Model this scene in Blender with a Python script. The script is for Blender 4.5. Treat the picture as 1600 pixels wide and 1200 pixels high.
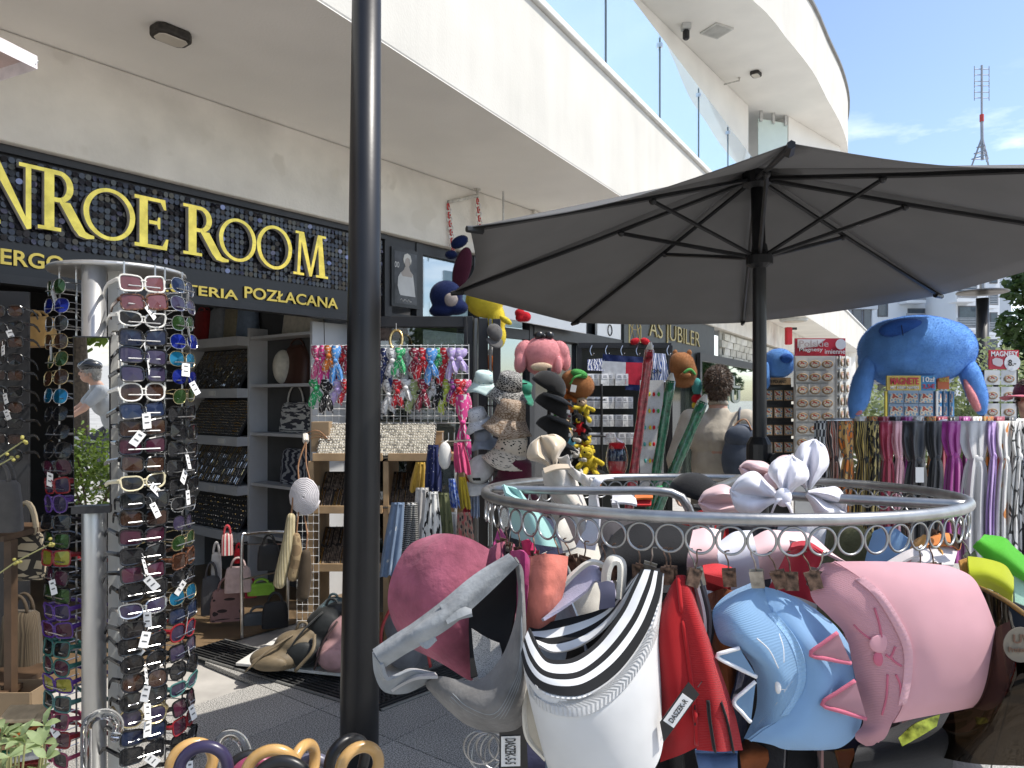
import bpy, bmesh, math, random
import numpy as np
from mathutils import Vector, Matrix, Euler
for _o in list(bpy.data.objects):
 bpy.data.objects.remove(_o)
SC = bpy.context.scene
COL = SC.collection
R = math.radians
PI = math.pi
random.seed(7)
# ------------------------------------------------------------------ camera, sky, sun, exposure
FPX, CX, HY, EYE = 1150.0, 800.0, 625.0, 1.6
cam = bpy.data.cameras.new('Camera')
cam.sensor_width = 36.0
cam.lens = FPX / 1600.0 * 36.0
cam.shift_y = (HY - 600.0) / 1600.0
cam.clip_start = 0.02
cam.clip_end = 2000
camo = bpy.data.objects.new('Camera', cam)
camo.location = (0, 0, EYE)
camo.rotation_euler = (R(90), 0, 0)
COL.objects.link(camo)
SC.camera = camo
SUN_EL = R(57)
SUN_H = Vector((0.98, -0.20, 0)).normalized()          # horizontal direction towards the sun
w = bpy.data.worlds.new('World')
SC.world = w
w.use_nodes = True
nt = w.node_tree
bg = nt.nodes['Background']
sky = nt.nodes.new('ShaderNodeTexSky')
sky.sky_type = 'NISHITA'
sky.sun_disc = False
sky.sun_elevation = SUN_EL
sky.sun_rotation = math.atan2(SUN_H.x, SUN_H.y)
sky.air_density = 1.0
sky.dust_density = 1.2
sky.ozone_density = 1.2
# soft fair-weather clouds low in the sky, the same all round the horizon
tc = nt.nodes.new('ShaderNodeTexCoord')
mp = nt.nodes.new('ShaderNodeMapping'); mp.inputs['Scale'].default_value = (1, 1, 3.2)
nz = nt.nodes.new('ShaderNodeTexNoise'); nz.inputs['Scale'].default_value = 4.2; nz.inputs['Detail'].default_value = 9; nz.inputs['Roughness'].default_value = 0.58
rp = nt.nodes.new('ShaderNodeValToRGB'); rp.color_ramp.elements[0].position = 0.50; rp.color_ramp.elements[1].position = 0.68
sep = nt.nodes.new('ShaderNodeSeparateXYZ')
mr = nt.nodes.new('ShaderNodeMapRange'); mr.inputs['From Min'].default_value = 0.20; mr.inputs['From Max'].default_value = 0.36; mr.inputs['To Min'].default_value = 1; mr.inputs['To Max'].default_value = 0.06
mu = nt.nodes.new('ShaderNodeMath'); mu.operation = 'MULTIPLY'
mx = nt.nodes.new('ShaderNodeMix'); mx.data_type = 'RGBA'
L = nt.links.new
L(tc.outputs['Generated'], mp.inputs['Vector']); L(mp.outputs['Vector'], nz.inputs['Vector']); L(nz.outputs['Fac'], rp.inputs['Fac'])
L(tc.outputs['Generated'], sep.inputs[0]); L(sep.outputs['Z'], mr.inputs['Value'])
L(rp.outputs['Color'], mu.inputs[0]); L(mr.outputs['Result'], mu.inputs[1])
L(mu.outputs[0], mx.inputs['Factor']); L(sky.outputs['Color'], mx.inputs['A'])
mx.inputs['B'].default_value = (9.2, 9.4, 9.8, 1)
L(mx.outputs['Result'], bg.inputs['Color'])
bg.inputs['Strength'].default_value = 0.14
sl = bpy.data.lights.new('Sun', 'SUN')
sl.energy = 3.2
sl.angle = R(0.53)
sl.color = (1.0, 0.955, 0.88)
slo = bpy.data.objects.new('Sun', sl)
sdir = Vector((SUN_H.x * math.cos(SUN_EL), SUN_H.y * math.cos(SUN_EL), math.sin(SUN_EL)))
slo.rotation_euler = sdir.to_track_quat('Z', 'Y').to_euler()
slo.location = (8, -2, 12)
COL.objects.link(slo)
SC.view_settings.view_transform = 'Standard'
SC.view_settings.look = 'None'
SC.view_settings.gamma = 1.0
SC.view_settings.exposure = 0.8
SC.view_settings.use_curve_mapping = False
SC.render.engine = 'CYCLES'
SC.render.resolution_x = 1024
SC.render.resolution_y = 768
SC.cycles.max_bounces = 8
SC.cycles.transparent_max_bounces = 16
# ------------------------------------------------------------------ helpers
def lin(v):
 v = v / 255.0
 return v / 12.92 if v <= 0.04045 else ((v + 0.055) / 1.055) ** 2.4
def c(r, g, b):
 return (lin(r), lin(g), lin(b))
def P(px, py, Y):
 """pixel of the photograph at depth Y (metres) -> world point"""
 return Vector(((px - CX) / FPX * Y, Y, EYE + (HY - py) / FPX * Y))
def G(px, py):
 """pixel that lies on the ground"""
 return P(px, py, EYE * FPX / (py - HY))
MATS = {}
def M(name, col, rough=0.6, metal=0.0, var=0.10, vscale=6.0, bump=0.0, bscale=150.0, sheen=0.0, coat=0.0, spec=0.5,
      trans=0.0, ior=1.45, alpha=1.0, spots=None, detail=4.0, streak=0.0):
 if name in MATS:
  return MATS[name]
 m = bpy.data.materials.new(name)
 m.use_nodes = True
 n = m.node_tree
 b = n.nodes['Principled BSDF']
 lk = n.links.new
 b.inputs['Roughness'].default_value = rough
 b.inputs['Metallic'].default_value = metal
 b.inputs['Sheen Weight'].default_value = sheen
 b.inputs['Coat Weight'].default_value = coat
 b.inputs['Specular IOR Level'].default_value = spec
 b.inputs['Transmission Weight'].default_value = trans
 b.inputs['IOR'].default_value = ior
 b.inputs['Alpha'].default_value = alpha
 t = n.nodes.new('ShaderNodeTexCoord')
 z = n.nodes.new('ShaderNodeTexNoise')
 z.inputs['Scale'].default_value = vscale
 z.inputs['Detail'].default_value = detail
 lk(t.outputs['Object'], z.inputs['Vector'])
 r_ = n.nodes.new('ShaderNodeValToRGB')
 lo = tuple(max(0, x * (1 - var * 1.6)) for x in col)
 hi = tuple(min(1, x * (1 + var)) for x in col)
 r_.color_ramp.elements[0].position = 0.3
 r_.color_ramp.elements[1].position = 0.7
 r_.color_ramp.elements[0].color = (*lo, 1)
 r_.color_ramp.elements[1].color = (*hi, 1)
 lk(z.outputs['Fac'], r_.inputs['Fac'])
 out = r_.outputs['Color']
 if spots:
  sc_, th, scol = spots
  v = n.nodes.new('ShaderNodeTexNoise'); v.inputs['Scale'].default_value = sc_; v.inputs['Detail'].default_value = 3
  lk(t.outputs['Object'], v.inputs['Vector'])
  rr = n.nodes.new('ShaderNodeValToRGB'); rr.color_ramp.elements[0].position = th; rr.color_ramp.elements[1].position = th + 0.05
  lk(v.outputs['Fac'], rr.inputs['Fac'])
  mm = n.nodes.new('ShaderNodeMix'); mm.data_type = 'RGBA'
  lk(rr.outputs['Color'], mm.inputs['Factor']); lk(out, mm.inputs['A']); mm.inputs['B'].default_value = (*scol, 1)
  out = mm.outputs['Result']
 if streak:
  mq = n.nodes.new('ShaderNodeMapping'); mq.inputs['Scale'].default_value = (2.2, 2.2, .22); lk(t.outputs['Object'], mq.inputs['Vector'])
  zq = n.nodes.new('ShaderNodeTexNoise'); zq.inputs['Scale'].default_value = 1.6; zq.inputs['Detail'].default_value = 6; lk(mq.outputs['Vector'], zq.inputs['Vector'])
  mq2 = n.nodes.new('ShaderNodeMapRange'); mq2.inputs['From Min'].default_value = .35; mq2.inputs['From Max'].default_value = .62; mq2.inputs['To Min'].default_value = 1 - streak; mq2.inputs['To Max'].default_value = 1.02; lk(zq.outputs['Fac'], mq2.inputs['Value'])
  hq = n.nodes.new('ShaderNodeHueSaturation'); lk(out, hq.inputs['Color']); lk(mq2.outputs['Result'], hq.inputs['Value']); out = hq.outputs['Color']
 lk(out, b.inputs['Base Color'])
 if bump:
  z2 = n.nodes.new('ShaderNodeTexNoise'); z2.inputs['Scale'].default_value = bscale; z2.inputs['Detail'].default_value = 6
  lk(t.outputs['Object'], z2.inputs['Vector'])
  bp = n.nodes.new('ShaderNodeBump'); bp.inputs['Strength'].default_value = bump; bp.inputs['Distance'].default_value = 0.004
  lk(z2.outputs['Fac'], bp.inputs['Height']); lk(bp.outputs['Normal'], b.inputs['Normal'])
 MATS[name] = m
 return m
def cloth(name, col, **k):
 k.setdefault('rough', 0.85); k.setdefault('var', 0.10); k.setdefault('vscale', 25); k.setdefault('bump', 0.25); k.setdefault('bscale', 500)
 k.setdefault('sheen', 0.15); k.setdefault('spec', 0.2)
 return M('cloth_' + name, col, **k)
def MP(name, cols, kind='voronoi', scale=8.0, rough=0.75, bump=0.0, ratio=0.5, coord='UV', sx=1.0, sy=1.0, spec=0.3, metal=0.0, sheen=0.1, stops=None):
 """printed / woven pattern from UV coordinates: 2-4 colours, hard steps"""
 if name in MATS:
  return MATS[name]
 m = bpy.data.materials.new(name); m.use_nodes = True
 n = m.node_tree; b = n.nodes['Principled BSDF']; lk = n.links.new
 b.inputs['Roughness'].default_value = rough; b.inputs['Specular IOR Level'].default_value = spec
 b.inputs['Metallic'].default_value = metal; b.inputs['Sheen Weight'].default_value = sheen
 t = n.nodes.new('ShaderNodeTexCoord'); mp_ = n.nodes.new('ShaderNodeMapping')
 mp_.inputs['Scale'].default_value = (sx, sy, 1)
 lk(t.outputs[coord], mp_.inputs['Vector'])
 if kind == 'voronoi':
  x = n.nodes.new('ShaderNodeTexVoronoi'); x.inputs['Scale'].default_value = scale; f = x.outputs['Distance']
 elif kind == 'cells':
  x = n.nodes.new('ShaderNodeTexVoronoi'); x.feature = 'DISTANCE_TO_EDGE'; x.inputs['Scale'].default_value = scale; f = x.outputs['Distance']
 elif kind == 'noise':
  x = n.nodes.new('ShaderNodeTexNoise'); x.inputs['Scale'].default_value = scale; x.inputs['Detail'].default_value = 2; f = x.outputs['Fac']
 elif kind == 'wave':
  x = n.nodes.new('ShaderNodeTexWave'); x.inputs['Scale'].default_value = scale; x.inputs['Distortion'].default_value = 0; f = x.outputs['Fac']
 elif kind == 'swirl':
  x = n.nodes.new('ShaderNodeTexWave'); x.inputs['Scale'].default_value = scale; x.inputs['Distortion'].default_value = 9; x.inputs['Detail'].default_value = 2; f = x.outputs['Fac']
 elif kind == 'checker':
  x = n.nodes.new('ShaderNodeTexChecker'); x.inputs['Scale'].default_value = scale; f = x.outputs['Fac']
 elif kind == 'grad':
  x = n.nodes.new('ShaderNodeSeparateXYZ'); f = x.outputs['Y']
 elif kind == 'brick':
  x = n.nodes.new('ShaderNodeTexBrick'); x.inputs['Scale'].default_value = scale; f = x.outputs['Fac']
 lk(mp_.outputs['Vector'], x.inputs[0] if kind in ('grad',) else x.inputs['Vector'])
 rr = n.nodes.new('ShaderNodeValToRGB'); rr.color_ramp.interpolation = 'CONSTANT'
 el = rr.color_ramp.elements
 if stops is None:
  stops = [i * 1.0 / len(cols) if len(cols) > 2 else (0, ratio)[i] for i in range(len(cols))]
 el[0].position = stops[0]; el[0].color = (*cols[0], 1)
 el[1].position = stops[1]; el[1].color = (*cols[1], 1)
 for s_, q in list(zip(stops, cols))[2:]:
  e = el.new(s_); e.color = (*q, 1)
 lk(f, rr.inputs['Fac'])
 # a little dye unevenness
 z = n.nodes.new('ShaderNodeTexNoise'); z.inputs['Scale'].default_value = 40
 lk(t.outputs['Object'], z.inputs['Vector'])
 hm = n.nodes.new('ShaderNodeMapRange'); hm.inputs['To Min'].default_value = 0.82; hm.inputs['To Max'].default_value = 1.12
 lk(z.outputs['Fac'], hm.inputs['Value'])
 hs = n.nodes.new('ShaderNodeHueSaturation'); lk(hm.outputs['Result'], hs.inputs['Value']); lk(rr.outputs['Color'], hs.inputs['Color'])
 lk(hs.outputs['Color'], b.inputs['Base Color'])
 if bump:
  bp = n.nodes.new('ShaderNodeBump'); bp.inputs['Strength'].default_value = bump; bp.inputs['Distance'].default_value = 0.003
  lk(f, bp.inputs['Height']); lk(bp.outputs['Normal'], b.inputs['Normal'])
 MATS[name] = m
 return m
def MK(name, col, ribs=60, mesh_scale=0, rough=0.9, axis='X', strength=0.6, translucent=0.25):
 """knitted fabric: fine ribs in UV space and some light passing through"""
 if name in MATS:
  return MATS[name]
 m = bpy.data.materials.new(name); m.use_nodes = True
 n = m.node_tree; b = n.nodes['Principled BSDF']; lk = n.links.new
 b.inputs['Base Color'].default_value = (*col, 1); b.inputs['Roughness'].default_value = rough
 b.inputs['Sheen Weight'].default_value = 0.2; b.inputs['Specular IOR Level'].default_value = 0.15
 t = n.nodes.new('ShaderNodeTexCoord')
 x = n.nodes.new('ShaderNodeTexWave'); x.bands_direction = axis; x.inputs['Scale'].default_value = ribs / 6.2832 * 5
 x.inputs['Distortion'].default_value = 0.4; x.inputs['Detail Scale'].default_value = 4
 lk(t.outputs['UV'], x.inputs['Vector'])
 y = n.nodes.new('ShaderNodeTexWave'); y.bands_direction = 'Y' if axis == 'X' else 'X'; y.inputs['Scale'].default_value = ribs / 1.6
 lk(t.outputs['UV'], y.inputs['Vector'])
 a = n.nodes.new('ShaderNodeMath'); a.operation = 'MULTIPLY_ADD'; a.inputs[1].default_value = 0.5
 lk(y.outputs['Fac'], a.inputs[0]); lk(x.outputs['Fac'], a.inputs[2])
 zw = n.nodes.new('ShaderNodeTexNoise'); zw.inputs['Scale'].default_value = 14; lk(t.outputs['Object'], zw.inputs['Vector'])
 a2 = n.nodes.new('ShaderNodeMath'); a2.operation = 'MULTIPLY_ADD'; a2.inputs[1].default_value = 7.0; lk(zw.outputs['Fac'], a2.inputs[0]); lk(a.outputs[0], a2.inputs[2]); a = a2
 bp = n.nodes.new('ShaderNodeBump'); bp.inputs['Strength'].default_value = strength * .7; bp.inputs['Distance'].default_value = 0.0012
 lk(a.outputs[0], bp.inputs['Height']); lk(bp.outputs['Normal'], b.inputs['Normal'])
 z = n.nodes.new('ShaderNodeTexNoise'); z.inputs['Scale'].default_value = 18
 lk(t.outputs['Object'], z.inputs['Vector'])
 hm = n.nodes.new('ShaderNodeMapRange'); hm.inputs['To Min'].default_value = 0.86; hm.inputs['To Max'].default_value = 1.08
 lk(z.outputs['Fac'], hm.inputs['Value'])
 hs = n.nodes.new('ShaderNodeHueSaturation'); hs.inputs['Color'].default_value = (*col, 1); lk(hm.outputs['Result'], hs.inputs['Value'])
 lk(hs.outputs['Color'], b.inputs['Base Color'])
 if translucent:
  tr = n.nodes.new('ShaderNodeBsdfTranslucent'); tr.inputs['Color'].default_value = (*col, 1)
  ms = n.nodes.new('ShaderNodeMixShader'); ms.inputs[0].default_value = translucent
  lk(b.outputs[0], ms.inputs[1]); lk(tr.outputs[0], ms.inputs[2])
  lk(ms.outputs[0], n.nodes['Material Output'].inputs['Surface'])
 MATS[name] = m
 return m
def rootloc(o):
 v = Vector((0, 0, 0))
 while o is not None:
  v += Vector(o.location); o = o.parent
 return v
def link(name, me, mat=None, parent=None, world=True, smooth=False):
 o = bpy.data.objects.new(name, me)
 COL.objects.link(o)
 if mat is not None:
  if isinstance(mat, (list, tuple)):
   for q in mat: me.materials.append(q)
  else:
   me.materials.append(mat)
 if parent is not None:
  o.parent = parent
  if world:
   me.transform(Matrix.Translation(-rootloc(parent)))
 if smooth:
  me.polygons.foreach_set('use_smooth', [True] * len(me.polygons))
 return o
class MB:
 def __init__(s):
  s.v = []; s.f = []; s.uv = {}; s.mi = {}
 def add(s, vs, fs, mi=None, uvs=None):
  o = len(s.v); s.v += [tuple(q) for q in vs]
  for k, f in enumerate(fs):
   if mi is not None: s.mi[len(s.f)] = mi
   if uvs is not None: s.uv[len(s.f)] = [uvs[i] for i in f]
   s.f.append(tuple(o + i for i in f))
  return s
 def box(s, c0, size, rot=None, mi=None):
  """centre, full size; rot = 3x3 matrix or z angle"""
  m = Matrix.Rotation(rot, 3, 'Z') if isinstance(rot, (int, float)) else (rot or Matrix.Identity(3))
  hx, hy, hz = size[0] / 2, size[1] / 2, size[2] / 2
  vs = [Vector(c0) + m @ Vector((x, y, z)) for x in (-hx, hx) for y in (-hy, hy) for z in (-hz, hz)]
  return s.add(vs, [(0, 1, 3, 2), (4, 6, 7, 5), (0, 4, 5, 1), (2, 3, 7, 6), (0, 2, 6, 4), (1, 5, 7, 3)], mi)
 def hexa(s, p, mi=None):
  """8 points: bottom ring 0-3, top ring 4-7"""
  return s.add(p, [(3, 2, 1, 0), (4, 5, 6, 7), (0, 1, 5, 4), (1, 2, 6, 5), (2, 3, 7, 6), (3, 0, 4, 7)], mi)
 def prism(s, poly, d, mi=None):
  """polygon of Vectors extruded by vector d"""
  n = len(poly); d = Vector(d)
  vs = [Vector(q) for q in poly] + [Vector(q) + d for q in poly]
  return s.add(vs, [tuple(range(n))[::-1], tuple(range(n, 2 * n))] + [(i, (i + 1) % n, n + (i + 1) % n, n + i) for i in range(n)], mi)
 def tube(s, pts, r, n=8, closed=False, caps=True, mi=None, flat=None):
  pts = [Vector(q) for q in pts]; N = len(pts)
  rr = r if isinstance(r, (list, tuple)) else [r] * N
  tan = []
  for i in range(N):
   if closed: t = pts[(i + 1) % N] - pts[i - 1]
   else: t = pts[min(i + 1, N - 1)] - pts[max(i - 1, 0)]
   tan.append(t.normalized() if t.length > 1e-9 else Vector((0, 0, 1)))
  up = Vector((0, 0, 1)) if abs(tan[0].z) < 0.9 else Vector((1, 0, 0))
  a = (up - tan[0] * up.dot(tan[0])).normalized()
  vs = []
  for i in range(N):
   a = (a - tan[i] * a.dot(tan[i]))
   a = a.normalized() if a.length > 1e-6 else tan[i].orthogonal().normalized()
   b = tan[i].cross(a)
   for k in range(n):
    th = 2 * PI * k / n
    e = flat or 1.0
    vs.append(pts[i] + (a * math.cos(th) * e + b * math.sin(th)) * rr[i])
  fs = []; us = None
  for i in range(N if closed else N - 1):
   j = (i + 1) % N
   for k in range(n):
    fs.append((i * n + k, i * n + (k + 1) % n, j * n + (k + 1) % n, j * n + k))
  if caps and not closed:
   fs.append(tuple(range(n))[::-1]); fs.append(tuple((N - 1) * n + k for k in range(n)))
  return s.add(vs, fs, mi)
 def lathe(s, prof, centre=(0, 0, 0), n=20, mi=None, sx=1, sy=1, m=None, cap=True):
  """prof = [(r, z)]"""
  vs = []; cN = Vector(centre)
  for (r, z) in prof:
   for k in range(n):
    th = 2 * PI * k / n
    q = Vector((r * math.cos(th) * sx, r * math.sin(th) * sy, z))
    vs.append(cN + (m @ q if m is not None else q))
  fs = []
  for i in range(len(prof) - 1):
   for k in range(n):
    fs.append((i * n + k, i * n + (k + 1) % n, (i + 1) * n + (k + 1) % n, (i + 1) * n + k))
  if cap:
   fs.append(tuple(range(n))[::-1]); fs.append(tuple((len(prof) - 1) * n + k for k in range(n)))
  return s.add(vs, fs, mi)
 def ell(s, centre, rad, m=None, n=14, k=9, mi=None):
  prof = []
  for i in range(k + 1):
   a = -PI / 2 + PI * i / k
   prof.append((max(0.002, math.cos(a)), math.sin(a)))
  vs = []; cN = Vector(centre)
  for (r, z) in prof:
   for j in range(n):
    th = 2 * PI * j / n
    q = Vector((r * math.cos(th) * rad[0], r * math.sin(th) * rad[1], z * rad[2]))
    vs.append(cN + (m @ q if m is not None else q))
  fs = [(i * n + j, i * n + (j + 1) % n, (i + 1) * n + (j + 1) % n, (i + 1) * n + j) for i in range(k) for j in range(n)]
  fs.append(tuple(range(n))[::-1]); fs.append(tuple(k * n + j for j in range(n)))
  return s.add(vs, fs, mi)
 def grid(s, rows, mi=None, uv=None):
  """rows: list of equally long lists of points; quads + uv"""
  nv = len(rows); nu = len(rows[0])
  vs = [p for r_ in rows for p in r_]
  uvs = [(i / (nu - 1), j / (nv - 1)) for j in range(nv) for i in range(nu)]
  fs = [(j * nu + i, j * nu + i + 1, (j + 1) * nu + i + 1, (j + 1) * nu + i) for j in range(nv - 1) for i in range(nu - 1)]
  return s.add(vs, fs, mi, uvs)
 def mesh(s, name):
  me = bpy.data.meshes.new(name)
  me.from_pydata(s.v, [], s.f)
  if s.uv:
   ul = me.uv_layers.new(name='UVMap')
   for p in me.polygons:
    u = s.uv.get(p.index)
    if u:
     for li, q in zip(p.loop_indices, u): ul.data[li].uv = q
  for k, q in s.mi.items(): me.polygons[k].material_index = q
  bm = bmesh.new(); bm.from_mesh(me)
  bmesh.ops.recalc_face_normals(bm, faces=bm.faces); bm.to_mesh(me); bm.free()
  return me
 def build(s, name, mat, parent=None, world=True, smooth=False, bevel=0.0, seg=2, solid=0.0, sub=0, angle=None):
  o = link(name, s.mesh(name), mat, parent, world, smooth)
  if sub:
   q = o.modifiers.new('sub', 'SUBSURF'); q.levels = sub; q.render_levels = sub
  if solid:
   q = o.modifiers.new('solid', 'SOLIDIFY'); q.thickness = solid; q.offset = 0
  if bevel:
   q = o.modifiers.new('bev', 'BEVEL'); q.width = bevel; q.segments = seg; q.limit_method = 'ANGLE'; q.angle_limit = R(40)
  if angle:
   smooth_angle(o, angle)
  return o
def smooth_angle(o, deg):
 me = o.data
 me.polygons.foreach_set('use_smooth', [True] * len(me.polygons))
 me.set_sharp_from_angle(angle=R(deg))
def thing(name, label, cat, loc=(0, 0, 0), rz=0.0, group=None):
 o = bpy.data.objects.new(name, None)
 COL.objects.link(o)
 o.location = loc; o.rotation_euler = (0, 0, rz); o.empty_display_size = 0.1
 o['label'] = label; o['category'] = cat
 if group: o['group'] = group
 return o
def tag(o, label, cat, group=None):
 o['label'] = label; o['category'] = cat
 if group: o['group'] = group
 return o
def struct(o):
 o['kind'] = 'structure'; return o
def copy_tree(o, parent=None):
 q = o.copy(); COL.objects.link(q); q.parent = parent
 for ch in o.children: copy_tree(ch, q)
 return q
def cr(pts, n, closed=False):
 """Catmull-Rom resample by arc length"""
 p = np.array([tuple(q) for q in pts], float)
 if len(p) == 2:
  t = np.linspace(0, 1, n)[:, None]
  return [Vector(q) for q in p[0] * (1 - t) + p[1] * t]
 if closed:
  ext = np.vstack([p[-1], p, p[0], p[1]])
 else:
  ext = np.vstack([2 * p[0] - p[1], p, 2 * p[-1] - p[-2]])
 out = []
 segs = len(ext) - 3
 K = 12
 for i in range(segs):
  a, b, d, e = ext[i:i + 4]
  for k in range(K):
   t = k / K
   out.append(0.5 * ((2 * b) + (-a + d) * t + (2 * a - 5 * b + 4 * d - e) * t * t + (-a + 3 * b - 3 * d + e) * t ** 3))
 out.append(ext[-2])
 out = np.array(out)
 dd = np.r_[0, np.cumsum(np.linalg.norm(np.diff(out, axis=0), axis=1))]
 s = np.linspace(0, dd[-1], n + (1 if closed else 0))
 res = np.stack([np.interp(s, dd, out[:, k]) for k in range(3)], 1)
 if closed: res = res[:-1]
 return [Vector(q) for q in res]
def loftrows(rows, nu, nv):
 R1 = [cr(r_, nu) for r_ in rows]
 cols = [cr([R1[j][i] for j in range(len(R1))], nv) for i in range(nu)]
 return [[cols[i][j] for i in range(nu)] for j in range(nv)]
def PX(rows):
 return [[P(*q) if not isinstance(q, Vector) else q for q in r_] for r_ in rows]
def loft(name, rows, mat, parent=None, nu=24, nv=16, solid=0.003, px=True, sub=0, wob=0.0, wf=9.0, seed=0):
 if px: rows = PX(rows)
 g = loftrows(rows, nu, nv)
 if wob:
  rnd = random.Random(seed)
  ph = [rnd.uniform(0, 6.28) for _ in range(4)]
  for j in range(nv):
   for i in range(nu):
    u = i / (nu - 1); v = j / (nv - 1)
    g[j][i] = g[j][i] + Vector((0, wob * (math.sin(wf * u + ph[0] + 2 * v) + 0.5 * math.sin(wf * 2.1 * u + ph[1] - 3 * v)), wob * 0.3 * math.sin(wf * v + ph[2])))
 o = MB().grid(g).build(name, mat, parent, smooth=True, solid=solid, sub=sub)
 q = o.modifiers.new('edge', 'EDGE_SPLIT'); q.split_angle = R(55)
 return o
TMPS = bpy.data.scenes.new('bake')
def baked(o, name):
 TMPS.collection.objects.link(o)
 vl = TMPS.view_layers[0]; vl.update()
 m2 = bpy.data.meshes.new_from_object(o.evaluated_get(vl.depsgraph)); m2.name = name
 bpy.data.objects.remove(o)
 return m2
def blobmesh(name, elems, voxel=0.01, it=6):
 b = MB()
 for e in elems:
  if e[0] == 'e':
   m = Euler(e[3]).to_matrix() if len(e) > 3 else None
   b.ell(e[1], e[2], m, 18, 12)
  else:
   pts = [Vector(q[0]) for q in e[1]]; rr = [q[1] for q in e[1]]
   if len(pts) > 2:
    K = len(pts) * 4
    d4 = cr(pts, K)
    # radius by nearest control fraction
    dd = np.r_[0, np.cumsum([(pts[i + 1] - pts[i]).length for i in range(len(pts) - 1)])]
    s = np.linspace(0, dd[-1], K); r4 = list(np.interp(s, dd, rr))
   else:
    d4, r4 = pts, rr
   b.tube(d4, r4, 12)
   b.ell(d4[0], (r4[0],) * 3, None, 12, 8); b.ell(d4[-1], (r4[-1],) * 3, None, 12, 8)
 me = b.mesh(name)
 o = bpy.data.objects.new('tmp', me)
 q = o.modifiers.new('r', 'REMESH'); q.mode = 'VOXEL'; q.voxel_size = voxel
 q = o.modifiers.new('s', 'SMOOTH'); q.factor = 0.5; q.iterations = it
 m2 = baked(o, name); bpy.data.meshes.remove(me)
 return m2
def fuzz(me, dens, ln, seed=1):
 """short pile: one thin blade per sample on the surface"""
 rs = np.random.RandomState(seed); me.calc_loop_triangles()
 co = np.empty(len(me.vertices) * 3); me.vertices.foreach_get('co', co); co = co.reshape(-1, 3)
 tr = np.empty(len(me.loop_triangles) * 3, int); me.loop_triangles.foreach_get('vertices', tr); tr = tr.reshape(-1, 3)
 a, b, d = co[tr[:, 0]], co[tr[:, 1]], co[tr[:, 2]]; nn = np.cross(b - a, d - a); ar = np.linalg.norm(nn, axis=1) / 2; nn /= np.maximum(2 * ar, 1e-12)[:, None]
 k = int(min(50000, ar.sum() * dens)); i = rs.choice(len(ar), k, p=ar / ar.sum()); u, v = rs.rand(k, 1), rs.rand(k, 1); f = u + v > 1; u = np.where(f, 1 - u, u); v = np.where(f, 1 - v, v)
 p = a[i] + (b[i] - a[i]) * u + (d[i] - a[i]) * v; n = nn[i]
 tv = rs.randn(k, 3); tv -= n * (tv * n).sum(1, keepdims=True); tv /= np.linalg.norm(tv, axis=1, keepdims=True)
 l = ln * (.5 + rs.rand(k, 1)); w_ = ln * .10
 tip = p + n * l * .8 + tv * l * .5 + np.array([[0, 0, -.25]]) * l; sd = np.cross(n, tv) * w_
 pts = np.stack([p - sd, p + sd, tip], 1).reshape(-1, 3)
 fs = [tuple(q.vertices) for q in me.polygons]; m2 = bpy.data.meshes.new(me.name); o = len(co)
 m2.from_pydata(np.vstack([co, pts]).tolist(), [], fs + [(o + 3 * j, o + 3 * j + 1, o + 3 * j + 2) for j in range(k)])
 return m2
def blob(name, elems, mat, parent=None, voxel=0.01, it=6, world=True):
 me = blobmesh(name, elems, voxel, it)
 if mat.name.startswith('plush_'): me = fuzz(me, 80000, .006)
 elif mat.name.startswith('hair_'): me = fuzz(me, 30000, .022)
 return link(name, me, mat, parent, world, smooth=True)
_txt = {}
def textmesh(s, bold=0.0, depth=0.01):
 cu = bpy.data.curves.new('t', 'FONT'); cu.body = s; cu.size = 1; cu.extrude = 0.5; cu.offset = bold; cu.resolution_u = 4
 me = baked(bpy.data.objects.new('t', cu), 'lettering'); bpy.data.curves.remove(cu)
 return me
def text(name, s, O, ex, ez, w_, h_, mat, parent=None, depth=0.004, bold=0.0, off=0.0):
 """lettering whose box has its lower left corner at O, spanning w_ along ex and h_ along ez, standing depth proud along ex x ez"""
 me = textmesh(s, bold)
 co = np.empty(len(me.vertices) * 3); me.vertices.foreach_get('co', co); co = co.reshape(-1, 3)
 lo, hi = co.min(0), co.max(0)
 ex = Vector(ex).normalized(); ez = Vector(ez).normalized(); en = ex.cross(ez)
 k = (co - lo) / np.maximum(hi - lo, 1e-6)
 base = Vector(O)
 out = np.array(base)[None] + k[:, :1] * w_ * np.array(ex)[None] + k[:, 1:2] * h_ * np.array(ez)[None] + (k[:, 2:3] * depth + off) * np.array(en)[None]
 me.vertices.foreach_set('co', out.ravel()); me.update()
 return link(name, me, mat, parent)
def ordn(i):
 return ['topmost', 'second', 'third', 'fourth', 'fifth', 'sixth', 'seventh', 'eighth', 'ninth', 'tenth', 'eleventh', 'twelfth', 'thirteenth', 'fourteenth', 'fifteenth',
   'sixteenth', 'seventeenth', 'eighteenth', 'nineteenth', 'twentieth', 'twenty-first', 'twenty-second', 'twenty-third', 'twenty-fourth', 'twenty-fifth', 'twenty-sixth', 'twenty-seventh', 'twenty-eighth'][i]
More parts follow.
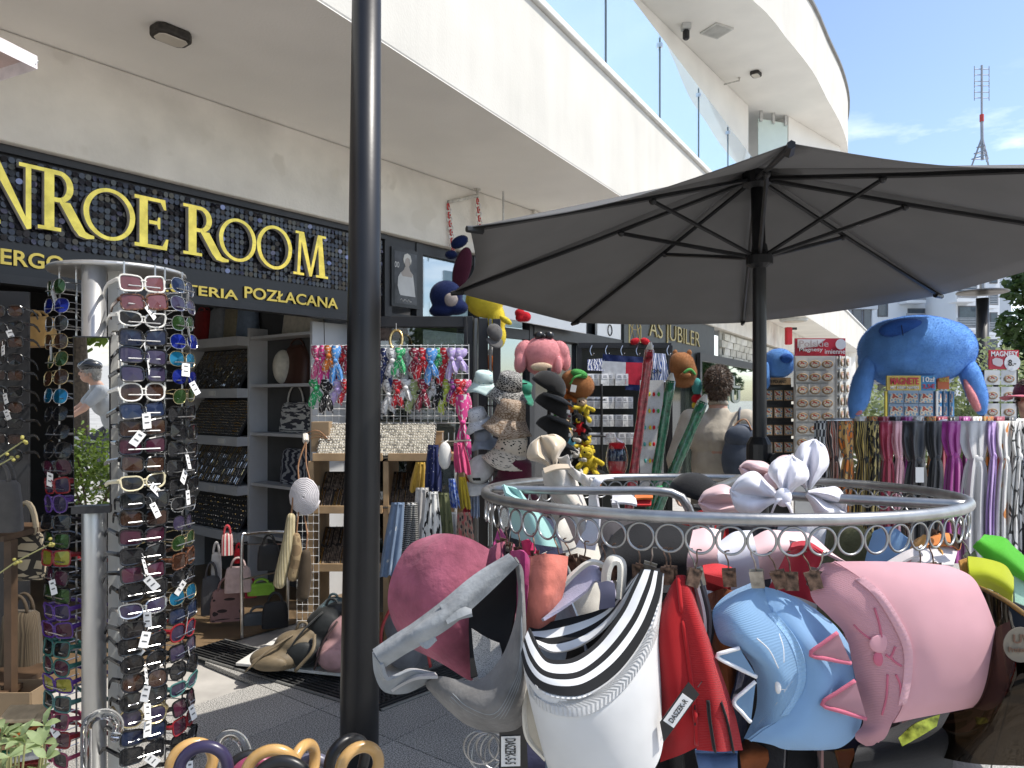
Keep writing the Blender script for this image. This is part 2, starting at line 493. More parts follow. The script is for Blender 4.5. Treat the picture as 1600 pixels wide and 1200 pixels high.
# ------------------------------------------------------------------ ground and paving
plaster = M('plaster_white', (0.82, 0.79, 0.73), rough=0.9, var=0.05, vscale=1.2, bump=0.35, bscale=60, detail=8)
plaster_old = M('plaster_stained', (0.70, 0.66, 0.59), rough=0.92, var=0.10, vscale=2.6, bump=0.8, bscale=45, detail=10, spots=(3.2, 0.62, (0.63, 0.59, 0.52)))
black_metal = M('black_metal', (0.012, 0.012, 0.013), rough=0.42, var=0.3, vscale=9, coat=0.1)
dark_frame = M('dark_frame', (0.022, 0.022, 0.024), rough=0.45, var=0.2)
chrome = M('steel_tube', (0.36, 0.36, 0.355), rough=0.36, metal=0.9, var=0.14, vscale=30, bump=0.1, bscale=90)
steel = M('bright_steel', (0.62, 0.62, 0.62), rough=0.28, metal=1.0, var=0.12, vscale=30)
wire_white = M('wire_white', (0.7, 0.7, 0.68), rough=0.4)
asphalt = M('ground_grey', (0.40, 0.385, 0.36), rough=0.95, var=0.15, vscale=2, bump=0.3, bscale=80)
g = struct(MB().add([(-900, -900, -0.05), (900, -900, -0.05), (900, 900, -0.05), (-900, 900, -0.05)], [(0, 1, 2, 3)]).build('ground', asphalt))
d1 = Vector((0.6164, 0.7875, 0)); n1 = Vector((0.7875, -0.6164, 0))       # shop front direction, normal
df = Vector((0.499, 0.8666, 0)); nf = Vector((0.8666, -0.499, 0))         # building line further along
A = Vector((-1.33, 6.0, 0)); F1 = A + d1 * 2.42
UP = Vector((0, 0, 1))
def FF(px, py, off=0.0, seg=None):
 """pixel -> point on the shop front plane, moved off metres out of it"""
 d = Vector(((px - CX) / FPX, 1, (HY - py) / FPX))
 s2 = (px > 823) if seg is None else (seg == 2)
 n_, a_ = (nf, F1) if s2 else (n1, A)
 t = (a_.dot(n_) + off) / d.dot(n_)
 return Vector((0, 0, EYE)) + d * t
def tile_mat():
 m = bpy.data.materials.new('granite_tile'); m.use_nodes = True
 n = m.node_tree; b = n.nodes['Principled BSDF']; lk = n.links.new
 t = n.nodes.new('ShaderNodeTexCoord'); oi = n.nodes.new('ShaderNodeObjectInfo')
 v = n.nodes.new('ShaderNodeTexNoise'); v.inputs['Scale'].default_value = 170; v.inputs['Detail'].default_value = 2
 lk(t.outputs['Object'], v.inputs['Vector'])
 r_ = n.nodes.new('ShaderNodeValToRGB'); e = r_.color_ramp.elements
 e[0].position = 0.36; e[0].color = (0.07, 0.07, 0.07, 1); e[1].position = 0.64; e[1].color = (0.56, 0.54, 0.50, 1)
 x = e.new(0.5); x.color = (0.31, 0.30, 0.28, 1)
 lk(v.outputs['Fac'], r_.inputs['Fac'])
 mr_ = n.nodes.new('ShaderNodeMapRange'); mr_.inputs['To Min'].default_value = 0.85; mr_.inputs['To Max'].default_value = 1.12
 lk(oi.outputs['Random'], mr_.inputs['Value'])
 z = n.nodes.new('ShaderNodeTexNoise'); z.inputs['Scale'].default_value = 3; lk(t.outputs['Object'], z.inputs['Vector'])
 m2 = n.nodes.new('ShaderNodeMath'); m2.operation = 'MULTIPLY'; mr2 = n.nodes.new('ShaderNodeMapRange'); mr2.inputs['To Min'].default_value = 0.8; mr2.inputs['To Max'].default_value = 1.15
 lk(z.outputs['Fac'], mr2.inputs['Value']); lk(mr2.outputs['Result'], m2.inputs[0]); lk(mr_.outputs['Result'], m2.inputs[1])
 hs = n.nodes.new('ShaderNodeHueSaturation'); lk(r_.outputs['Color'], hs.inputs['Color']); lk(m2.outputs[0], hs.inputs['Value'])
 lk(hs.outputs['Color'], b.inputs['Base Color']); b.inputs['Roughness'].default_value = 0.75
 return m
granite = tile_mat()
pave = struct(MB().add([(-8, -8, -0.03), (14, -8, -0.03), (14, 20, -0.03), (-8, 20, -0.03)], [(0, 1, 2, 3)]).build('pavement', M('mortar', (0.42, 0.40, 0.37), rough=0.95)))
TS = 0.56
tb = MB().box((0, 0, -0.012), (TS - 0.006, TS - 0.006, 0.024))
tile0 = tb.mesh('tile'); tile0.materials.append(granite)
ang1 = math.atan2(d1.y, d1.x)
T0 = G(305, 1101); T0.z = 0
first = True
cnt = 0
for i in range(-16, 22):
 for j in range(-13, 12):
  q = T0 + d1 * ((i + 0.15) * TS) + n1 * ((j + 0.5) * TS)
  if (q - A).dot(n1) < 0.24 or (q - F1).dot(nf) < 0.2: continue
  if q.y < 0.6 or q.y > 8.5 or abs(q.x) > 0.9 * q.y + 0.6: continue
  o = bpy.data.objects.new('paving_tile', tile0); COL.objects.link(o); o.parent = pave
  o.location = q; o.rotation_euler = (0, 0, ang1); cnt += 1
# ------------------------------------------------------------------ the white building with shops
bld = thing('shop_building', 'white plastered building with deep overhang, curved upper roof and glass balcony above the shops', 'building', A)
ZS, ZF, ZG = 3.6, 4.66, 5.84
FA = Vector((0.985, 7.08, 0))                        # a point below the fascia edge
def fas(y): return FA + df * ((y - FA.y) / df.y)
fs, fe = fas(-6), fas(60)
F0 = A - d1 * 9
Fend = F1 + df * 62
# soffit slab and fascia
MB().prism([Vector((q.x, q.y, ZS)) for q in (F0 - n1 * 0.4, F1 - n1 * 0.3, Fend - nf * 0.3, fe - nf * .004, fs - nf * .004)], (0, 0, 0.35)).build('soffit', plaster, bld)
b = MB(); th = nf * -0.25
b.prism([fs + UP * (ZS + .002), fe + UP * (ZS + .002), fe + UP * ZF, fs + UP * ZF], th)
fasc = M('plaster_sunlit', (0.56, 0.54, 0.49), rough=0.9, var=0.05, vscale=1.5, bump=0.35, bscale=60, detail=9, streak=.07)  # darker copy of the white plaster, strong sun held back in the colour
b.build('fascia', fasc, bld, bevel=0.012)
b = MB()
b.prism([fs + UP * ZF + nf * 0.04, fe + UP * ZF + nf * 0.04, fe + UP * (ZF + 0.06) + nf * 0.04, fs + UP * (ZF + 0.06) + nf * 0.04], nf * -0.32)
b.build('ledge', M('ledge_cap', (0.68, 0.67, 0.64), rough=0.6), bld, bevel=0.01)
# concrete beam over the shop fronts
b = MB()
b.prism([F0 + UP * 3.0 + n1 * 0.14, F1 + UP * 3.0 + n1 * 0.14, F1 + UP * 3.598 + n1 * 0.14, F0 + UP * 3.598 + n1 * 0.14], n1 * -0.5)
b.prism([F1 + UP * 3.0 + nf * 0.16 - df * 0.12, Fend + UP * 3.0 + nf * 0.16, Fend + UP * 3.597 + nf * 0.16, F1 + UP * 3.597 + nf * 0.16 - df * 0.12], nf * -0.5)
b.build('beam', plaster_old, bld, bevel=0.012)
# glass balustrade
def glass_mat(name, tint, refl=0.35, rough=0.02, tr=(0.86, 0.94, 0.98), fr=0.8, haze=0.0):
 m = bpy.data.materials.new(name); m.use_nodes = True
 n = m.node_tree; lk = n.links.new; n.nodes.remove(n.nodes['Principled BSDF'])
 a = n.nodes.new('ShaderNodeBsdfTransparent'); a.inputs['Color'].default_value = (*tr, 1)
 g_ = n.nodes.new('ShaderNodeBsdfGlossy'); g_.inputs['Roughness'].default_value = rough; g_.inputs['Color'].default_value = (*tint, 1)
 lw = n.nodes.new('ShaderNodeLayerWeight'); lw.inputs['Blend'].default_value = 0.25
 ma = n.nodes.new('ShaderNodeMath'); ma.operation = 'MULTIPLY_ADD'; ma.inputs[1].default_value = fr; ma.inputs[2].default_value = refl; ma.use_clamp = True
 lk(lw.outputs['Facing'], ma.inputs[0])
 ms = n.nodes.new('ShaderNodeMixShader'); lk(ma.outputs[0], ms.inputs[0]); lk(a.outputs[0], ms.inputs[1]); lk(g_.outputs[0], ms.inputs[2])
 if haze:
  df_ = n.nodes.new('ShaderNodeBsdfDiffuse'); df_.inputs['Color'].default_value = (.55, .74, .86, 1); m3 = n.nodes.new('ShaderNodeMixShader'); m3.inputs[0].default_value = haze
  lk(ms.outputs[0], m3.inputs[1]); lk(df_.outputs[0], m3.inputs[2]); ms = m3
 lk(ms.outputs[0], n.nodes['Material Output'].inputs['Surface'])
 return m
bal_glass = glass_mat('balcony_glass', (0.95, 0.98, 1.0), 0.42, tr=(0.74, 0.88, 0.95), haze=.22)  # pale sky haze on the panes is put into the colour as diffuse blue
shop_glass = glass_mat('shop_glass', (0.9, 0.95, 1.0), 0.08, tr=(0.55, 0.58, 0.58))
ys = [2.9, 4.3, 5.7, 7.1, 8.5, 9.9, 11.3, 12.7, 14.1, 15.5, 16.9, 18.3, 19.7, 21.1, 22.5, 23.9]
frost = M('frosted_glass', (0.62, 0.72, 0.68), rough=0.35, var=0.02)
for y0, y1 in zip(ys[:-1], ys[1:]):
 p, q = fas(y0 + 0.008) - nf * 0.1, fas(y1 - 0.008) - nf * 0.1
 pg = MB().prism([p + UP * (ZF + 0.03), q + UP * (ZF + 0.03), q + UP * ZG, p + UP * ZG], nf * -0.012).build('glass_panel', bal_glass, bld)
 r_ = fas(y1) - nf * 0.1
 MB().box(r_ + UP * (ZG - 0.12) + nf * 0.006, (0.04, 0.05, 0.05), math.atan2(df.y, df.x)).build('panel_clamp', steel, pg)
 MB().box(r_ + UP * ((ZF + ZG) / 2) + nf * 0.0, (0.012, 0.02, ZG - ZF - 0.06), math.atan2(df.y, df.x)).build('panel_joint', M('joint_grey', (0.08, 0.1, 0.11), rough=0.4), pg)
# balcony floor + upper storey wall set back
wu = [fas(-6) - nf * 1.9, fas(14.2) - nf * 1.9, fas(60) - nf * 2.6]
upw = M('upper_wall', (0.62, 0.63, 0.62), rough=0.8, var=0.05)
b = MB(); b.prism([wu[0] + UP * 4.0, wu[1] + UP * 4.0, wu[1] + UP * 7.0, wu[0] + UP * 7.0], nf * -0.3)
b.build('upper_wall', upw, bld)
ub = MB()
for k in range(9):
 y0 = 1.0 + k * 1.5
 p, q = fas(y0) - nf * 1.885, fas(y0 + 1.34) - nf * 1.885
 wn = MB().prism([p + UP * 4.45, q + UP * 4.45, q + UP * 6.75, p + UP * 6.75], nf * -0.03).build('upper_window', M('upper_pane', (0.05, 0.09, 0.13), rough=0.05, spec=0.8), bld)
 MB().prism([p + UP * 4.45 - df * 0.06, p + UP * 4.45 + df * 0.02, p + UP * 6.75 + df * 0.02, p + UP * 6.75 - df * 0.06], nf * 0.03).build('frame', M('win_frame', (0.35, 0.38, 0.4), rough=0.5), wn)
# curved roof overhang of the upper storey
oc = [(-6, 3.6), (-2.4, 5.2), (0.6, 7.35), (3.25, 9.94), (4.03, 10.9), (4.93, 12.08), (5.65, 13.2), (6.54, 14.58), (7.35, 16.1), (8.02, 17.9), (8.33, 19.9), (8.1, 21.9), (7.2, 23.6)]
oc = cr([Vector((x, y, 0)) for x, y in oc], 60)
ZO, ZO2 = 7.0, 8.08
back = [Vector((-14, 6, 0)), Vector((-9, 16, 0)), Vector((3, 26, 0))]
b = MB()
pl = [Vector((q.x, q.y, ZO)) for q in oc]
inner = [Vector((q.x - 6.5, q.y + 3.6, ZO)) for q in oc]
b.grid([pl, inner])
b.build('upper_soffit', plaster, bld, smooth=True)
b = MB(); lo_ = [Vector((q.x, q.y, ZO)) for q in oc]; hi_ = [Vector((q.x, q.y, ZO2)) for q in oc]
b.grid([lo_, hi_]); hi2 = [Vector((q.x - 6.5, q.y + 3.6, ZO2)) for q in oc]
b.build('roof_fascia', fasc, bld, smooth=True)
MB().grid([hi_, hi2]).build('roof', M('roof_grey', (0.3, 0.3, 0.3), rough=0.9), bld)
MB().tube([Vector((q.x, q.y, ZO2 + 0.01)) for q in oc], 0.045, 6).build('roof_edge_trim', M('zinc', (0.25, 0.24, 0.22), rough=0.5, metal=0.6), bld)
# downstand under the upper soffit and hanging frosted screen
p, q = P(1066, 61, 11.6), P(1171, 165, 13.6)
MB().hexa([Vector((x, y, z)) for z in (ZO - 1.7, ZO - 0.003) for (x, y) in ((1.49, 9.6), (4.34, 13.5), (3.9, 13.8), (1.1, 9.9))]).build('downstand_beam', plaster, bld, bevel=0.01)
a_ = Vector((4.60, 13.75, 0)); e_ = Vector((5.24, 14.0, 0))
fp = MB().prism([a_ + UP * 5.4, e_ + UP * 5.4, e_ + UP * 6.86, a_ + UP * 6.86], (-0.004, 0.012, 0)).build('frosted_screen', frost, bld)
for k in (0.08, 0.5, 0.92):
 MB().box(a_.lerp(e_, k) + UP * 6.9 + Vector((0, -0.02, 0)), (0.05, 0.05, 0.2)).build('screen_hanger', steel, fp)
MB().prism([Vector((5.26, 14.0, 5.0)), Vector((7.0, 15.7, 5.0)), Vector((7.0, 15.7, ZO - .004)), Vector((5.26, 14.0, ZO - .004))], (-0.2, 0.25, 0)).build('end_wall', plaster, bld)
# soffit lamps, cameras, pipe brackets
def bulkhead(name, label, at, rz, s=1.0, m=None):
 t = thing(name, label, 'lamp', at, rz)
 pr = []
 w_, d_ = 0.155 * s, 0.11 * s
 oct_ = [(-w_, -d_ + .03), (-w_ + .03, -d_), (w_ - .03, -d_), (w_, -d_ + .03), (w_, d_ - .03), (w_ - .03, d_), (-w_ + .03, d_), (-w_, d_ - .03)]
 MB().prism([Vector((x, y, -0.085 * s)) for x, y in oct_], (0, 0, 0.085 * s)).build('housing', M('lamp_housing', (0.035, 0.03, 0.025), rough=0.6, var=0.4, vscale=40, bump=0.4), t, world=False, bevel=0.012)
 MB().prism([Vector((x * .8, y * .75, -0.092 * s)) for x, y in oct_], (0, 0, 0.01)).build('diffuser', M('lamp_diffuser', (0.55, 0.5, 0.42), rough=0.5), t, world=False, bevel=0.006)
 return t
def onS(px, py, z=ZS):
 return P(px, py, (z - EYE) * FPX / (HY - py))
bulkhead('ceiling_lamp', 'dark octagonal bulkhead lamp on the soffit above the gold lettered sign', onS(267, 47), ang1, .64)
bulkhead('ceiling_lamp', 'small dark bulkhead lamp under the curved upper roof', onS(1181, 113, ZO), ang1, .68)
t = thing('security_camera', 'white dome and black lens security camera under the curved roof', 'camera', onS(1072, 38, ZO))
MB().box((0, 0, -0.04), (0.13, 0.13, 0.08)).build('mount', M('cam_white', (0.5, 0.5, 0.48)), t, world=False, bevel=0.01)
MB().lathe([(0.03, -0.08), (0.05, -0.1), (0.05, -0.2), (0.03, -0.22)], n=14).build('camera_body', black_metal, t, world=False, smooth=False)
t = thing('ceiling_hatch', 'small square white hatch in the curved soffit', 'hatch', onS(1120, 47, ZO))
MB().box((0, 0, -0.012), (0.34, 0.34, 0.022), 0.5).build('hatch_panel', M('hatch_grey', (0.55, 0.54, 0.5)), t, world=False)
MB().box((0, 0, -0.024), (0.28, 0.28, 0.006), 0.5).build('hatch_grille', M('hatch_grille', (0.42, 0.41, 0.38)), t, world=False)
pipe_m = M('pipe_white', (0.52, 0.5, 0.45), rough=0.6, var=0.2, vscale=30)
def bracket(px0, py0, px1, py1, py2, z, label, r=0.016):
 top = onS(px1, py2, z)
 a = Vector((top.x, top.y, EYE + (HY - py1) / FPX * top.y))
 e = P(px0, py0, a.y + (0.03 if px0 > 900 else -.26))
 t = thing('pipe_bracket', label, 'pipe', (top.x, top.y, z))
 MB().tube([a + Vector((0, 0, 0.002)), e], r, 8).build('pipe', pipe_m, t, smooth=True)
 MB().tube([top, a - UP * r], r * 0.8, 8).build('stub', pipe_m, t, smooth=True)
 MB().lathe([(r * 1.9, -0.012), (r * 1.9, 0)], top, 12).build('flange', pipe_m, t)
 return a, e
ba, be = bracket(700, 316, 746, 306, 295, ZS, 'white pipe bracket on the soffit carrying red and white chains')
bracket(1131, 132, 1155, 126, 121, ZO, 'thin pipe bracket under the curved upper roof', 0.012)
# ------------------------------------------------------------------ gold lettered shop sign
gold = M('gold_mirror', (0.60, 0.43, 0.08), rough=0.13, metal=1.0, var=0.15, vscale=14, bump=0.35, bscale=14)
letter_side = M('letter_side', (0.42, 0.40, 0.36), rough=0.5)
def fs_(px, py, off=0.0):                       # (s, z) on shop-front plane 1
 q = FF(px, py, off, 1); return (q - A).dot(d1), q.z
sgn = thing('shop_sign', 'long black sequin shop sign with gold serif letters above the jewellery shop', 'sign', FF(300, 460, 0.05, 1))
s0 = fs_(-120, 400)[0]; s1 = fs_(594, 480)[0]
def onF(s, z, off): return A + d1 * s + UP * z + n1 * off
def fbox(s0, s1, z0, z1, o0, o1):
 return MB().prism([onF(s0, z0, o0), onF(s1, z0, o0), onF(s1, z1, o0), onF(s0, z1, o0)], n1 * (o1 - o0))
zb = 2.29
fbox(s0, s1, zb, 2.985, 0.0, 0.05).build('backing', M('sign_black', (0.008, 0.008, 0.010), rough=0.35), sgn)
fbox(s0, s1, zb - 0.05, zb, -0.02, 0.075).build('lower_trim', dark_frame, sgn)
fbox(s0, s1, 2.955, 2.998, -0.02, 0.085).build('upper_trim', dark_frame, sgn)
zq = 2.475
# sequins: small hanging discs, each slightly tilted
rnd = random.Random(3)
b = MB()
pitch = 0.036
ns = int((s1 - s0) / pitch); nzr = int((2.95 - zq) / pitch)
for i in range(ns):
 for j in range(nzr):
  big = rnd.random() < 0.10
  tx = rnd.gauss(0, 0.08) + (rnd.choice((-1, 1)) * rnd.uniform(0.2, 0.5) if big else 0); ty = rnd.gauss(0, 0.10) + (rnd.uniform(-0.5, 0.1) if big else 0)
  ce = onF(s0 + (i + 0.5) * pitch, zq + (j + 0.5) * pitch, 0.062)
  ax = (d1 + n1 * tx).normalized(); az = (UP + n1 * ty).normalized()
  rr = 0.0172
  b.add([ce + ax * (rr * math.cos(2 * PI * k / 10)) + az * (rr * math.sin(2 * PI * k / 10)) for k in range(10)], [tuple(range(10))], mi=(1 if rnd.random() < 0.03 and i > ns * 0.93 else (2 if big and rnd.random() < .6 else 0)))
sq = b.build('sequins', [M('sequin_black', (0.012, 0.012, 0.018), rough=0.12, var=0.3, spec=0.6), gold, M('sequin_blue', (0.16, 0.17, 0.26), rough=0.2, metal=0.6)], sgn)
sq['kind'] = 'stuff'
# serif capitals drawn as polygons in a unit box
def ring(cx, cy, rx, ry, tx, ty, n=40, a0=0, a1=2 * PI):
 o = [(cx + rx * math.cos(a0 + (a1 - a0) * k / n), cy + ry * math.sin(a0 + (a1 - a0) * k / n)) for k in range(n + 1)]
 i = [(cx + (rx - tx) * math.cos(a0 + (a1 - a0) * k / n), cy + (ry - ty) * math.sin(a0 + (a1 - a0) * k / n)) for k in range(n + 1)]
 return [(o[k], o[k + 1], i[k + 1], i[k]) for k in range(n)]
def rect(x0, y0, x1, y1): return [((x0, y0), (x1, y0), (x1, y1), (x0, y1))]
def poly(*p): return [tuple(p)]
GL = {
 'O': ring(.5, .5, .5, .5, .105, .07),
 'E': rect(.14, .0, .38, 1) + rect(.0, 0, .95, .07) + rect(.0, .93, .9, 1) + rect(.42, .48, .75, .55) + poly((.95, 0), (1, .22), (.93, .22), (.82, .07), (.82, 0)) + poly((.9, 1), (.93, .8), (.86, .8), (.76, .93), (.76, 1)) + poly((.75, .4), (.75, .63), (.69, .63), (.66, .55), (.66, .48), (.69, .4)),
 'R': rect(.11, 0, .28, 1) + rect(0, 0, .40, .06) + rect(0, .94, .12, 1) + ring(.36, .74, .26, .26, .12, .075, 20, -PI / 2, PI / 2) + rect(.28, .925, .37, 1) + rect(.28, .48, .37, .555) + poly((.36, .50), (.56, .50), (.84, .06), (.64, .06)) + poly((.64, .07), (.80, .08), (.92, .03), (1.0, .02), (1.0, -.03), (.86, -.05), (.72, -.02)),
 'N': rect(.12, 0, .22, 1) + rect(.78, 0, .88, 1) + poly((.10, 1), (.30, 1), (.88, 0), (.80, -.02)) + rect(0, 0, .34, .06) + rect(0, .94, .2, 1) + rect(.66, .94, 1, 1),
 'M': poly((.12, 0), (.20, 0), (.26, 1), (.18, 1)) + poly((.72, 1), (.84, 1), (.94, 0), (.76, 0)) + poly((.18, 1), (.32, 1), (.54, .06), (.47, 0)) + poly((.47, 0), (.54, 0), (.80, 1), (.72, 1)) + rect(.02, 0, .32, .055) + rect(.66, 0, 1.02, .055) + rect(.08, .945, .25, 1) + rect(.78, .945, .96, 1),
}
def letter(ch, pxl, pxr, yt, yb, k):
 pm = (pxl + pxr) / 2
 sl_, _ = fs_(pxl, (yt + yb) / 2, 0.1); sr_, _ = fs_(pxr, (yt + yb) / 2, 0.1)
 _, zt = fs_(pm, yt, 0.1); _, z0 = fs_(pm, yb, 0.1)
 b = MB()
 for i, pg in enumerate(GL[ch]):
  e = 0.112 - (i % 5) * 0.0004
  pts = [onF(sl_ + x * (sr_ - sl_), z0 + y * (zt - z0), 0.072) for x, y in pg]
  n = len(pts); dd = n1 * (e - 0.072)
  b.add(pts + [q + dd for q in pts], [tuple(range(n, 2 * n))], mi=0)
  b.add(pts + [q + dd for q in pts], [(u, (u + 1) % n, n + (u + 1) % n, n + u) for u in range(n)], mi=1)
 o = b.build('gold_letter', [gold, letter_side], sgn)
 return o
for k, (ch, a, e, t_, bo) in enumerate([('N', -32, 58, 250, 352), ('R', 58, 146, 270, 364), ('O', 129, 210, 295, 376), ('E', 209, 262, 309, 388), ('R', 285, 356, 325, 402), ('O', 341, 399, 342, 409), ('O', 400, 455, 353, 421), ('M', 456, 510, 365, 432)]):
 letter(ch, a, e, t_, bo, k)
goldpaint = M('gold_letters_flat', (0.58, 0.42, 0.09), rough=0.3, metal=0.7, var=0.08)
def ftext(s, pxl, pyl, pxr, pyr, h, bold, nm='lettering'):
 a, z0 = fs_(pxl, pyl, 0.055); e, z1 = fs_(pxr, pyr, 0.055)
 text(nm, s, onF(a, (z0 + z1) / 2, 0.056), d1, UP, e - a, h, goldpaint, sgn, 0.008, bold)
ftext('BIŻUTERIA', 214, 453, 371, 467, 0.088, 0.018)
ftext('POZŁACANA', 381, 467, 527, 482, 0.083, 0.018)
ftext('ERGO', 0, 414, 100, 424, 0.088, 0.018)
# ------------------------------------------------------------------ shop front frames, windows, poster
fr = thing('glazed_facade', 'black framed glazed shop facade to the right of the gold lettered sign', 'facade', FF(650, 560, 0, 1))
sA, sB = fs_(594, 480)[0], 2.42
def fpx(px): return fs_(px, 480)[0]
fb = MB()
for p in (597, 646, 735, 822):
 fbox(fpx(p) - 0.04, fpx(p) + 0.04, 0.0, 2.99, 0.0, 0.08).build('mullion', dark_frame, fr)
fbox(fpx(597) + .04, sB, 2.90, 2.995, 0.005, 0.07).build('head_rail', dark_frame, fr)
fbox(fpx(597) + .04, sB, 2.24, 2.34, 0.005, 0.075).build('transom', dark_frame, fr)
fbox(fpx(640), fpx(733), 2.34, 2.90, 0.02, 0.03).build('upper_pane', shop_glass, fr)
fbox(fpx(739), sB - .04, 2.34, 2.90, 0.02, 0.03).build('upper_pane', shop_glass, fr)
fbox(fpx(560), fpx(733), 0.1, 2.24, 0.02, 0.03).build('pane', shop_glass, fr)
fbox(fpx(739), sB - .04, 0.1, 2.24, 0.02, 0.03).build('pane', shop_glass, fr)
# curtain behind the upper pane
rows = [[onF(fpx(652) + 0.16 * u / 8 + 0.0, z, -0.08 + 0.02 * math.sin(u * 2.4)) for u in range(9)] for z in (2.9, 2.75, 2.6, 2.45)]
t = loft('curtain', rows, cloth('green_grey', (0.16, 0.22, 0.20)), None, 30, 8, 0.002, px=False)
tag(t, 'pale green curtain drawn aside behind the upper shop window', 'curtain')
# poster
po = thing('wall_poster', 'framed black and white poster of a woman in a white dress beside the sign', 'poster', FF(620, 480, 0.09, 1))
pa, pb_ = fpx(600), fpx(643)
za, zc = 2.40, 2.905
fbox(pa, pb_, za, zc, 0.075, 0.095).build('frame', black_metal, po)
fbox(pa + .03, pb_ - .03, za + .03, zc - .03, 0.0955, 0.097).build('print', M('poster_grey', (0.05, 0.05, 0.055), rough=0.3, var=0.5, vscale=8), po)
pw = pb_ - pa
def pp(u, v, o=0.0985): return onF(pa + u * pw, za + v * (zc - za), o)
def flat(name, pts, mat, o): MB().prism([pp(u, v, o) for u, v in pts], n1 * 0.0008).build(name, mat, po)
pwht = M('poster_white', (0.55, 0.54, 0.52), rough=0.4); pskin = M('poster_skin', (0.38, 0.33, 0.29), rough=0.4); phair = M('poster_hair', (0.6, 0.58, 0.53), rough=0.4)
flat('dress', [(.30, .20), (.85, .20), (.80, .42), (.76, .58), (.62, .62), (.5, .60), (.40, .62), (.30, .58), (.22, .42)], pwht, .0975)
flat('skin', [(.32, .58), (.42, .64), (.47, .70), (.62, .70), (.65, .64), (.76, .58), (.72, .53), (.38, .53)], pskin, .0985)
flat('face', [(.545 + .095 * math.cos(a * PI / 8), .77 + .09 * math.sin(a * PI / 8)) for a in range(16)], pskin, .0995)
flat('hair', [(.43, .74), (.40, .82), (.44, .90), (.55, .93), (.66, .90), (.70, .82), (.67, .74), (.64, .80), (.62, .84), (.55, .86), (.48, .83), (.45, .78)], phair, .1005)
flat('glove', [(.28, .56), (.22, .50), (.20, .36), (.27, .22), (.31, .22), (.27, .38), (.33, .52)], pwht, .0985)
text('lettering', 'oo', pp(.10, .66, .0975), d1, UP, .16 * pw, .05, pwht, po, 0.001)
MB().tube([pp(.30 + .05 * k, .12 + .025 * math.sin(k * 2.3), .098) for k in range(9)], .004, 4).build('signature', pwht, po)
# ------------------------------------------------------------------ jewellery shop interior
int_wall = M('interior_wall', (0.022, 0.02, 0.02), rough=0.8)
into = -n1
room = [onF(-6.5, 0, -0.30), onF(fpx(520), 0, -0.30), onF(fpx(520), 0, -0.30) + into * 3.6, onF(-6.5, 0, -0.30) + into * 3.6]
wood_floor = MP('wood_floor', [(0.30, 0.20, 0.11), (0.26, 0.17, 0.09)], 'brick', 3, rough=0.5, coord='Object')
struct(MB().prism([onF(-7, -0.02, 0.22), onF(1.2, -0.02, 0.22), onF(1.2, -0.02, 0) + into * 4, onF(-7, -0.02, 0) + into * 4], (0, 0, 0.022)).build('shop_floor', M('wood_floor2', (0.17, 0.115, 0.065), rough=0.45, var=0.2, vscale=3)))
iw = thing('shop_room', 'dark interior of the jewellery shop below the gold lettered sign', 'room', onF(-2, 0, -1.5))
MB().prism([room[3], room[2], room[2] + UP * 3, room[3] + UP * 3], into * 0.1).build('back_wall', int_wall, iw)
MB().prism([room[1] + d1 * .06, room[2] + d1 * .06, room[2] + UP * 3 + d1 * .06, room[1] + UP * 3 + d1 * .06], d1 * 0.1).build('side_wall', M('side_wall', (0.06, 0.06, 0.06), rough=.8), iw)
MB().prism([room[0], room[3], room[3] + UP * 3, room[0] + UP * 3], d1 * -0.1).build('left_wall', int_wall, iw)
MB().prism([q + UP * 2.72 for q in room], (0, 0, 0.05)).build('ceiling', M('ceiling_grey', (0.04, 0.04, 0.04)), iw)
# space behind the other glazing
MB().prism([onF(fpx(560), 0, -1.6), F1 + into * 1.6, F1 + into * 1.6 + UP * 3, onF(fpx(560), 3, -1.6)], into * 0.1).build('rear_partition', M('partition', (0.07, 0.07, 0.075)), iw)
# white shelf unit on the right hand wall, running inwards
shw = M('shelf_white', (0.48, 0.48, 0.48), rough=0.5, var=0.05)
e1 = into; SR = Vector((-1.53, 5.80, 0)) + into * 0.17; ef = -d1                      # SR near right corner; runs along e1; faces ef
su = thing('shelf_unit', 'white open shelf unit with trays of jewellery and handbags inside the shop', 'shelf', SR + e1 * 0.9)
SW = 1.86; SD = 0.42; SPLIT = 0.78
def sp(a, z, d=0.0): return SR + e1 * a + UP * z + ef * d                # a along unit from right, d outwards
def sbox(a0, a1, z0, z1, d0, d1_): return MB().prism([sp(a0, z0, d0), sp(a1, z0, d0), sp(a1, z1, d0), sp(a0, z1, d0)], ef * (d1_ - d0))
sbox(-0.1, SW, 0, 2.225, -SD - .02, -SD).build('back_panel', shw, su)
for a in (-0.1, SPLIT, SW - 0.025):
 sbox(a, a + 0.03, 0, 2.225, -SD, 0.0).build('upright', shw, su)
rz_ = [2.15, 1.735, 1.32, 0.885, 0.45]; lz_ = [2.17, 1.72, 1.30, 0.875, 0.47]
for z in rz_: sbox(-0.07, SPLIT, z - 0.025, z, -SD, -0.01).build('shelf_board', shw, su)
for z in lz_: sbox(SPLIT + .03, SW - .025, z - 0.10, z - 0.02, -SD, 0.10).build('shelf_board', shw, su)
velvet = M('velvet_black', (0.012, 0.011, 0.012), rough=0.9, sheen=0.3)
silver = M('silver_jewel', (0.62, 0.60, 0.56), rough=0.22, metal=0.95, var=0.3, vscale=60)
goldj = M('gold_jewel', (0.72, 0.52, 0.22), rough=0.25, metal=0.95, var=0.3, vscale=60)
pearl = M('pearl', (0.72, 0.68, 0.60), rough=0.25, var=0.2, vscale=80, coat=0.3)
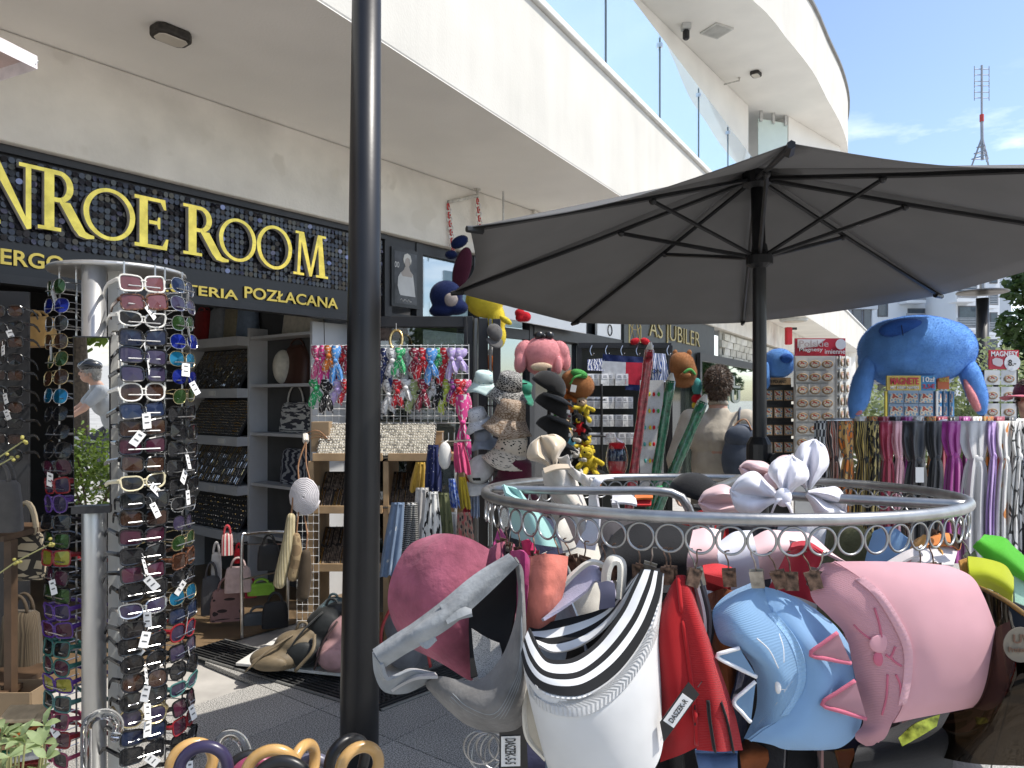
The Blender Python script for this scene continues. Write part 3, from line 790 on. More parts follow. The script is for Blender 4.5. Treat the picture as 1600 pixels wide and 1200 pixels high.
def tray(label, O, ea, eb, wa, wb, nrow, ncol, kind, seed, group='jewellery trays', base=velvet, jit=0.35, mats=None, size=0.008, lab_cat='tray'):
 """slanted tray: corner O, ea along, eb up the slope; covered by rows of small jewellery"""
 ea = Vector(ea).normalized(); eb = Vector(eb).normalized(); en = ea.cross(eb)
 if en.z < 0: en = -en
 t = thing('jewellery_tray', label, lab_cat, O + ea * wa / 2, 0, group)
 MB().prism([O, O + ea * wa, O + ea * wa + eb * wb, O + eb * wb], en * -0.02).build('tray_base', base, t)
 rim = MB()
 for (p0, p1) in ((O, O + ea * wa), (O + eb * wb, O + ea * wa + eb * wb), (O, O + eb * wb), (O + ea * wa, O + ea * wa + eb * wb)):
  rim.tube([p0, p1], 0.006, 4)
 rim.build('tray_rim', M('tray_rim', (0.03, 0.028, 0.026), rough=0.6), t)
 rd = random.Random(seed); b = MB()
 for j in range(nrow):
  for i in range(ncol):
   if rd.random() < 0.06: continue
   q = O + ea * (wa * (i + 0.5 + rd.uniform(-jit, jit) * .5) / ncol) + eb * (wb * (j + 0.5 + rd.uniform(-jit, jit) * .3) / nrow) + en * 0.006
   mi = 0 if rd.random() < 0.8 else 1
   if kind == 'ring':
    rr = size * rd.uniform(.8, 1.15)
    b.tube([q + (ea * math.cos(2 * PI * k / 7) + en * math.sin(2 * PI * k / 7)) * rr for k in range(7)], rr * .25, 4, closed=True, mi=mi)
    b.ell(q + en * rr, (rr * .5,) * 3, None, 5, 3, mi=mi)
   elif kind == 'bead':
    b.ell(q, (size * rd.uniform(.7, 1.2), size * rd.uniform(.6, 1.0), size * .8), None, 6, 4, mi=mi)
   else:
    x = rd.uniform(-.15, .15)
    b.tube([q - eb * (wb / nrow * .46), q + ea * x * size * 2, q + eb * (wb / nrow * .46)], size * .32, 4, mi=mi)
    b.ell(q - eb * (wb / nrow * .40), (size * .6,) * 3, None, 5, 3, mi=mi)
 j = b.build('jewellery', mats or [silver, goldj], t); j['kind'] = 'stuff'
 return t
slope = (UP * 0.86 + ef * -0.5).normalized()
for k, (z, lab, kd, nr, nc, bs, w2) in enumerate([(1.72, 'black tray of silver chains on the upper shelf of the white unit', 'chain', 9, 34, velvet, 0.40),
                                     (1.30, 'black tray of silver rings on the middle shelf of the white unit', 'ring', 13, 30, velvet, 0.36),
                                     (0.875, 'grey tray of bracelets on the lower shelf of the white unit', 'chain', 5, 30, M('tray_grey', (0.10, 0.10, 0.10), rough=0.8), 0.36),
                                     (0.47, 'black tray of small silver studs on the bottom shelf of the white unit', 'bead', 8, 22, velvet, 0.34)]):
 tray(lab, sp(SW - 0.1, z - 0.015, 0.06), -e1, slope, 0.9, w2, nr, nc, kd, 40 + k, 'trays on the white shelf unit', bs, size=0.011)
for k, (z, a) in enumerate([(1.72, 1.2), (1.30, 1.05), (1.30, 1.6), (0.875, 1.2)]):
 o = MB().box(sp(a, z - 0.06, 0.106), (0.10, 0.006, 0.045), math.atan2(e1.y, e1.x)).build('shelf_label', M('paper', (0.6, 0.59, 0.55), rough=0.8), su)
# handbags in the shelf unit
def handbag(name, label, base, ea, w_, h_, d_, mat, handle=True, group=None, taper=0.85, hm=None, hh=0.6, panel=None):
 ea = Vector(ea).normalized(); eo = UP.cross(ea)
 t = thing(name, label, 'bag', base, 0, group)
 rows = []
 for z, k in ((0, 1), (h_ * .12, 1.02), (h_ * .6, .98), (h_ * .92, taper), (h_, taper * .8)):
  pr = []
  dd = d_ * (1 if z < h_ * .5 else .8 if z < h_ * .95 else .45)
  for j in range(17):
   a = 2 * PI * j / 16
   sx = math.copysign(abs(math.cos(a)) ** .45, math.cos(a)); sy = math.copysign(abs(math.sin(a)) ** .55, math.sin(a))
   pr.append(base + UP * z + ea * (sx * w_ / 2 * k) + eo * (sy * dd / 2))
  rows.append(pr)
 MB().grid(rows).add(rows[0][:-1], [tuple(range(16))]).add(rows[-1][:-1], [tuple(range(16))]).build('body', mat, t, smooth=True)
 if panel:
  MB().prism([base + ea * (-w_ * .51) + UP * .01 + eo * -d_ * .52, base + ea * (w_ * .51) + UP * .01 + eo * -d_ * .52, base + ea * (w_ * .50) + UP * h_ * .4 + eo * -d_ * .52, base + ea * (-w_ * .5) + UP * h_ * .4 + eo * -d_ * .52], eo * d_ * 1.04).build('panel', panel, t, bevel=0.01)
 if handle:
  for s in (-1, 1):
   pts = [base + UP * (h_ * .95 + hh * h_ * math.sin(PI * k / 10)) + ea * (w_ * .26 * math.cos(PI * k / 10)) + eo * (s * d_ * .18) for k in range(11)]
   MB().tube(pts, 0.008, 6).build('handle', hm or mat, t, smooth=True)
 return t
ink = MP('toile_print', [(0.05, 0.05, 0.06), (0.55, 0.54, 0.50)], 'noise', 14, ratio=0.5)
ink2 = MP('oblique_print', [(0.02, 0.022, 0.04), (0.35, 0.36, 0.38)], 'swirl', 6, ratio=0.62)
handbag('handbag', 'cream canvas tote on the top shelf of the white unit', sp(0.30, 2.152, -.2), -e1, .46, .26, .16, cloth('cream', (0.55, 0.50, 0.40)), handle=False)
bk = handbag('backpack', 'cream and brown leather backpack on the second shelf of the white unit', sp(0.33, 1.737, -.2), -e1, .36, .33, .2, M('brown_leather', (0.07, 0.03, 0.02), rough=.45), handle=True, taper=.6, hh=.2)
blob('front_flap', [('e', sp(0.46, 1.88, -.12), (.09, .09, .15))], cloth('cream', (0.55, 0.50, 0.40)), bk, .012)
handbag('handbag', 'black and white printed book tote on the third shelf of the white unit', sp(0.33, 1.322, -.18), -e1, .42, .26, .16, ink, hh=.6)
handbag('handbag', 'dark blue monogram tote on the fourth shelf of the white unit', sp(0.33, 0.887, -.18), -e1, .40, .30, .16, ink2, handle=False)
for k, (a, m, n_) in enumerate([(1.70, cloth('red_bag', (0.22, 0.02, 0.02)), 'dark red'), (1.42, cloth('grey_bag', (0.22, 0.23, 0.24)), 'grey'), (1.17, cloth('khaki_bag', (0.24, 0.21, 0.14)), 'khaki'), (0.96, cloth('blue_bag', (0.18, 0.23, 0.30)), 'dusty blue')]):
 handbag('handbag', n_ + ' leather handbag on the top left shelf of the white unit', sp(a, 2.152, -.1), -e1, .23, .3, .14, m, hh=.15)
# ------------------------------------------------------------------ neighbours along the building: souvenir sign, jeweller, stone wall
def bx2(px0, px1, py0, py1, off, th, ref=None):
 """box lying on the second facade plane between two pixel columns; heights taken at the left column"""
 a = FF(px0, py1, off, 2); e = FF(px1, py1, off, 2); a2 = FF(px0, py0, off, 2)
 e.z = a.z; z1 = a2.z
 return MB().prism([a, e, Vector((e.x, e.y, z1)), Vector((a.x, a.y, z1))], nf * th), a, (e - a).length, z1 - a.z
red_letter = M('red_letter', (0.55, 0.02, 0.03), rough=0.5)
white_sign = M('white_sign', (0.72, 0.72, 0.71), rough=0.4, var=0.02)
so = thing('souvenir_sign', 'white sign with red lettering hung under the overhang behind the umbrella', 'sign', FF(850, 500, 0.3, 2))
a, e = P(772, 492, 6.9), P(916, 522, 8.7)
ex = Vector((e.x - a.x, e.y - a.y, 0)).normalized(); wd = Vector((e.x - a.x, e.y - a.y, 0)).length
b0 = Vector((a.x, a.y, 2.385))
MB().prism([b0, b0 + ex * wd, b0 + ex * wd + UP * .5, b0 + UP * .5], UP.cross(ex) * 0.03).build('sign_board', white_sign, so)
text('lettering', 'SOUVENIRS', b0 + ex * .06 + UP * .12 - UP.cross(ex) * .002, ex, UP, wd * .95, .26, red_letter, so, 0.004, 0.01)
for k in (0.08, 0.92):
 MB().tube([b0 + ex * (wd * k) + UP * .5, b0 + ex * (wd * k) + UP * 1.21], 0.01, 6).build('hanger', steel, so)
# dark glazing behind it
sf = thing('souvenir_facade', 'dark glazed souvenir shop facade under the white sign', 'facade', FF(880, 600, 0.0, 2))
L2 = 4.0
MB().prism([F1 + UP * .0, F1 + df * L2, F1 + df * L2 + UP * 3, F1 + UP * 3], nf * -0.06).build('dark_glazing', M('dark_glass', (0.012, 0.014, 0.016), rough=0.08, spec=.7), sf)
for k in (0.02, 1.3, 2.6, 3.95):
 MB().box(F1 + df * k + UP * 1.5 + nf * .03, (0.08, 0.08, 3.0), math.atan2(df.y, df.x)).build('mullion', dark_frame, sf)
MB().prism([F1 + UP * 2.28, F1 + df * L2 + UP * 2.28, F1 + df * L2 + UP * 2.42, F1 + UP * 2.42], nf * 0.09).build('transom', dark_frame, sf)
pn, a0, wl, hl = bx2(930, 967, 497, 537, 0.05, 0.03)
sg = thing('small_sign', 'small white panel with a pictogram beside the dark jeweller sign', 'sign', a0)
pn.build('sign_board', white_sign, sg)
M('ink', (0.03, 0.03, 0.03))
MB().tube([a0 + df * wl * .5 + UP * hl * .62 + nf * .036 + (df * math.cos(k * PI / 6) + UP * math.sin(k * PI / 6)) * .07 for k in range(12)], .008, 5, closed=True).build('pictogram', M('ink', (0, 0, 0)), sg)
# jeweller
pn, a0, wl, hl = bx2(970, 1112, 440, 592, 0.06, 0.05)
j = thing('jeweller_sign', 'dark grey jeweller sign with gold lettering and faceted diamond emblem', 'sign', a0)
pn.build('sign_board', M('jub_grey', (0.045, 0.05, 0.05), rough=0.5), j)
gl2 = M('dull_gold', (0.45, 0.36, 0.16), rough=0.35, metal=0.8)
def jp(px, py): return FF(px, py, 0.112, 2)
o_, q_ = jp(1013, 534), jp(1092, 542)
text('lettering', 'AS JUBILER', Vector((o_.x, o_.y, FF(1050, 541, .112, 2).z)), df, UP, Vector((q_.x - o_.x, q_.y - o_.y, 0)).length, .34, gl2, j, .02, -0.01)
cN = jp(992, 522); hr = 0.26
hx = [cN + df * (hr * math.cos(PI / 2 + k * PI / 3)) + UP * (hr * math.sin(PI / 2 + k * PI / 3)) for k in range(6)]
em = MB(); em.tube(hx, .012, 5, closed=True)
for u, v in ((0, 2), (2, 4), (4, 0)): em.tube([hx[u], hx[v]], .008, 5)
tri = [cN + (q - cN) * .5 for q in hx[1::2]]
em.tube(tri, .008, 5, closed=True)
for k in range(3): em.tube([tri[k], hx[1 + 2 * k]], .008, 5)
em.build('emblem', gl2, j)
jf = thing('jeweller_window', 'black framed jeweller window below the dark grey sign', 'window', FF(1080, 640, 0, 2))
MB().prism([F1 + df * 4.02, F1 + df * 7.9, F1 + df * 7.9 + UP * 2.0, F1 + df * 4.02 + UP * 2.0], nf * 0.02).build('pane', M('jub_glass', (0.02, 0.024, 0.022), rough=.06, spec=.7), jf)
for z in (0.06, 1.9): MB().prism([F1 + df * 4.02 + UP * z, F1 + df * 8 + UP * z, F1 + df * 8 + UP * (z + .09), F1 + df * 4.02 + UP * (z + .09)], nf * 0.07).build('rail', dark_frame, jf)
# pale stone slip wall, individual stones near enough to tell apart
sw = thing('stone_wall', 'cream split stone wall beyond the jeweller sign', 'wall', F1 + df * 11)
MB().prism([F1 + df * 8.0, F1 + df * 20, F1 + df * 20 + UP * 3.0, F1 + df * 8.0 + UP * 3.0], nf * 0.03).build('wall_core', M('stone_joint', (0.42, 0.40, 0.34), rough=.95), sw)
stones = [M('stone_%d' % k, col, rough=.95, var=.15, vscale=6, bump=.8, bscale=25) for k, col in enumerate([(0.60, 0.57, 0.48), (0.52, 0.49, 0.41), (0.66, 0.63, 0.55)])]
rnd = random.Random(11)
sm_ = []
for k in range(6):
 b = MB().box((0, 0, 0), (0.48, 0.05, 0.135)); me = b.mesh('stone')
 for v in me.vertices: v.co += Vector((rnd.uniform(-.01, .01), rnd.uniform(-.02, .008), rnd.uniform(-.006, .006)))
 me.materials.append(stones[k % 3]); sm_.append(me)
rot = math.atan2(df.y, df.x)
num = 0
for r_ in range(10):
 z = 1.55 + r_ * 0.148
 x = 8.2 + (r_ % 2) * 0.25
 while x < 15 and num < 290:
  o = bpy.data.objects.new('stone', rnd.choice(sm_)); COL.objects.link(o); o.parent = sw
  o.location = F1 + df * x + nf * (0.055) + UP * z - rootloc(sw); o.rotation_euler = (0, 0, rot); x += 0.50; num += 1
# window with dark frame in front of the stone wall
wt = thing('shop_window', 'black framed shop window with large letters in front of the stone wall', 'window', FF(1150, 640, 0.2, 2))
a, e = FF(1092, 600, .14, 2), FF(1215, 600, .14, 2)
wx = Vector((e.x - a.x, e.y - a.y, 0)); wl = wx.length; a.z = 0
zt = FF(1130, 570, .14, 2).z
MB().prism([a, a + df * wl, a + df * wl + UP * zt, a + UP * zt], nf * .02).build('pane', glass_mat('pale_glass', (.95, 1, .97), 0.25, tr=(.7, .78, .72)), wt)
MB().prism([a + UP * zt, a + df * wl + UP * zt, a + df * wl + UP * (zt + .14), a + UP * (zt + .14)], nf * .06).build('frame', dark_frame, wt)
MB().prism([a - df * .12, a, a + UP * (zt + .14), a - df * .12 + UP * (zt + .14)], nf * .06).build('frame', dark_frame, wt)
lt = M('grey_letter', (0.14, 0.16, 0.15), rough=.6)
for s_, py0, py1 in (('L', 587, 606), ('U', 609, 630)):
 p0 = FF(1143, py1, .17, 2); h_ = FF(1143, py0, .17, 2).z - p0.z
 text('lettering', s_, p0, df, UP, .75, h_, lt, wt, .01, 0.03)
# small fittings under the far part of the soffit
far_l = thing('ceiling_lamp', 'flat white lamp on the soffit above the magnet stand', 'lamp', onS(1240, 498))
MB().lathe([(0.30, -0.07), (0.33, -.05), (0.33, 0)], n=20).build('housing', M('lamp_w', (.5, .5, .48)), far_l, world=False)
MB().lathe([(0.24, -0.082), (0.24, -.06)], n=20).build('diffuser', M('lamp_diffuser', (0, 0, 0)), far_l, world=False)
v = thing('wall_lamp', 'red lamp bracket on the far wall beside the magnet stand sign', 'lamp', P(1232, 525, 19))
MB().box((0, 0, 0), (.16, .16, .45)).build('housing', red_letter, v, world=False, bevel=.03)
MB().box((0.1, 0.1, 0.2), (.3, .05, .06)).build('bracket', dark_frame, v, world=False)
col_ = thing('building_column', 'slim white column at the far end of the arcade', 'column', (fas(31).x - .6, fas(31).y, 0))
MB().lathe([(0.32, 0), (0.30, .1), (0.28, .2), (0.28, 3.4), (0.34, 3.598)], n=20).build('shaft', plaster, col_, world=False, smooth=False)
MB().box((0, 0, .04), (.8, .8, .08)).build('base', plaster, col_, world=False)
# ------------------------------------------------------------------ far background: flats, mast, crane, trees, disc lamp
flat_white = M('render_white', (0.72, 0.74, 0.76), rough=.85, var=.04, vscale=.3)
flat_grey = M('render_grey', (0.36, 0.40, 0.45), rough=.85, var=.04, vscale=.3)
fglass = M('far_glass', (0.05, 0.07, 0.09), rough=.08, spec=.8)
fframe = M('far_frame', (0.10, 0.10, 0.11), rough=.5)
def block(label, px0, px1, Y, ztop, depth, mat, wins, group=None, cat='building', rails=(), base=0):
 x0, x1 = (px0 - CX) / FPX * Y, (px1 - CX) / FPX * Y
 t = thing('apartment_building', label, cat, ((x0 + x1) / 2, Y, 0), 0, group)
 MB().box(((x0 + x1) / 2, Y + depth / 2, ztop / 2), (x1 - x0, depth, ztop)).build('wall', mat, t)
 MB().box(((x0 + x1) / 2, Y + depth / 2, ztop + .15), (x1 - x0 + .5, depth + .5, .3)).build('roof', flat_grey, t)
 for (a, b_, u, v_) in wins:
  p, q = P(a, v_, Y), P(b_, u, Y)
  wn = MB().box(((p.x + q.x) / 2, Y - 0.02, (p.z + q.z) / 2), (q.x - p.x, .08, q.z - p.z)).build('window', fframe, t)
  nn = max(1, round((q.x - p.x) / 1.1))
  for k in range(nn):
   cx = p.x + (q.x - p.x) * (k + .5) / nn
   MB().box((cx, Y - .055, (p.z + q.z) / 2), ((q.x - p.x) / nn - .14, .03, q.z - p.z - .16)).build('pane', fglass, wn)
 for (a, b_, u, v_) in rails:
  p, q = P(a, v_, Y - 1.1), P(b_, u, Y - 1.1)
  bl = MB().box(((p.x + q.x) / 2, Y - .56, p.z - .1), (q.x - p.x, 1.1, .2)).build('balcony', mat, t)
  rb = MB()
  nb = 6
  for k in range(nb): rb.box(((p.x + q.x) / 2, Y - 1.09, p.z + (q.z - p.z) * (k + 1) / nb), (q.x - p.x, .04, .05))
  rb.box((p.x + .03, Y - 1.09, (p.z + q.z) / 2), (.05, .05, q.z - p.z)); rb.box((q.x - .03, Y - 1.09, (p.z + q.z) / 2), (.05, .05, q.z - p.z))
  rb.build('railing', M('rail_grey', (.32, .33, .35), rough=.4, metal=.5), bl)
 return t
block('white apartment block with square windows behind the large blue plush', 1362, 1497, 58, 19.0, 12, flat_white,
      [(1371, 1387, 472, 495), (1371, 1387, 508, 531), (1418, 1445, 482, 493), (1371, 1387, 600, 614), (1418, 1445, 455, 467), (1371, 1387, 437, 459), (1418, 1445, 520, 533), (1371, 1387, 560, 583)],
      rails=((1416, 1447, 462, 469), (1416, 1447, 490, 497)))
block('tall white apartment block with stacked balconies behind the disc lamp', 1494, 1562, 54, 18.2, 14, flat_white,
      [(1497, 1525, 420, 465), (1497, 1525, 478, 512), (1497, 1525, 522, 540), (1546, 1558, 450, 476), (1546, 1558, 488, 518), (1546, 1558, 530, 548), (1546, 1558, 425, 443), (1497, 1525, 550, 575)],
      rails=((1495, 1527, 445, 467), (1495, 1527, 497, 512), (1545, 1560, 460, 477), (1545, 1560, 504, 519)))
block('glass fronted white wing adjoining the overhang', 1330, 1363, 48, 7.5, 10, flat_grey, [(1331, 1346, 478, 520), (1348, 1361, 478, 520), (1348, 1361, 560, 590)])
# radio mast on the roof of the tall block
t = thing('radio_mast', 'red and white lattice radio mast with aerials against the sky', 'mast', P(1535, 245, 60))
Ym = 60
mm = M('mast_grey', (.30, .31, .33), rough=.5, metal=.4); mrd = M('mast_red', (.45, .05, .04), rough=.6)
m0, m1 = P(1535, 250, Ym), P(1534, 102, Ym)
MB().tube([m0, P(1534, 180, Ym)], .12, 8).build('mast_tube', mm, t)
MB().tube([P(1534, 180, Ym), m1], .09, 6).build('upper_tube', mm, t)
MB().tube([P(1534, 190, Ym), P(1534, 179, Ym)], .16, 8).build('red_section', mrd, t)
for k in range(3):
 a = 2 * PI * k / 3 + .4
 ft = P(1535, 246, Ym) + Vector((math.cos(a) * .75, math.sin(a) * .75, -.6))
 MB().tube([ft, P(1535, 213, Ym)], .07, 5).build('stay', mm, t)
rk = MB()
for py in (246, 238, 229):
 rr = .75 * (py - 210) / 36
 rk.tube([P(1535, py, Ym) + Vector((rr * math.cos(2 * PI * k / 3 + .4), rr * math.sin(2 * PI * k / 3 + .4), 0)) for k in range(3)], .045, 4, closed=True)
rk.build('stay_rings', mm, t)
for i, py in enumerate((108, 117, 127, 134, 144, 153)):
 q = P(1534, py, Ym)
 MB().tube([q + Vector((-.62, 0, 0)), q + Vector((.62, 0, 0))], .035, 4).build('cross_arm', mm, t)
 for s in (-1, 1):
  MB().tube([q + Vector((s * .6, 0, -.22)), q + Vector((s * .6, 0, .25))], .035, 4).build('aerial', mm, t)
# building under the mast
block('low grey roof block carrying the radio mast', 1500, 1580, 59, P(1535, 262, 59).z - .3, 6, flat_grey, [])
# lattice crane jib
t = thing('tower_crane', 'green lattice crane jib beyond the trees at the right edge', 'crane', (44, 62, 0))
cm = M('crane_green', (.18, .34, .32), rough=.6)
zz = P(1580, 430, 62).z
b = MB(); x0, x1 = P(1555, 430, 62).x, P(1555, 430, 62).x + 14
for yo, zo in ((0, 0), (1, 0), (.5, .9)): b.tube([(x0, 62 + yo, zz + zo), (x1, 62 + yo, zz + zo)], .07, 4)
n = 12
for k in range(n):
 xa = x0 + (x1 - x0) * k / n; xb = x0 + (x1 - x0) * (k + .5) / n; xc = x0 + (x1 - x0) * (k + 1) / n
 for yo in (0, 1):
  b.tube([(xa, 62 + yo, zz), (xb, 62.5, zz + .9)], .05, 4); b.tube([(xb, 62.5, zz + .9), (xc, 62 + yo, zz)], .05, 4)
b.build('jib', cm, t)
b = MB()
for xo in (-.6, .6):
 for yo in (-.6, .6): b.tube([(x0 + 10 + xo, 62.5 + yo, 0), (x0 + 10 + xo, 62.5 + yo, zz)], .08, 4)
for k in range(10): b.tube([(x0 + 9.4, 61.9, zz * k / 10), (x0 + 10.6, 61.9, zz * (k + 1) / 10)], .06, 4)
b.build('tower', cm, t)
# ---- trees and shrubs
bark = M('bark', (.09, .065, .045), rough=.9, var=.3, vscale=20, bump=.6, bscale=40)
def leafmat(name, col):
 if name in MATS: return MATS[name]
 m = M(name, col, rough=.55, var=.35, vscale=3, spec=.4)
 n = m.node_tree; lk = n.links.new
 tr = n.nodes.new('ShaderNodeBsdfTranslucent'); tr.inputs['Color'].default_value = (min(1, col[0] * 1.8), min(1, col[1] * 1.8), col[2] * 1.2, 1)
 ms = n.nodes.new('ShaderNodeMixShader'); ms.inputs[0].default_value = .3
 lk(n.nodes['Principled BSDF'].outputs[0], ms.inputs[1]); lk(tr.outputs[0], ms.inputs[2]); lk(ms.outputs[0], n.nodes['Material Output'].inputs['Surface'])
 return m
def leaf_cloud(b, rd, centre, rad, count, size, asp=.55):
 for _ in range(count):
  while True:
   q = Vector((rd.uniform(-1, 1), rd.uniform(-1, 1), rd.uniform(-1, 1)))
   if .15 < q.length <= 1: break
  ce = centre + Vector((q.x * rad[0], q.y * rad[1], q.z * rad[2]))
  a = Vector((rd.gauss(0, 1), rd.gauss(0, 1), rd.gauss(0, .6))).normalized(); bb = a.orthogonal().normalized()
  bb = (Matrix.Rotation(rd.uniform(0, 6.28), 3, a) @ bb); s = size * rd.uniform(.6, 1.3)
  b.add([ce - a * s, ce + bb * s * asp, ce + a * s, ce - bb * s * asp], [(0, 1, 2, 3)])
def tree(name, label, base, h, cr_, seed, mat, size=.16, n=5000, group=None, cat='tree'):
 rd = random.Random(seed); base = Vector(base)
 t = thing(name, label, cat, base, 0, group)
 tr = MB(); tr.tube([base, base + UP * h * .25 + Vector((.05 * h * rd.uniform(-1, 1), 0, 0)), base + UP * h * .8], [h * .03, h * .022, h * .008], 8)
 cl = MB()
 for k in range(22):
  a = rd.uniform(0, 6.28); rr = cr_ * rd.uniform(.2, .85); z = h * rd.uniform(.32, .95)
  rr *= math.sin(min(1, (z / h - .2) * 1.6) * PI * .8) * .9 + .2
  ce = base + Vector((rr * math.cos(a), rr * math.sin(a), z))
  tr.tube([base + UP * (z * .7), ce], [h * .008, h * .002], 5)
  leaf_cloud(cl, rd, ce, (cr_ * .36, cr_ * .36, h * .10), n // 22, size)
 tr.build('trunk', bark, t); cl.build('crown', mat, t)
 return t
lm1 = leafmat('leaf_green', (.06, .10, .03)); lm2 = leafmat('leaf_dark', (.035, .065, .025)); lm3 = leafmat('leaf_silver', (.22, .26, .15)); lm4 = leafmat('leaf_fresh', (.11, .16, .03))
tree('broadleaf_tree', 'broad green tree at the right edge beyond the magnet sign', (25.3, 34, 0), 8.2, 2.6, 5, lm1, .20, 9000)
tree('broadleaf_tree', 'darker tree partly behind the disc lamp at the right edge', (31.5, 42, 0), 8.2, 2.8, 6, lm2, .22, 8000)
def bush(name, label, base, rad, seed, mat, n=2500, size=.03, group=None):
 rd = random.Random(seed); base = Vector(base); t = thing(name, label, 'shrub', base, 0, group)
 st = MB(); cl = MB()
 for k in range(10):
  a = rd.uniform(0, 6.28); tip = base + Vector((math.cos(a) * rad[0] * .6, math.sin(a) * rad[1] * .6, rad[2] * rd.uniform(1.0, 1.7)))
  st.tube([base, base.lerp(tip, .5) + Vector((0, 0, .1)), tip], [.015, .01, .004], 5)
  leaf_cloud(cl, rd, tip, (rad[0] * .55, rad[1] * .55, rad[2] * .55), n // 10, size)
 st.build('stems', bark, t); cl.build('foliage', mat, t)
bush('shrub', 'silvery shrub between the magnet stands beside the blue plush', (P(1375, 640, 7).x, 7, 0), (.35, .35, .8), 2, lm3, 3500, .03)
bush('shrub', 'tall silvery hedge shrub behind the magnet display at the right', (P(1510, 600, 7.5).x, 7.5, 0), (.6, .4, 1.0), 4, lm3, 6000, .03)
bush('shrub', 'low olive shrub behind the scarf rack at the right edge', (P(1575, 620, 9).x, 9, 0), (.6, .5, .9), 9, lm1, 4000, .04)
# ---- street lamp with a flat disc head
t = thing('street_lamp', 'black street lamp post with a wide flat disc head', 'street lamp', (P(1535, 600, 11).x, 11, 0))
X = P(1535, 600, 11).x
MB().tube([(X, 11, 0), (X, 11, P(1535, 466, 11).z)], .085, 14).build('post', black_metal, t, smooth=True)
zz = P(1535, 459, 11).z
MB().lathe([(.08, -.02), (.30, 0), (.345, .012), (.345, .03), (.30, .045), (.05, .07)], (X, 11, zz), 32).build('disc_head', M('lamp_disc', (.10, .09, .08), rough=.4, metal=.5, var=.4), t)
MB().tube([(X, 11, zz + .05), (X, 11, P(1535, 420, 11).z)], .04, 8).build('upper_stub', M('rail_grey', (0, 0, 0)), t)
# ------------------------------------------------------------------ black pole near the camera
X0 = (562 - CX) / FPX * 2.8
t = thing('lamp_post', 'tall black steel post in the foreground beside the sunglasses rack', 'post', (X0, 2.8, 0))
pole_m = M('pole_black', (0.008, 0.008, 0.009), rough=.38, var=.25, vscale=7, bump=.05, bscale=60, spots=(260, .76, (.18, .18, .17)))
top = P(575.5, -330, 2.8)
pb_ = MB().tube([(X0 - .003, 2.8, 0), (X0, 2.8, .5), (P(568, 600, 2.8).x, 2.8, 1.66), top], [.073, .0725, .064, .050], 40).build('shaft', pole_m, t, smooth=True)
MB().lathe([(.13, 0), (.13, .015), (.085, .02), (.08, .06)], (X0, 2.8, 0), 28).build('base_flange', pole_m, t)
# ------------------------------------------------------------------ large grey umbrella
UC = Vector((1.03, 3.1, 0)); UR = 1.35
um = thing('market_umbrella', 'large dark grey market umbrella with black pole and ribs', 'umbrella', UC + Vector((.03, 0, 0)))
zc = {-105: 2.226, -60: 2.222, -15: 2.20, 30: 2.138, 75: 2.063, 120: 2.049, 165: 2.107, 210: 2.169}
angs = [-105, -60, -15, 30, 75, 120, 165, 210]
cor = [UC + Vector((UR * math.cos(R(a)), UR * math.sin(R(a)), zc[a])) for a in angs]
apex = UC + Vector((0, 0, 2.575))
canopy = M('canopy_grey', (0.17, 0.167, 0.163), rough=.85, var=.06, vscale=5, bump=.12, bscale=600, sheen=.1)
cm_ = canopy.node_tree; _tr = cm_.nodes.new('ShaderNodeBsdfTranslucent'); _tr.inputs['Color'].default_value = (.24, .236, .232, 1)
_ms = cm_.nodes.new('ShaderNodeMixShader'); _ms.inputs[0].default_value = .36
cm_.links.new(cm_.nodes['Principled BSDF'].outputs[0], _ms.inputs[1]); cm_.links.new(_tr.outputs[0], _ms.inputs[2]); cm_.links.new(_ms.outputs[0], cm_.nodes['Material Output'].inputs['Surface'])
for k in range(8):
 p, q = cor[k], cor[(k + 1) % 8]
 rows = []
 for j in range(13):
  v = 0.04 + 0.96 * j / 12
  row = []
  for i in range(13):
   u = i / 12
   a_ = apex.lerp(p, v); b_ = apex.lerp(q, v)
   x = a_.lerp(b_, u)
   sag = 0.035 * v * math.sin(PI * u) * (1 - .3 * v)
   inw = 0.055 * v * v * math.sin(PI * u)
   rad = (UC - x); rad.z = 0
   x = x + rad.normalized() * inw - UP * sag * .7
   row.append(x)
  rows.append(row)
 MB().grid(rows).build('canopy_panel', canopy, um, smooth=True, solid=.0015)
vent = MB()
vr = [[apex + Vector((math.cos(2 * PI * i / 24) * r_, math.sin(2 * PI * i / 24) * r_, z + .012 * math.sin(6 * PI * i / 24))) for i in range(25)] for r_, z in ((.02, .02), (.10, .012), (.2, -.045))]
vent.grid(vr).build('vent_cap', canopy, um, smooth=True, solid=.0015)
hub = UC + Vector((0, 0, 2.552)); slh = UC + Vector((.012, 0, 2.205))
for k in range(8):
 tip = cor[k]; dn = UP * -.018
 MB().tube([hub + dn, hub.lerp(tip, .5) + dn * 1.0, tip + dn * .4], .0095, 6).build('rib', black_metal, um)
 MB().tube([tip + dn - (tip - hub).normalized() * .05, tip + dn * .2 + (tip - hub).normalized() * .012], [.014, .011], 6).build('rib_end_cap', black_metal, um)
 mid = hub.lerp(tip, .42) + dn * 1.7
 MB().tube([slh + (tip - slh).normalized() * .03, mid], .009, 6).build('strut', black_metal, um)
 MB().ell(mid, (.015, .015, .015), None, 8, 6).build('joint', black_metal, um)
MB().lathe([(.03, -.05), (.055, -.035), (.055, 0), (.035, .02), (.03, .05)], slh, 16).build('slider_hub', black_metal, um)
MB().lathe([(.03, -.06), (.06, -.045), (.06, .01), (.03, .03)], hub, 16).build('top_hub', black_metal, um)
xb = P(1190, 800, 3.1).x
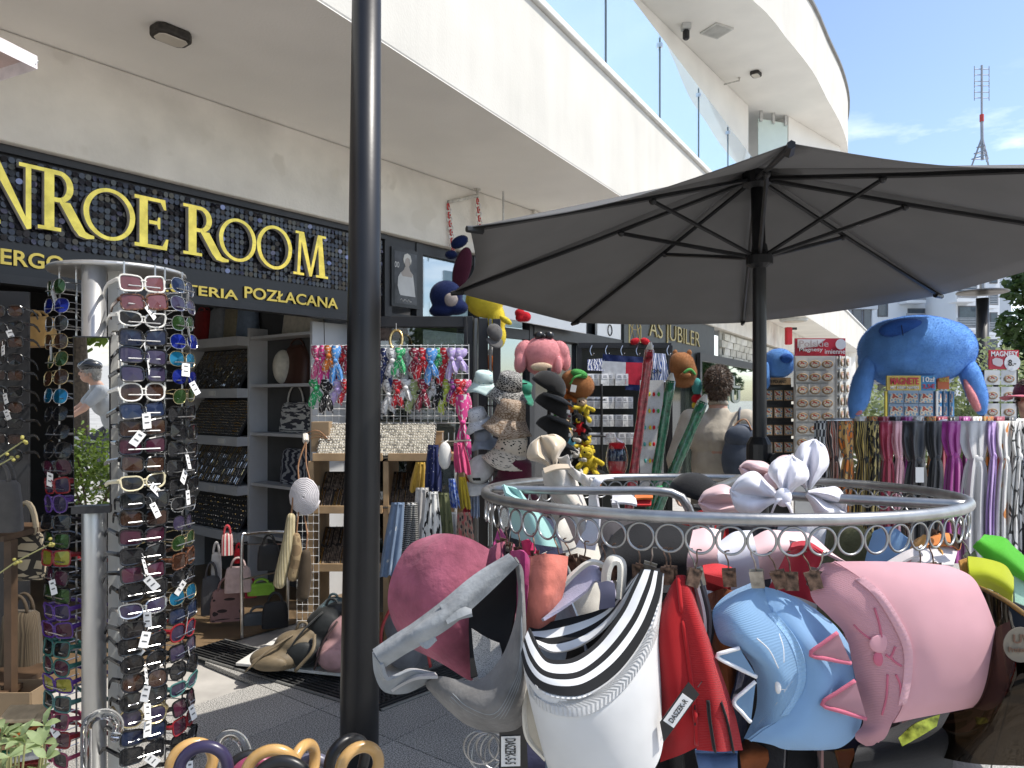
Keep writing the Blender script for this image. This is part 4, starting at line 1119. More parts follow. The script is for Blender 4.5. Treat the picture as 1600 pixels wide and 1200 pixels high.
MB().tube([(xb + .03, 3.1, 0), (P(1187, 700, 3.1).x, 3.1, 1.4), slh - UP * .02, hub + UP * .02], [.030, .029, .028, .026], 20).build('pole', black_metal, um, smooth=True)
ck = P(1186, 716, 3.1)
MB().lathe([(.04, -.10), (.052, -.09), (.052, .06), (.035, .09)], ck, 16).build('crank_box', black_metal, um)
MB().tube([ck + Vector((.03, -.03, -.02)), ck + Vector((.02, -.09, -.02)), ck + Vector((-.07, -.10, -.06))], .010, 8).build('crank_handle', black_metal, um)
MB().lathe([(.024, -.02), (.024, .02)], ck + Vector((.045, -.05, 0)), 12, m=Matrix.Rotation(R(90), 3, 'X')).build('crank_knob', black_metal, um)
MB().lathe([(.30, 0), (.30, .05), (.06, .07), (.045, .35)], (xb + .03, 3.1, 0), 24).build('base', M('base_stone', (.1, .1, .1)), um)
# pink parasol, one corner of which reaches into the picture
pk = thing('pink_parasol', 'pale pink parasol whose fringed corner shows at the top left', 'umbrella', (-2.14, 1.49, 0))
tipc = P(58, 88, 2.0)
cc = Vector((-2.14, 1.49, 2.88))
crn = [tipc, Vector((-2.8, 2.55, 2.50)), Vector((-3.0, .97, 2.50)), Vector((-1.48, .42, 2.50))]
pkm = cloth('pink_canvas', (.62, .48, .44))
for k in range(4):
 p, q = crn[k], crn[(k + 1) % 4]
 rows = [[cc.lerp(p, v).lerp(cc.lerp(q, v), u) - UP * .03 * v * math.sin(PI * u) for u in np.linspace(0, 1, 8)] for v in np.linspace(.03, 1, 8)]
 MB().grid(rows).build('canopy_panel', pkm, pk, smooth=True, solid=.002)
 MB().grid([[p.lerp(q, u) - UP * .03 * math.sin(PI * u) for u in np.linspace(0, 1, 8)], [p.lerp(q, u) - UP * (.03 * math.sin(PI * u) + .035) for u in np.linspace(0, 1, 8)]]).build('valance', cloth('pale_pink_edge', (.72, .66, .66)), pk, solid=.002)
 MB().tube([cc - UP * .02, p - UP * .02], .01, 6).build('rib', wire_white, pk)
MB().tube([(-2.14, 1.49, 0), cc], .025, 12).build('pole', wire_white, pk)
# ------------------------------------------------------------------ sunglasses rack
RC = Vector((P(185, 600, 2.74).x, 2.74, 0))
rk = thing('sunglasses_rack', 'tall silver rotating rack full of sunglasses with a narrow mirror', 'display rack', RC)
alu = M('alu_post', (.55, .55, .54), rough=.38, metal=.8, var=.08)
whp = M('white_post', (.62, .61, .57), rough=.5, var=.06)
zt = P(185, 424, 2.7).z
rim = [(.226, -.008), (.232, -.004), (.232, .004), (.226, .008)]
MB().lathe([(.002, -.008)] + rim + [(.002, .008)], RC + UP * zt, 40).build('top_plate', alu, rk, bevel=.003)
MB().lathe([(.26, 0), (.26, .03), (.05, .05)], RC, 32).build('base_plate', alu, rk)
pp1 = P(147, 600, 2.56)
MB().tube([(pp1.x, pp1.y, .02), (pp1.x, pp1.y, zt)], .0385, 24).build('post', alu, rk, smooth=True)
pp2 = P(184, 600, 2.68)
MB().tube([(pp2.x, pp2.y, .02), (pp2.x, pp2.y, zt)], .036, 6).build('post', whp, rk)
mth = R(17.5)
mc = P(143.5, 660, 2.50)
mirror_m = M('mirror_silver', (.92, .93, .92), rough=.0, metal=1.0, var=0.0)
mx_ = Vector((math.cos(mth), math.sin(mth), 0)); my_ = Vector((-math.sin(mth), math.cos(mth), 0))
mrot = Matrix.Rotation(mth, 3, 'Z') @ Matrix.Rotation(R(1.25), 3, 'X')
MB().box(mc + my_ * .006, (.112, .008, .585), mrot).build('mirror_back', dark_frame, rk)
MB().box(mc, (.106, .004, .575), mrot).build('mirror', mirror_m, rk)
MB().box(mc - UP * .295, (.118, .03, .025), mth).build('mirror_shelf', dark_frame, rk)
# wires
def rods(px, Y, th, n_rows, y0, dy, w_=.05, dep=.12):
 ex = Vector((math.cos(th), math.sin(th), 0)); eb = Vector((-math.sin(th), math.cos(th), 0))
 ce = P(px, 600, Y); ce.z = 0
 for s in (-1, 1):
  q = ce + ex * (s * w_) + eb * .05
  MB().tube([q + UP * .04, q + UP * zt], .0035, 6).build('upright_wire', steel, rk)
 for k in range(n_rows):
  z = P(px, y0 + k * dy, Y).z
  MB().tube([ce + ex * -w_ + eb * dep + UP * (z - .004), ce + ex * -w_ + eb * -.0 + UP * (z - .004), ce + ex * w_ + eb * -.0 + UP * (z - .004), ce + ex * w_ + eb * dep + UP * (z - .004)], .0022, 5).build('peg_wire', steel, rk)
# sunglasses
def outline(kind):
 o = []
 for k in range(20):
  a = 2 * PI * k / 20; ca, sa = math.cos(a), math.sin(a)
  if kind == 'square':
   x = math.copysign(abs(ca) ** .45, ca) * .031; y = math.copysign(abs(sa) ** .5, sa) * .0235; y += .003 * (x / .031) * (sa > 0)
  elif kind == 'cat':
   x = math.copysign(abs(ca) ** .8, ca) * .031; y = sa * .021 + (.012 * max(0, x / .031) ** 2 if sa > -.3 else 0)
  elif kind == 'round':
   x = math.copysign(abs(ca) ** .8, ca) * .030; y = math.copysign(abs(sa) ** .8, sa) * .0265
  else:
   x = math.copysign(abs(ca) ** .8, ca) * .030 * (1 + .06 * sa); y = sa * .0245 - .004 * (x / .03) ** 2 * (sa < 0)
  o.append((x, y))
 return o
GM = {}
def gmesh(kind):
 if kind in GM: return GM[kind]
 thick = .0029 if kind != 'aviator' else .0012
 if kind in ('white_thick',): thick = .004
 o = outline(kind)
 fr_ = MB()
 for s in (-1, 1):
  pts = [Vector((s * (.0345 + x), .012 * ((.0345 + x) / .07) ** 2, y)) for x, y in o]
  fr_.tube(pts, thick, 5, closed=True)
 fr_.tube([(-.008, 0, .006), (0, -.003, .009), (.008, 0, .006)], thick * .9, 5)
 if kind == 'aviator': fr_.tube([(-.02, 0, .022), (0, -.003, .021), (.02, 0, .022)], thick, 5)
 fm = fr_.mesh('frame')
 lm = []
 for s in (-1, 1):
  pts = [Vector((s * (.0345 + x * .97), .012 * ((.0345 + x) / .07) ** 2 + .0005, y * .97)) for x, y in o]
  cpt = Vector((s * .0345, .0005, 0))
  b = MB(); n = len(pts)
  b.add(pts + [cpt], [(i, (i + 1) % n, n) for i in range(n)]); lm.append(b.mesh('lens'))
 tm = []
 for s in (-1, 1):
  b = MB(); e = thick * (.8 if kind == 'aviator' else 1.3)
  b.tube([(s * .066, .010, .010), (s * .069, .02, .011), (s * .068, .09, .008), (s * .066, .118, -.002), (s * .063, .142, -.022)], [e * 1.2, e * 1.1, e, e, e * .8], 5, flat=1.8)
  tm.append(b.mesh('temple'))
 GM[kind] = (fm, lm, tm); return GM[kind]
GC = {}
def withmat(me, mat):
 k = (me.name, mat.name)
 if k not in GC:
  q = me.copy(); q.materials.append(mat); GC[k] = q
 return GC[k]
def lensmat(name, col, rough=.06, metal=.0, coat=.0, alpha=.96):
 return M('lens_' + name, col, rough=rough, metal=metal, var=.05, coat=coat, alpha=alpha, spec=.4)
FR = {'black': M('fr_black', (.010, .010, .011), rough=.2, coat=.3), 'white': M('fr_white', (.72, .70, .64), rough=.3), 'cream': M('fr_cream', (.62, .55, .36), rough=.3),
      'tortoise': M('fr_tort', (.10, .04, .02), rough=.2, var=.8, vscale=120), 'gold': M('fr_gold', (.55, .45, .25), rough=.25, metal=.9), 'silver': M('fr_silver', (.5, .5, .5), rough=.25, metal=.9),
      'purple': M('fr_purple', (.08, .03, .20), rough=.25), 'red': M('fr_red', (.22, .015, .02), rough=.25), 'green': M('fr_green', (.03, .12, .10), rough=.25), 'pink': M('fr_pink', (.3, .05, .1), rough=.3),
      'teal': M('fr_teal', (.06, .16, .15), rough=.3)}
LN = {'smoke': lensmat('smoke', (.010, .010, .011)), 'brown': lensmat('brown', (.035, .016, .01)), 'blue': lensmat('blue', (.008, .02, .22), .1, .6), 'cyan': lensmat('cyan', (.01, .13, .24), .1, .6),
      'navy': lensmat('navy', (.014, .022, .05)), 'wine': lensmat('wine', (.05, .012, .025)), 'violet': lensmat('violet', (.035, .028, .055)), 'green': lensmat('green', (.03, .07, .02), .1, .5), 'pink': lensmat('pinkl', (.13, .05, .055)), 'yellow': lensmat('yel', (.24, .23, .03), .1, .3)}
card = M('tag_card', (.72, .71, .69), rough=.7, var=.05)
tagm = MB().prism([Vector((-.0125, 0, -.06)), Vector((.0125, 0, -.06)), Vector((.0125, 0, -.014)), Vector((-.0125, 0, -.014))], (0, .0006, 0)).mesh('price_tag'); tagm.materials.append(card)
strm = MB().tube([(0, 0, .006), (.001, -.002, -.004), (0, 0, -.015)], .0005, 4).mesh('tag_string'); strm.materials.append(card)
printm = MB().prism([Vector((-.007, -.0008, -.044)), Vector((.007, -.0008, -.044)), Vector((.007, -.0008, -.040)), Vector((-.007, -.0008, -.040))], (0, .0004, 0)).prism([Vector((-.006, -.0008, -.027)), Vector((.006, -.0008, -.027)), Vector((.006, -.0008, -.022)), Vector((-.006, -.0008, -.022))], (0, .0004, 0)).mesh('print'); printm.materials.append(M('ink_grey', (.1, .1, .1)))
def sub(name, me, parent, loc=(0, 0, 0), rot=(0, 0, 0)):
 o = bpy.data.objects.new(name, me); COL.objects.link(o); o.parent = parent; o.location = loc; o.rotation_euler = rot; return o
def glasses(loc, th, kind, f, l, label, group, rd, has_tag=True, s=1.0):
 t = thing('sunglasses', label, 'sunglasses', loc, th, group)
 t.rotation_euler = (rd.uniform(-.2, .12), rd.uniform(-.09, .09), th + rd.uniform(-.1, .1)); t.scale = (s, s, s)
 fm, lm, tm = gmesh(kind)
 sub('frame', withmat(fm, FR[f]), t)
 for q in lm: sub('lens', withmat(q, LN[l]), t)
 for q in tm: sub('temple', withmat(q, FR[f]), t)
 if has_tag:
  rot = (rd.uniform(-.3, .2), rd.uniform(-.8, .8), rd.uniform(-.9, .9)); lc = (rd.uniform(-.012, .012), -.008, rd.uniform(-.004, .004))
  g_ = sub('price_tag', tagm, t, lc, rot); sub('tag_string', strm, t, lc, rot); sub('print', printm, g_)
 return t
rd = random.Random(21)
front = [('square', 'white', 'pink'), ('square', 'tortoise', 'pink'), ('cat', 'white', 'smoke'), ('square', 'black', 'navy'), ('square', 'black', 'violet'), ('square', 'black', 'violet'), ('round', 'white', 'brown'), ('square', 'black', 'navy'), ('square', 'black', 'brown'),
         ('square', 'black', 'wine'), ('square', 'black', 'brown'), ('cat', 'cream', 'smoke'), ('square', 'black', 'smoke'), ('square', 'black', 'brown'), ('square', 'black', 'wine'), ('square', 'black', 'smoke'), ('square', 'black', 'wine'), ('square', 'black', 'smoke'),
         ('cat', 'silver', 'violet'), ('square', 'black', 'smoke'), ('square', 'black', 'smoke'), ('round', 'black', 'smoke'), ('round', 'black', 'brown'), ('round', 'black', 'smoke'), ('round', 'gold', 'violet'), ('square', 'black', 'navy'), ('square', 'black', 'smoke')]
right = [('aviator', 'silver', 'navy'), ('aviator', 'silver', 'violet'), ('aviator', 'silver', 'green'), ('aviator', 'silver', 'blue'), ('aviator', 'gold', 'cyan'), ('aviator', 'black', 'blue'), ('aviator', 'gold', 'green')] + [('square', 'black', 'smoke')] * 5 + [('aviator', 'silver', 'smoke'), ('aviator', 'black', 'violet'), ('aviator', 'gold', 'green'), ('square', 'tortoise', 'brown'), ('square', 'black', 'smoke'), ('aviator', 'gold', 'cyan'), ('square', 'black', 'navy'), ('round', 'red', 'violet'), ('square', 'black', 'violet'), ('round', 'black', 'smoke'), ('cat', 'teal', 'violet'), ('square', 'black', 'wine'), ('square', 'red', 'wine'), ('square', 'black', 'smoke'), ('square', 'black', 'navy')]
left = [('aviator', 'silver', 'green'), ('aviator', 'silver', 'blue'), ('aviator', 'silver', 'smoke'), ('aviator', 'gold', 'brown'), ('aviator', 'gold', 'green'), ('aviator', 'gold', 'brown'), ('aviator', 'silver', 'cyan'), ('aviator', 'black', 'smoke'), ('aviator', 'black', 'smoke'), ('round', 'black', 'smoke'), ('round', 'black', 'wine'), ('square', 'red', 'violet'), ('round', 'purple', 'violet'), ('square', 'black', 'smoke'), ('square', 'black', 'green'), ('square', 'red', 'yellow'), ('square', 'black', 'wine'), ('square', 'black', 'green'), ('square', 'purple', 'violet'), ('square', 'purple', 'wine'), ('square', 'green', 'smoke'), ('round', 'green', 'wine'), ('square', 'purple', 'yellow'), ('square', 'teal', 'smoke'), ('square', 'pink', 'wine'), ('square', 'red', 'wine'), ('square', 'pink', 'smoke')]
fw = {'black': 'black', 'white': 'white', 'cream': 'cream', 'tortoise': 'tortoiseshell', 'gold': 'gold wire', 'silver': 'silver', 'purple': 'purple', 'red': 'red', 'green': 'dark green', 'pink': 'pink', 'teal': 'teal'}
kw = {'square': 'square', 'cat': 'cat eye', 'round': 'round', 'aviator': 'aviator'}
for nm, lst, px, Y, deg, y0, tp in (('front', front, 226, 2.50, 44, 446, .62), ('right hand', right, 291, 2.66, 80, 452, .5), ('left hand', left, 84, 2.60, -28, 452, .22)):
 th = R(deg); rods(px, Y, th, len(lst), y0, 28.2)
 for k, (kd, f, l) in enumerate(lst):
  glasses(P(px + rd.uniform(-2, 2), y0 + k * 28.2 - 3, Y), th + rd.uniform(-.08, .08), kd, f, l, '%s %s sunglasses, %s from the top in the %s column of the rack' % (fw[f], kw[kd], ordn(k) if k else 'first', nm), 'sunglasses on the silver rack', rd, rd.random() < tp, 1.13 if kd != 'aviator' else 1.08)
# darker rack at the left edge
r2 = thing('sunglasses_rack', 'dark rack of sunglasses in the shade at the left edge', 'display rack', (P(8, 600, 3.3).x, 3.3, 0))
b2 = P(8, 600, 3.36)
MB().box((b2.x, b2.y + .03, 1.1), (.16, .02, 2.0), .3).build('back_panel', dark_frame, r2); MB().lathe([(.2, 0), (.2, .04), (.03, .06), (.03, .12)], (b2.x, b2.y, 0), 20).build('base_plate', dark_frame, r2)
for k in range(10):
 glasses(P(10, 486 + k * 25, 3.3), R(5), 'square' if k % 3 else 'round', 'black', 'smoke' if k % 2 else 'brown', 'black sunglasses, %s from the top of the dark rack at the left edge' % (ordn(k) if k else 'first'), 'sunglasses on the dark rack', rd, k in (1, 2, 5, 6), 1.0)
# ------------------------------------------------------------------ goods at the left edge
wood = M('wood_brown', (.085, .05, .028), rough=.55, var=.25, vscale=8, bump=.2, bscale=40)
wood_l = M('wood_light', (.42, .28, .15), rough=.5, var=.15, vscale=9, bump=.1, bscale=60)
wst = thing('wooden_stand', 'brown wooden display stand with baskets at the left edge', 'stand', (P(17, 1000, 3.0).x, 3.0, 0))
for px in (17, -60):
 q = P(px, 700, 3.0); MB().box((q.x, q.y, .5 + .02), (.03, .04, 1.02)).build('post', wood, wst)
q0, q1 = P(-62, 700, 3.0), P(19, 700, 3.0)
for z in (1.03, .40, .08):
 MB().box(((q0.x + q1.x) / 2, 3.12, z + .012), (q1.x - q0.x, .34, .022)).build('shelf_board', wood, wst)
straw = MP('straw_weave', [(.06, .042, .025), (.10, .075, .045)], 'wave', 14, sx=1, sy=1, bump=.6, ratio=.5)
handbag('straw_bag', 'woven straw bag on the stand at the left edge', P(33, 1038, 3.3), (1, 0, 0), .16, .24, .12, straw, hh=.35)
handbag('handbag', 'leopard print tote hanging at the left edge', P(40, 905, 3.15), (1, .2, 0), .16, .20, .06, MP('leopard', [(.03, .025, .02), (.40, .33, .22)], 'cells', 9, ratio=.12), hh=.7)
handbag('basket_bag', 'pale knitted bag at the left edge above the straw bag', P(4, 830, 2.9), (1, 0, 0), .14, .2, .08, cloth('pale_knit', (.09, .085, .08)), hh=.4)
bx_ = thing('cardboard_box', 'open cardboard box below the straw bag at the left edge', 'box', P(34, 1110, 3.0))
q = P(34, 1110, 3.0); cb = M('cardboard', (.28, .20, .12), rough=.9)
for (dx, dy, sx, sy) in ((0, -.07, .16, .006), (0, .07, .16, .006), (-.08, 0, .006, .134), (.08, 0, .006, .134)):
 MB().box(q + Vector((dx, dy, .05)), (sx, sy, .10)).build('side', cb, bx_)
MB().box(q + Vector((0, 0, .004)), (.15, .13, .006)).build('bottom', cb, bx_)
cols = [('brown', (.20, .08, .03)), ('red', (.30, .03, .03)), ('white', (.6, .58, .54)), ('green', (.03, .22, .10)), ('tan', (.38, .22, .10)), ('black', (.02, .02, .02)), ('orange', (.42, .12, .03)), ('dark brown', (.08, .04, .02)), ('beige', (.45, .35, .22))]
for k, (n_, cc_) in enumerate(cols):
 base = P(34 + (k % 3 - 1) * 6, 1195 - k * 10, 2.75 + .02 * (k % 2))
 w_ = thing('wallet', n_ + ' leather wallet in the pile at the lower left', 'wallet', base, 0, 'wallets in the pile')
 m_ = Euler((.25, rd.uniform(-.1, .1), rd.uniform(-.5, .5))).to_matrix()
 lt_ = M('leather_' + n_, cc_, rough=.4, var=.15, vscale=30, bump=.2, bscale=200)
 MB().box(base, (.15, .09, .017), m_).build('body', lt_, w_, bevel=.005)
 MB().box(base + m_ @ Vector((.04, -.03, .0105)), (.025, .035, .004), m_).build('strap', lt_, w_, bevel=.001)
# tan bag high inside the shop, seen past the rack
handbag('handbag', 'mustard coloured bag high in the dark shop behind the rack', P(55, 542, 4.2), (1, -.3, 0), .26, .17, .12, cloth('mustard', (.36, .21, .07)), hh=.25, taper=.95)
# ------------------------------------------------------------------ crook handles of canes and umbrellas
hm = {'wood': M('cane_wood', (.52, .31, .11), rough=.28, var=.2, vscale=14, coat=.5), 'black': M('cane_black', (.015, .015, .016), rough=.35), 'purple': M('cane_purple', (.035, .028, .07), rough=.3), 'pink': M('cane_pink', (.30, .06, .12), rough=.4), 'grey': M('cane_grey', (.12, .12, .17), rough=.35),
      'clear': M('clear_plastic', (.9, .92, .93), rough=.04, var=0, trans=1.0, ior=1.3)}
def cane(px, py, Y, rz, mat, label, r_=.045, tr_=.0125, lean=0.0, arc=1.12):
 tp = P(px, py, Y) - UP * (r_ + tr_)
 t = thing('crook_cane', label, 'cane', (tp.x, tp.y, 0), 0, 'crook handles along the lower edge')
 pts = []
 for k in range(15):
  a = PI * arc * k / 14
  pts.append(Vector((-math.cos(a) * r_, 0, math.sin(a) * r_)))
 tail = pts[-1] + Vector((-.004, 0, -.012)); pts.append(tail)
 m = Matrix.Rotation(rz, 3, 'Z')
 w_ = [tp + m @ q for q in pts]
 sh0 = w_[0]
 w_ = [sh0 - UP * .14, sh0 - UP * .06] + w_
 MB().tube(cr(w_, 40), tr_, 14).build('crook_handle', hm[mat], t, smooth=True)
 MB().ell(w_[-1], (tr_, tr_, tr_), None, 12, 8).build('handle_tip', hm[mat], t, smooth=True)
 MB().tube([sh0 - UP * .13, Vector((sh0.x + lean, sh0.y, .03))], [tr_ * .7, tr_ * .5], 10).build('shaft', hm['black'] if mat != 'clear' else hm['clear'], t, smooth=True)
 MB().tube([Vector((sh0.x + lean, sh0.y, .03)), Vector((sh0.x + lean, sh0.y, .0))], .012, 10).build('ferrule', hm['black'], t)
for a in ((300, 1153, 1.62, .5, 'wood', 'wooden crook handle half behind the purple one beside the sunglasses rack', .043),
          (318, 1157, 1.55, .2, 'purple', 'dark purple crook handle, leftmost of the row', .048),
          (363, 1139, 1.80, -.4, 'clear', 'clear plastic crook handle above the row of dark handles', .046),
          (388, 1172, 1.66, .3, 'black', 'black crook handle beside the pink one', .045),
          (398, 1180, 1.60, .3, 'pink', 'pink crook handle half hidden behind a wooden one', .045),
          (424, 1163, 1.55, .25, 'wood', 'wide wooden crook handle in the middle of the row', .052),
          (440, 1180, 1.50, .1, 'black', 'black crook handle in front of the wide wooden one', .055),
          (474, 1157, 1.62, 1.25, 'wood', 'wooden crook handle seen edge on', .045),
          (486, 1176, 1.68, .2, 'grey', 'bluish grey crook handle behind the edge-on wooden one', .045),
          (543, 1147, 1.62, .75, 'black', 'black crook handle in front of the black post', .045),
          (562, 1158, 1.55, .55, 'wood', 'wooden crook handle, rightmost of the row', .042),
          (160, 1107, 1.75, .3, 'clear', 'clear plastic crook handle in front of the silver rack post', .034)):
 cane(*a)
ub_ = thing('cane_bin', 'round black wire bin holding the crook handled canes', 'bin', (P(430, 1195, 1.62).x, 1.62, 0))
ub_['label'] = 'black wire holder around the shafts of the crook handles'
for z in (.15, .45): MB().tube([Vector((P(430, 1195, 1.62).x + .24 * math.cos(k * PI / 16), 1.62 + .17 * math.sin(k * PI / 16), z)) for k in range(32)], .004, 5, closed=True).build('hoop', black_metal, ub_)
for k in range(6): MB().tube([Vector((P(430, 1195, 1.62).x + .24 * math.cos(k * PI / 3), 1.62 + .17 * math.sin(k * PI / 3), z)) for z in (0, .45)], .004, 5).build('leg', black_metal, ub_)
# ------------------------------------------------------------------ plant at the lower left corner
pl_ = thing('grey_leaf_plant', 'grey green leafy shrub with long flowering sprigs at the lower left corner', 'plant', (P(0, 1190, 1.3).x, 1.3, 0))
rd = random.Random(8)
lf = leafmat('leaf_grey', (.24, .30, .15)); sprig = leafmat('sprig_yellow', (.38, .34, .10)); stm = M('stem_green', (.25, .24, .10), rough=.7)
def leafb(b, p, d, n_, L_, W_):
 d = d.normalized(); s = d.cross(n_).normalized(); n2 = s.cross(d)
 pts = []
 for k in range(5):
  u = k / 4; w_ = W_ * math.sin(PI * (u * .9 + .05)); cc = p + d * L_ * u + n2 * (.12 * L_ * math.sin(PI * u))
  pts.append((cc - s * w_, cc + n2 * -.002, cc + s * w_))
 for k in range(4):
  b.add([*pts[k], *pts[k + 1]], [(0, 1, 4, 3), (1, 2, 5, 4)])
st = MB(); lv = MB(); sp_ = MB()
base = Vector((P(-10, 1190, 1.3).x, 1.3, 0))
for k in range(14):
 tip = P(rd.uniform(-5, 78), rd.uniform(1125, 1185), 1.25 + rd.uniform(-.08, .1))
 pts = cr([base + Vector((rd.uniform(-.05, .05), 0, .3)), base.lerp(tip, .7) + Vector((0, 0, .05)), tip], 9)
 st.tube(pts, [.004 - .0003 * i for i in range(9)], 5)
 for i in range(4, 9):
  for _ in range(3):
   d = Vector((rd.uniform(-1, 1), rd.uniform(-1, .4), rd.uniform(-.1, 1)))
   leafb(lv, pts[i], d, Vector((0, -.5, 1)), rd.uniform(.025, .042), rd.uniform(.006, .009))
for (x0, y0, x1, y1) in ((-20, 912, 82, 848), (-25, 760, 38, 688), (-25, 745, 18, 716)):
 a, e = P(x0, y0, 1.3), P(x1, y1, 1.3)
 pts = cr([base + UP * .35, a.lerp(base + UP * .7, .5), a, a.lerp(e, .5) + UP * .006, e], 16)
 st.tube(pts, [.0035 - .00015 * i for i in range(16)], 5)
 for i in range(8, 16):
  for _ in range(5): sp_.ell(pts[i] + Vector((rd.uniform(-.007, .007), rd.uniform(-.006, .006), rd.uniform(-.006, .008))), (.0035, .0035, .003), None, 6, 4)
st.build('stems', stm, pl_); lv.build('foliage', lf, pl_, smooth=True); sp_.build('flower_buds', sprig, pl_, smooth=True)['kind'] = 'stuff'
# ------------------------------------------------------------------ drain gratings and bags on a white board
iron = M('grate_iron', (.05, .05, .05), rough=.55, metal=.4, var=.3)
def grate(label, p, q, wid, side, n=8):
 p, q = Vector((p.x, p.y, 0)), Vector((q.x, q.y, 0)); e = (q - p).normalized(); s = UP.cross(e) * side
 t = thing('drain_grating', label, 'grating', (p + q) / 2)
 MB().prism([p, q, q + s * wid, p + s * wid], (0, 0, .003)).build('pit', M('pit_black', (.006, .006, .006)), t)
 for k in range(n + 1):
  o = p + s * (wid * k / n)
  MB().prism([o, o + e * (q - p).length, o + e * (q - p).length + s * .012, o + s * .012], (0, 0, .012)).build('bar', iron if 0 < k < n else M('grate_edge', (.28, .28, .27), rough=.5, metal=.6), t)
 for k in range(int((q - p).length / .25) + 1):
  o = p + e * (.25 * k)
  MB().prism([o, o + e * .008, o + e * .008 + s * wid, o + s * wid], (0, 0, .010)).build('cross_bar', iron, t)
grate('dark drain grating running out from the shop doorway under the bags', G(285, 1022), G(578, 1112), .30, 1, 10)
grate('dark drain grating beside the black post running along the shops', G(596, 1112), G(760, 1050), .26, 1, 8)
wb = MB().prism([Vector((*G(368, 1047).xy, .026)), Vector((*G(655, 1078).xy, .026)), Vector((*G(655, 1020).xy, .026)), Vector((*G(432, 1006).xy, .026))], (0, 0, .018)).build('display_board', M('board_white', (.68, .67, .64), rough=.6), None, bevel=.004)
tag(wb, 'white board lying on the grating with backpacks on it', 'board')
def slouch(name, label, px, py, Y, wpx, hpx, mat, seed, strap=None, lean=.15, cat='backpack'):
 rd = random.Random(seed); k = Y / FPX; w_, h_ = wpx * k, hpx * k
 base = P(px, py, Y); base.z = max(.046, base.z)
 t = thing(name, label, cat, base)
 el = [('e', base + Vector((0, 0, h_ * .28)), (w_ * .5, w_ * .34, h_ * .30)), ('e', base + Vector((w_ * lean, .03, h_ * .6)), (w_ * .42, w_ * .28, h_ * .34)), ('e', base + Vector((w_ * lean * 1.6, .05, h_ * .85)), (w_ * .28, w_ * .2, h_ * .16))]
 blob('body', el, mat, t, .012, 4)
 blob('front_pocket', [('e', base + Vector((-w_ * .05, -w_ * .28, h_ * .28)), (w_ * .34, w_ * .12, h_ * .20))], mat, t, .01, 3)
 for s in (-1, 1):
  MB().tube(cr([base + Vector((s * w_ * .2 + w_ * lean * 1.5, -.02, h_ * .9)), base + Vector((s * w_ * .4 + w_ * lean, -w_ * .3, h_ * .6)), base + Vector((s * w_ * .45, -w_ * .36, h_ * .12))], 12), .011, 6, flat=.4).build('strap', strap or mat, t, smooth=True)
 MB().tube(cr([base + Vector((w_ * lean * 1.3 + w_ * .12 * math.cos(a), .04, h_ * .95 + w_ * .14 * math.sin(a))) for a in (0, PI / 3, 2 * PI / 3, PI)], 10), .008, 6).build('top_handle', strap or mat, t, smooth=True)
 return t
nyl = lambda n, q: M('nylon_' + n, q, rough=.6, var=.15, vscale=14, bump=.5, bscale=22, sheen=.1)
slouch('backpack', 'slouched khaki backpack, leftmost on the white board', 432, 1046, 4.25, 84, 62, nyl('khaki', (.16, .12, .07)), 1, lean=.35)
slouch('backpack', 'black backpack between the khaki and the pink one', 480, 1048, 4.30, 80, 96, nyl('black', (.014, .016, .016)), 2, lean=.35)
slouch('backpack', 'dusty pink backpack with a striped strap next to the black post', 527, 1052, 4.22, 66, 88, nyl('pink', (.40, .23, .23)), 3, strap=M('strap_dark', (.05, .03, .03)), lean=.15)
slouch('backpack', 'dark teal backpack behind the black one', 510, 1010, 4.55, 66, 74, nyl('teal', (.04, .07, .08)), 4, lean=.1)
slouch('backpack', 'grey striped bag just right of the black post', 640, 1050, 4.25, 80, 110, nyl('grey', (.14, .14, .15)), 5, strap=M('strap_red', (.35, .04, .04)), lean=-.1)
slouch('backpack', 'dark handbag heaped behind the grey striped bag', 668, 1030, 4.5, 70, 130, nyl('dk', (.05, .045, .05)), 6, lean=-.1)
# ------------------------------------------------------------------ wooden jewellery display by the door
wd = thing('jewellery_stand', 'light wooden stand with slanted jewellery trays beside the door', 'stand', (P(590, 900, 4.95).x, 4.95, 0))
xl, xr = P(482, 0, 4.8).x, P(668, 0, 4.8).x + .2
for x in (xl, (xl + xr) / 2, xr):
 MB().box((x + .018, 5.0, .60), (.036, .42, 1.2)).build('side_panel', wood_l, wd, bevel=.003)
for z in (1.235, .895, .52, .1):
 for (xa, xb) in ((xl + .0365, (xl + xr) / 2 - .0005), ((xl + xr) / 2 + .0365, xr - .0005)):
  MB().box(((xa + xb) / 2, 4.99, z - .012), (xb - xa, .43, .022)).build('shelf_board', wood_l, wd)
  MB().box(((xa + xb) / 2, 4.768, z - .005), (xb - xa, .014, .05)).build('front_lip', wood_l, wd, bevel=.002)
cream = M('tray_cream', (.48, .45, .38), rough=.8)
eb = Vector((0, .72, .69))
tray('cream tray packed with pearl and silver rings on top of the wooden stand, left half', P(494, 713, 4.79), (1, 0, 0), eb, .40, .29, 12, 24, 'ring', 71, 'ring trays on the wooden stand', cream, mats=[pearl, silver], size=.012)
tray('cream tray packed with pearl and silver rings on top of the wooden stand, right half', P(590, 713, 4.79), (1, 0, 0), eb, .36, .29, 12, 22, 'ring', 72, 'ring trays on the wooden stand', cream, mats=[pearl, silver], size=.012)
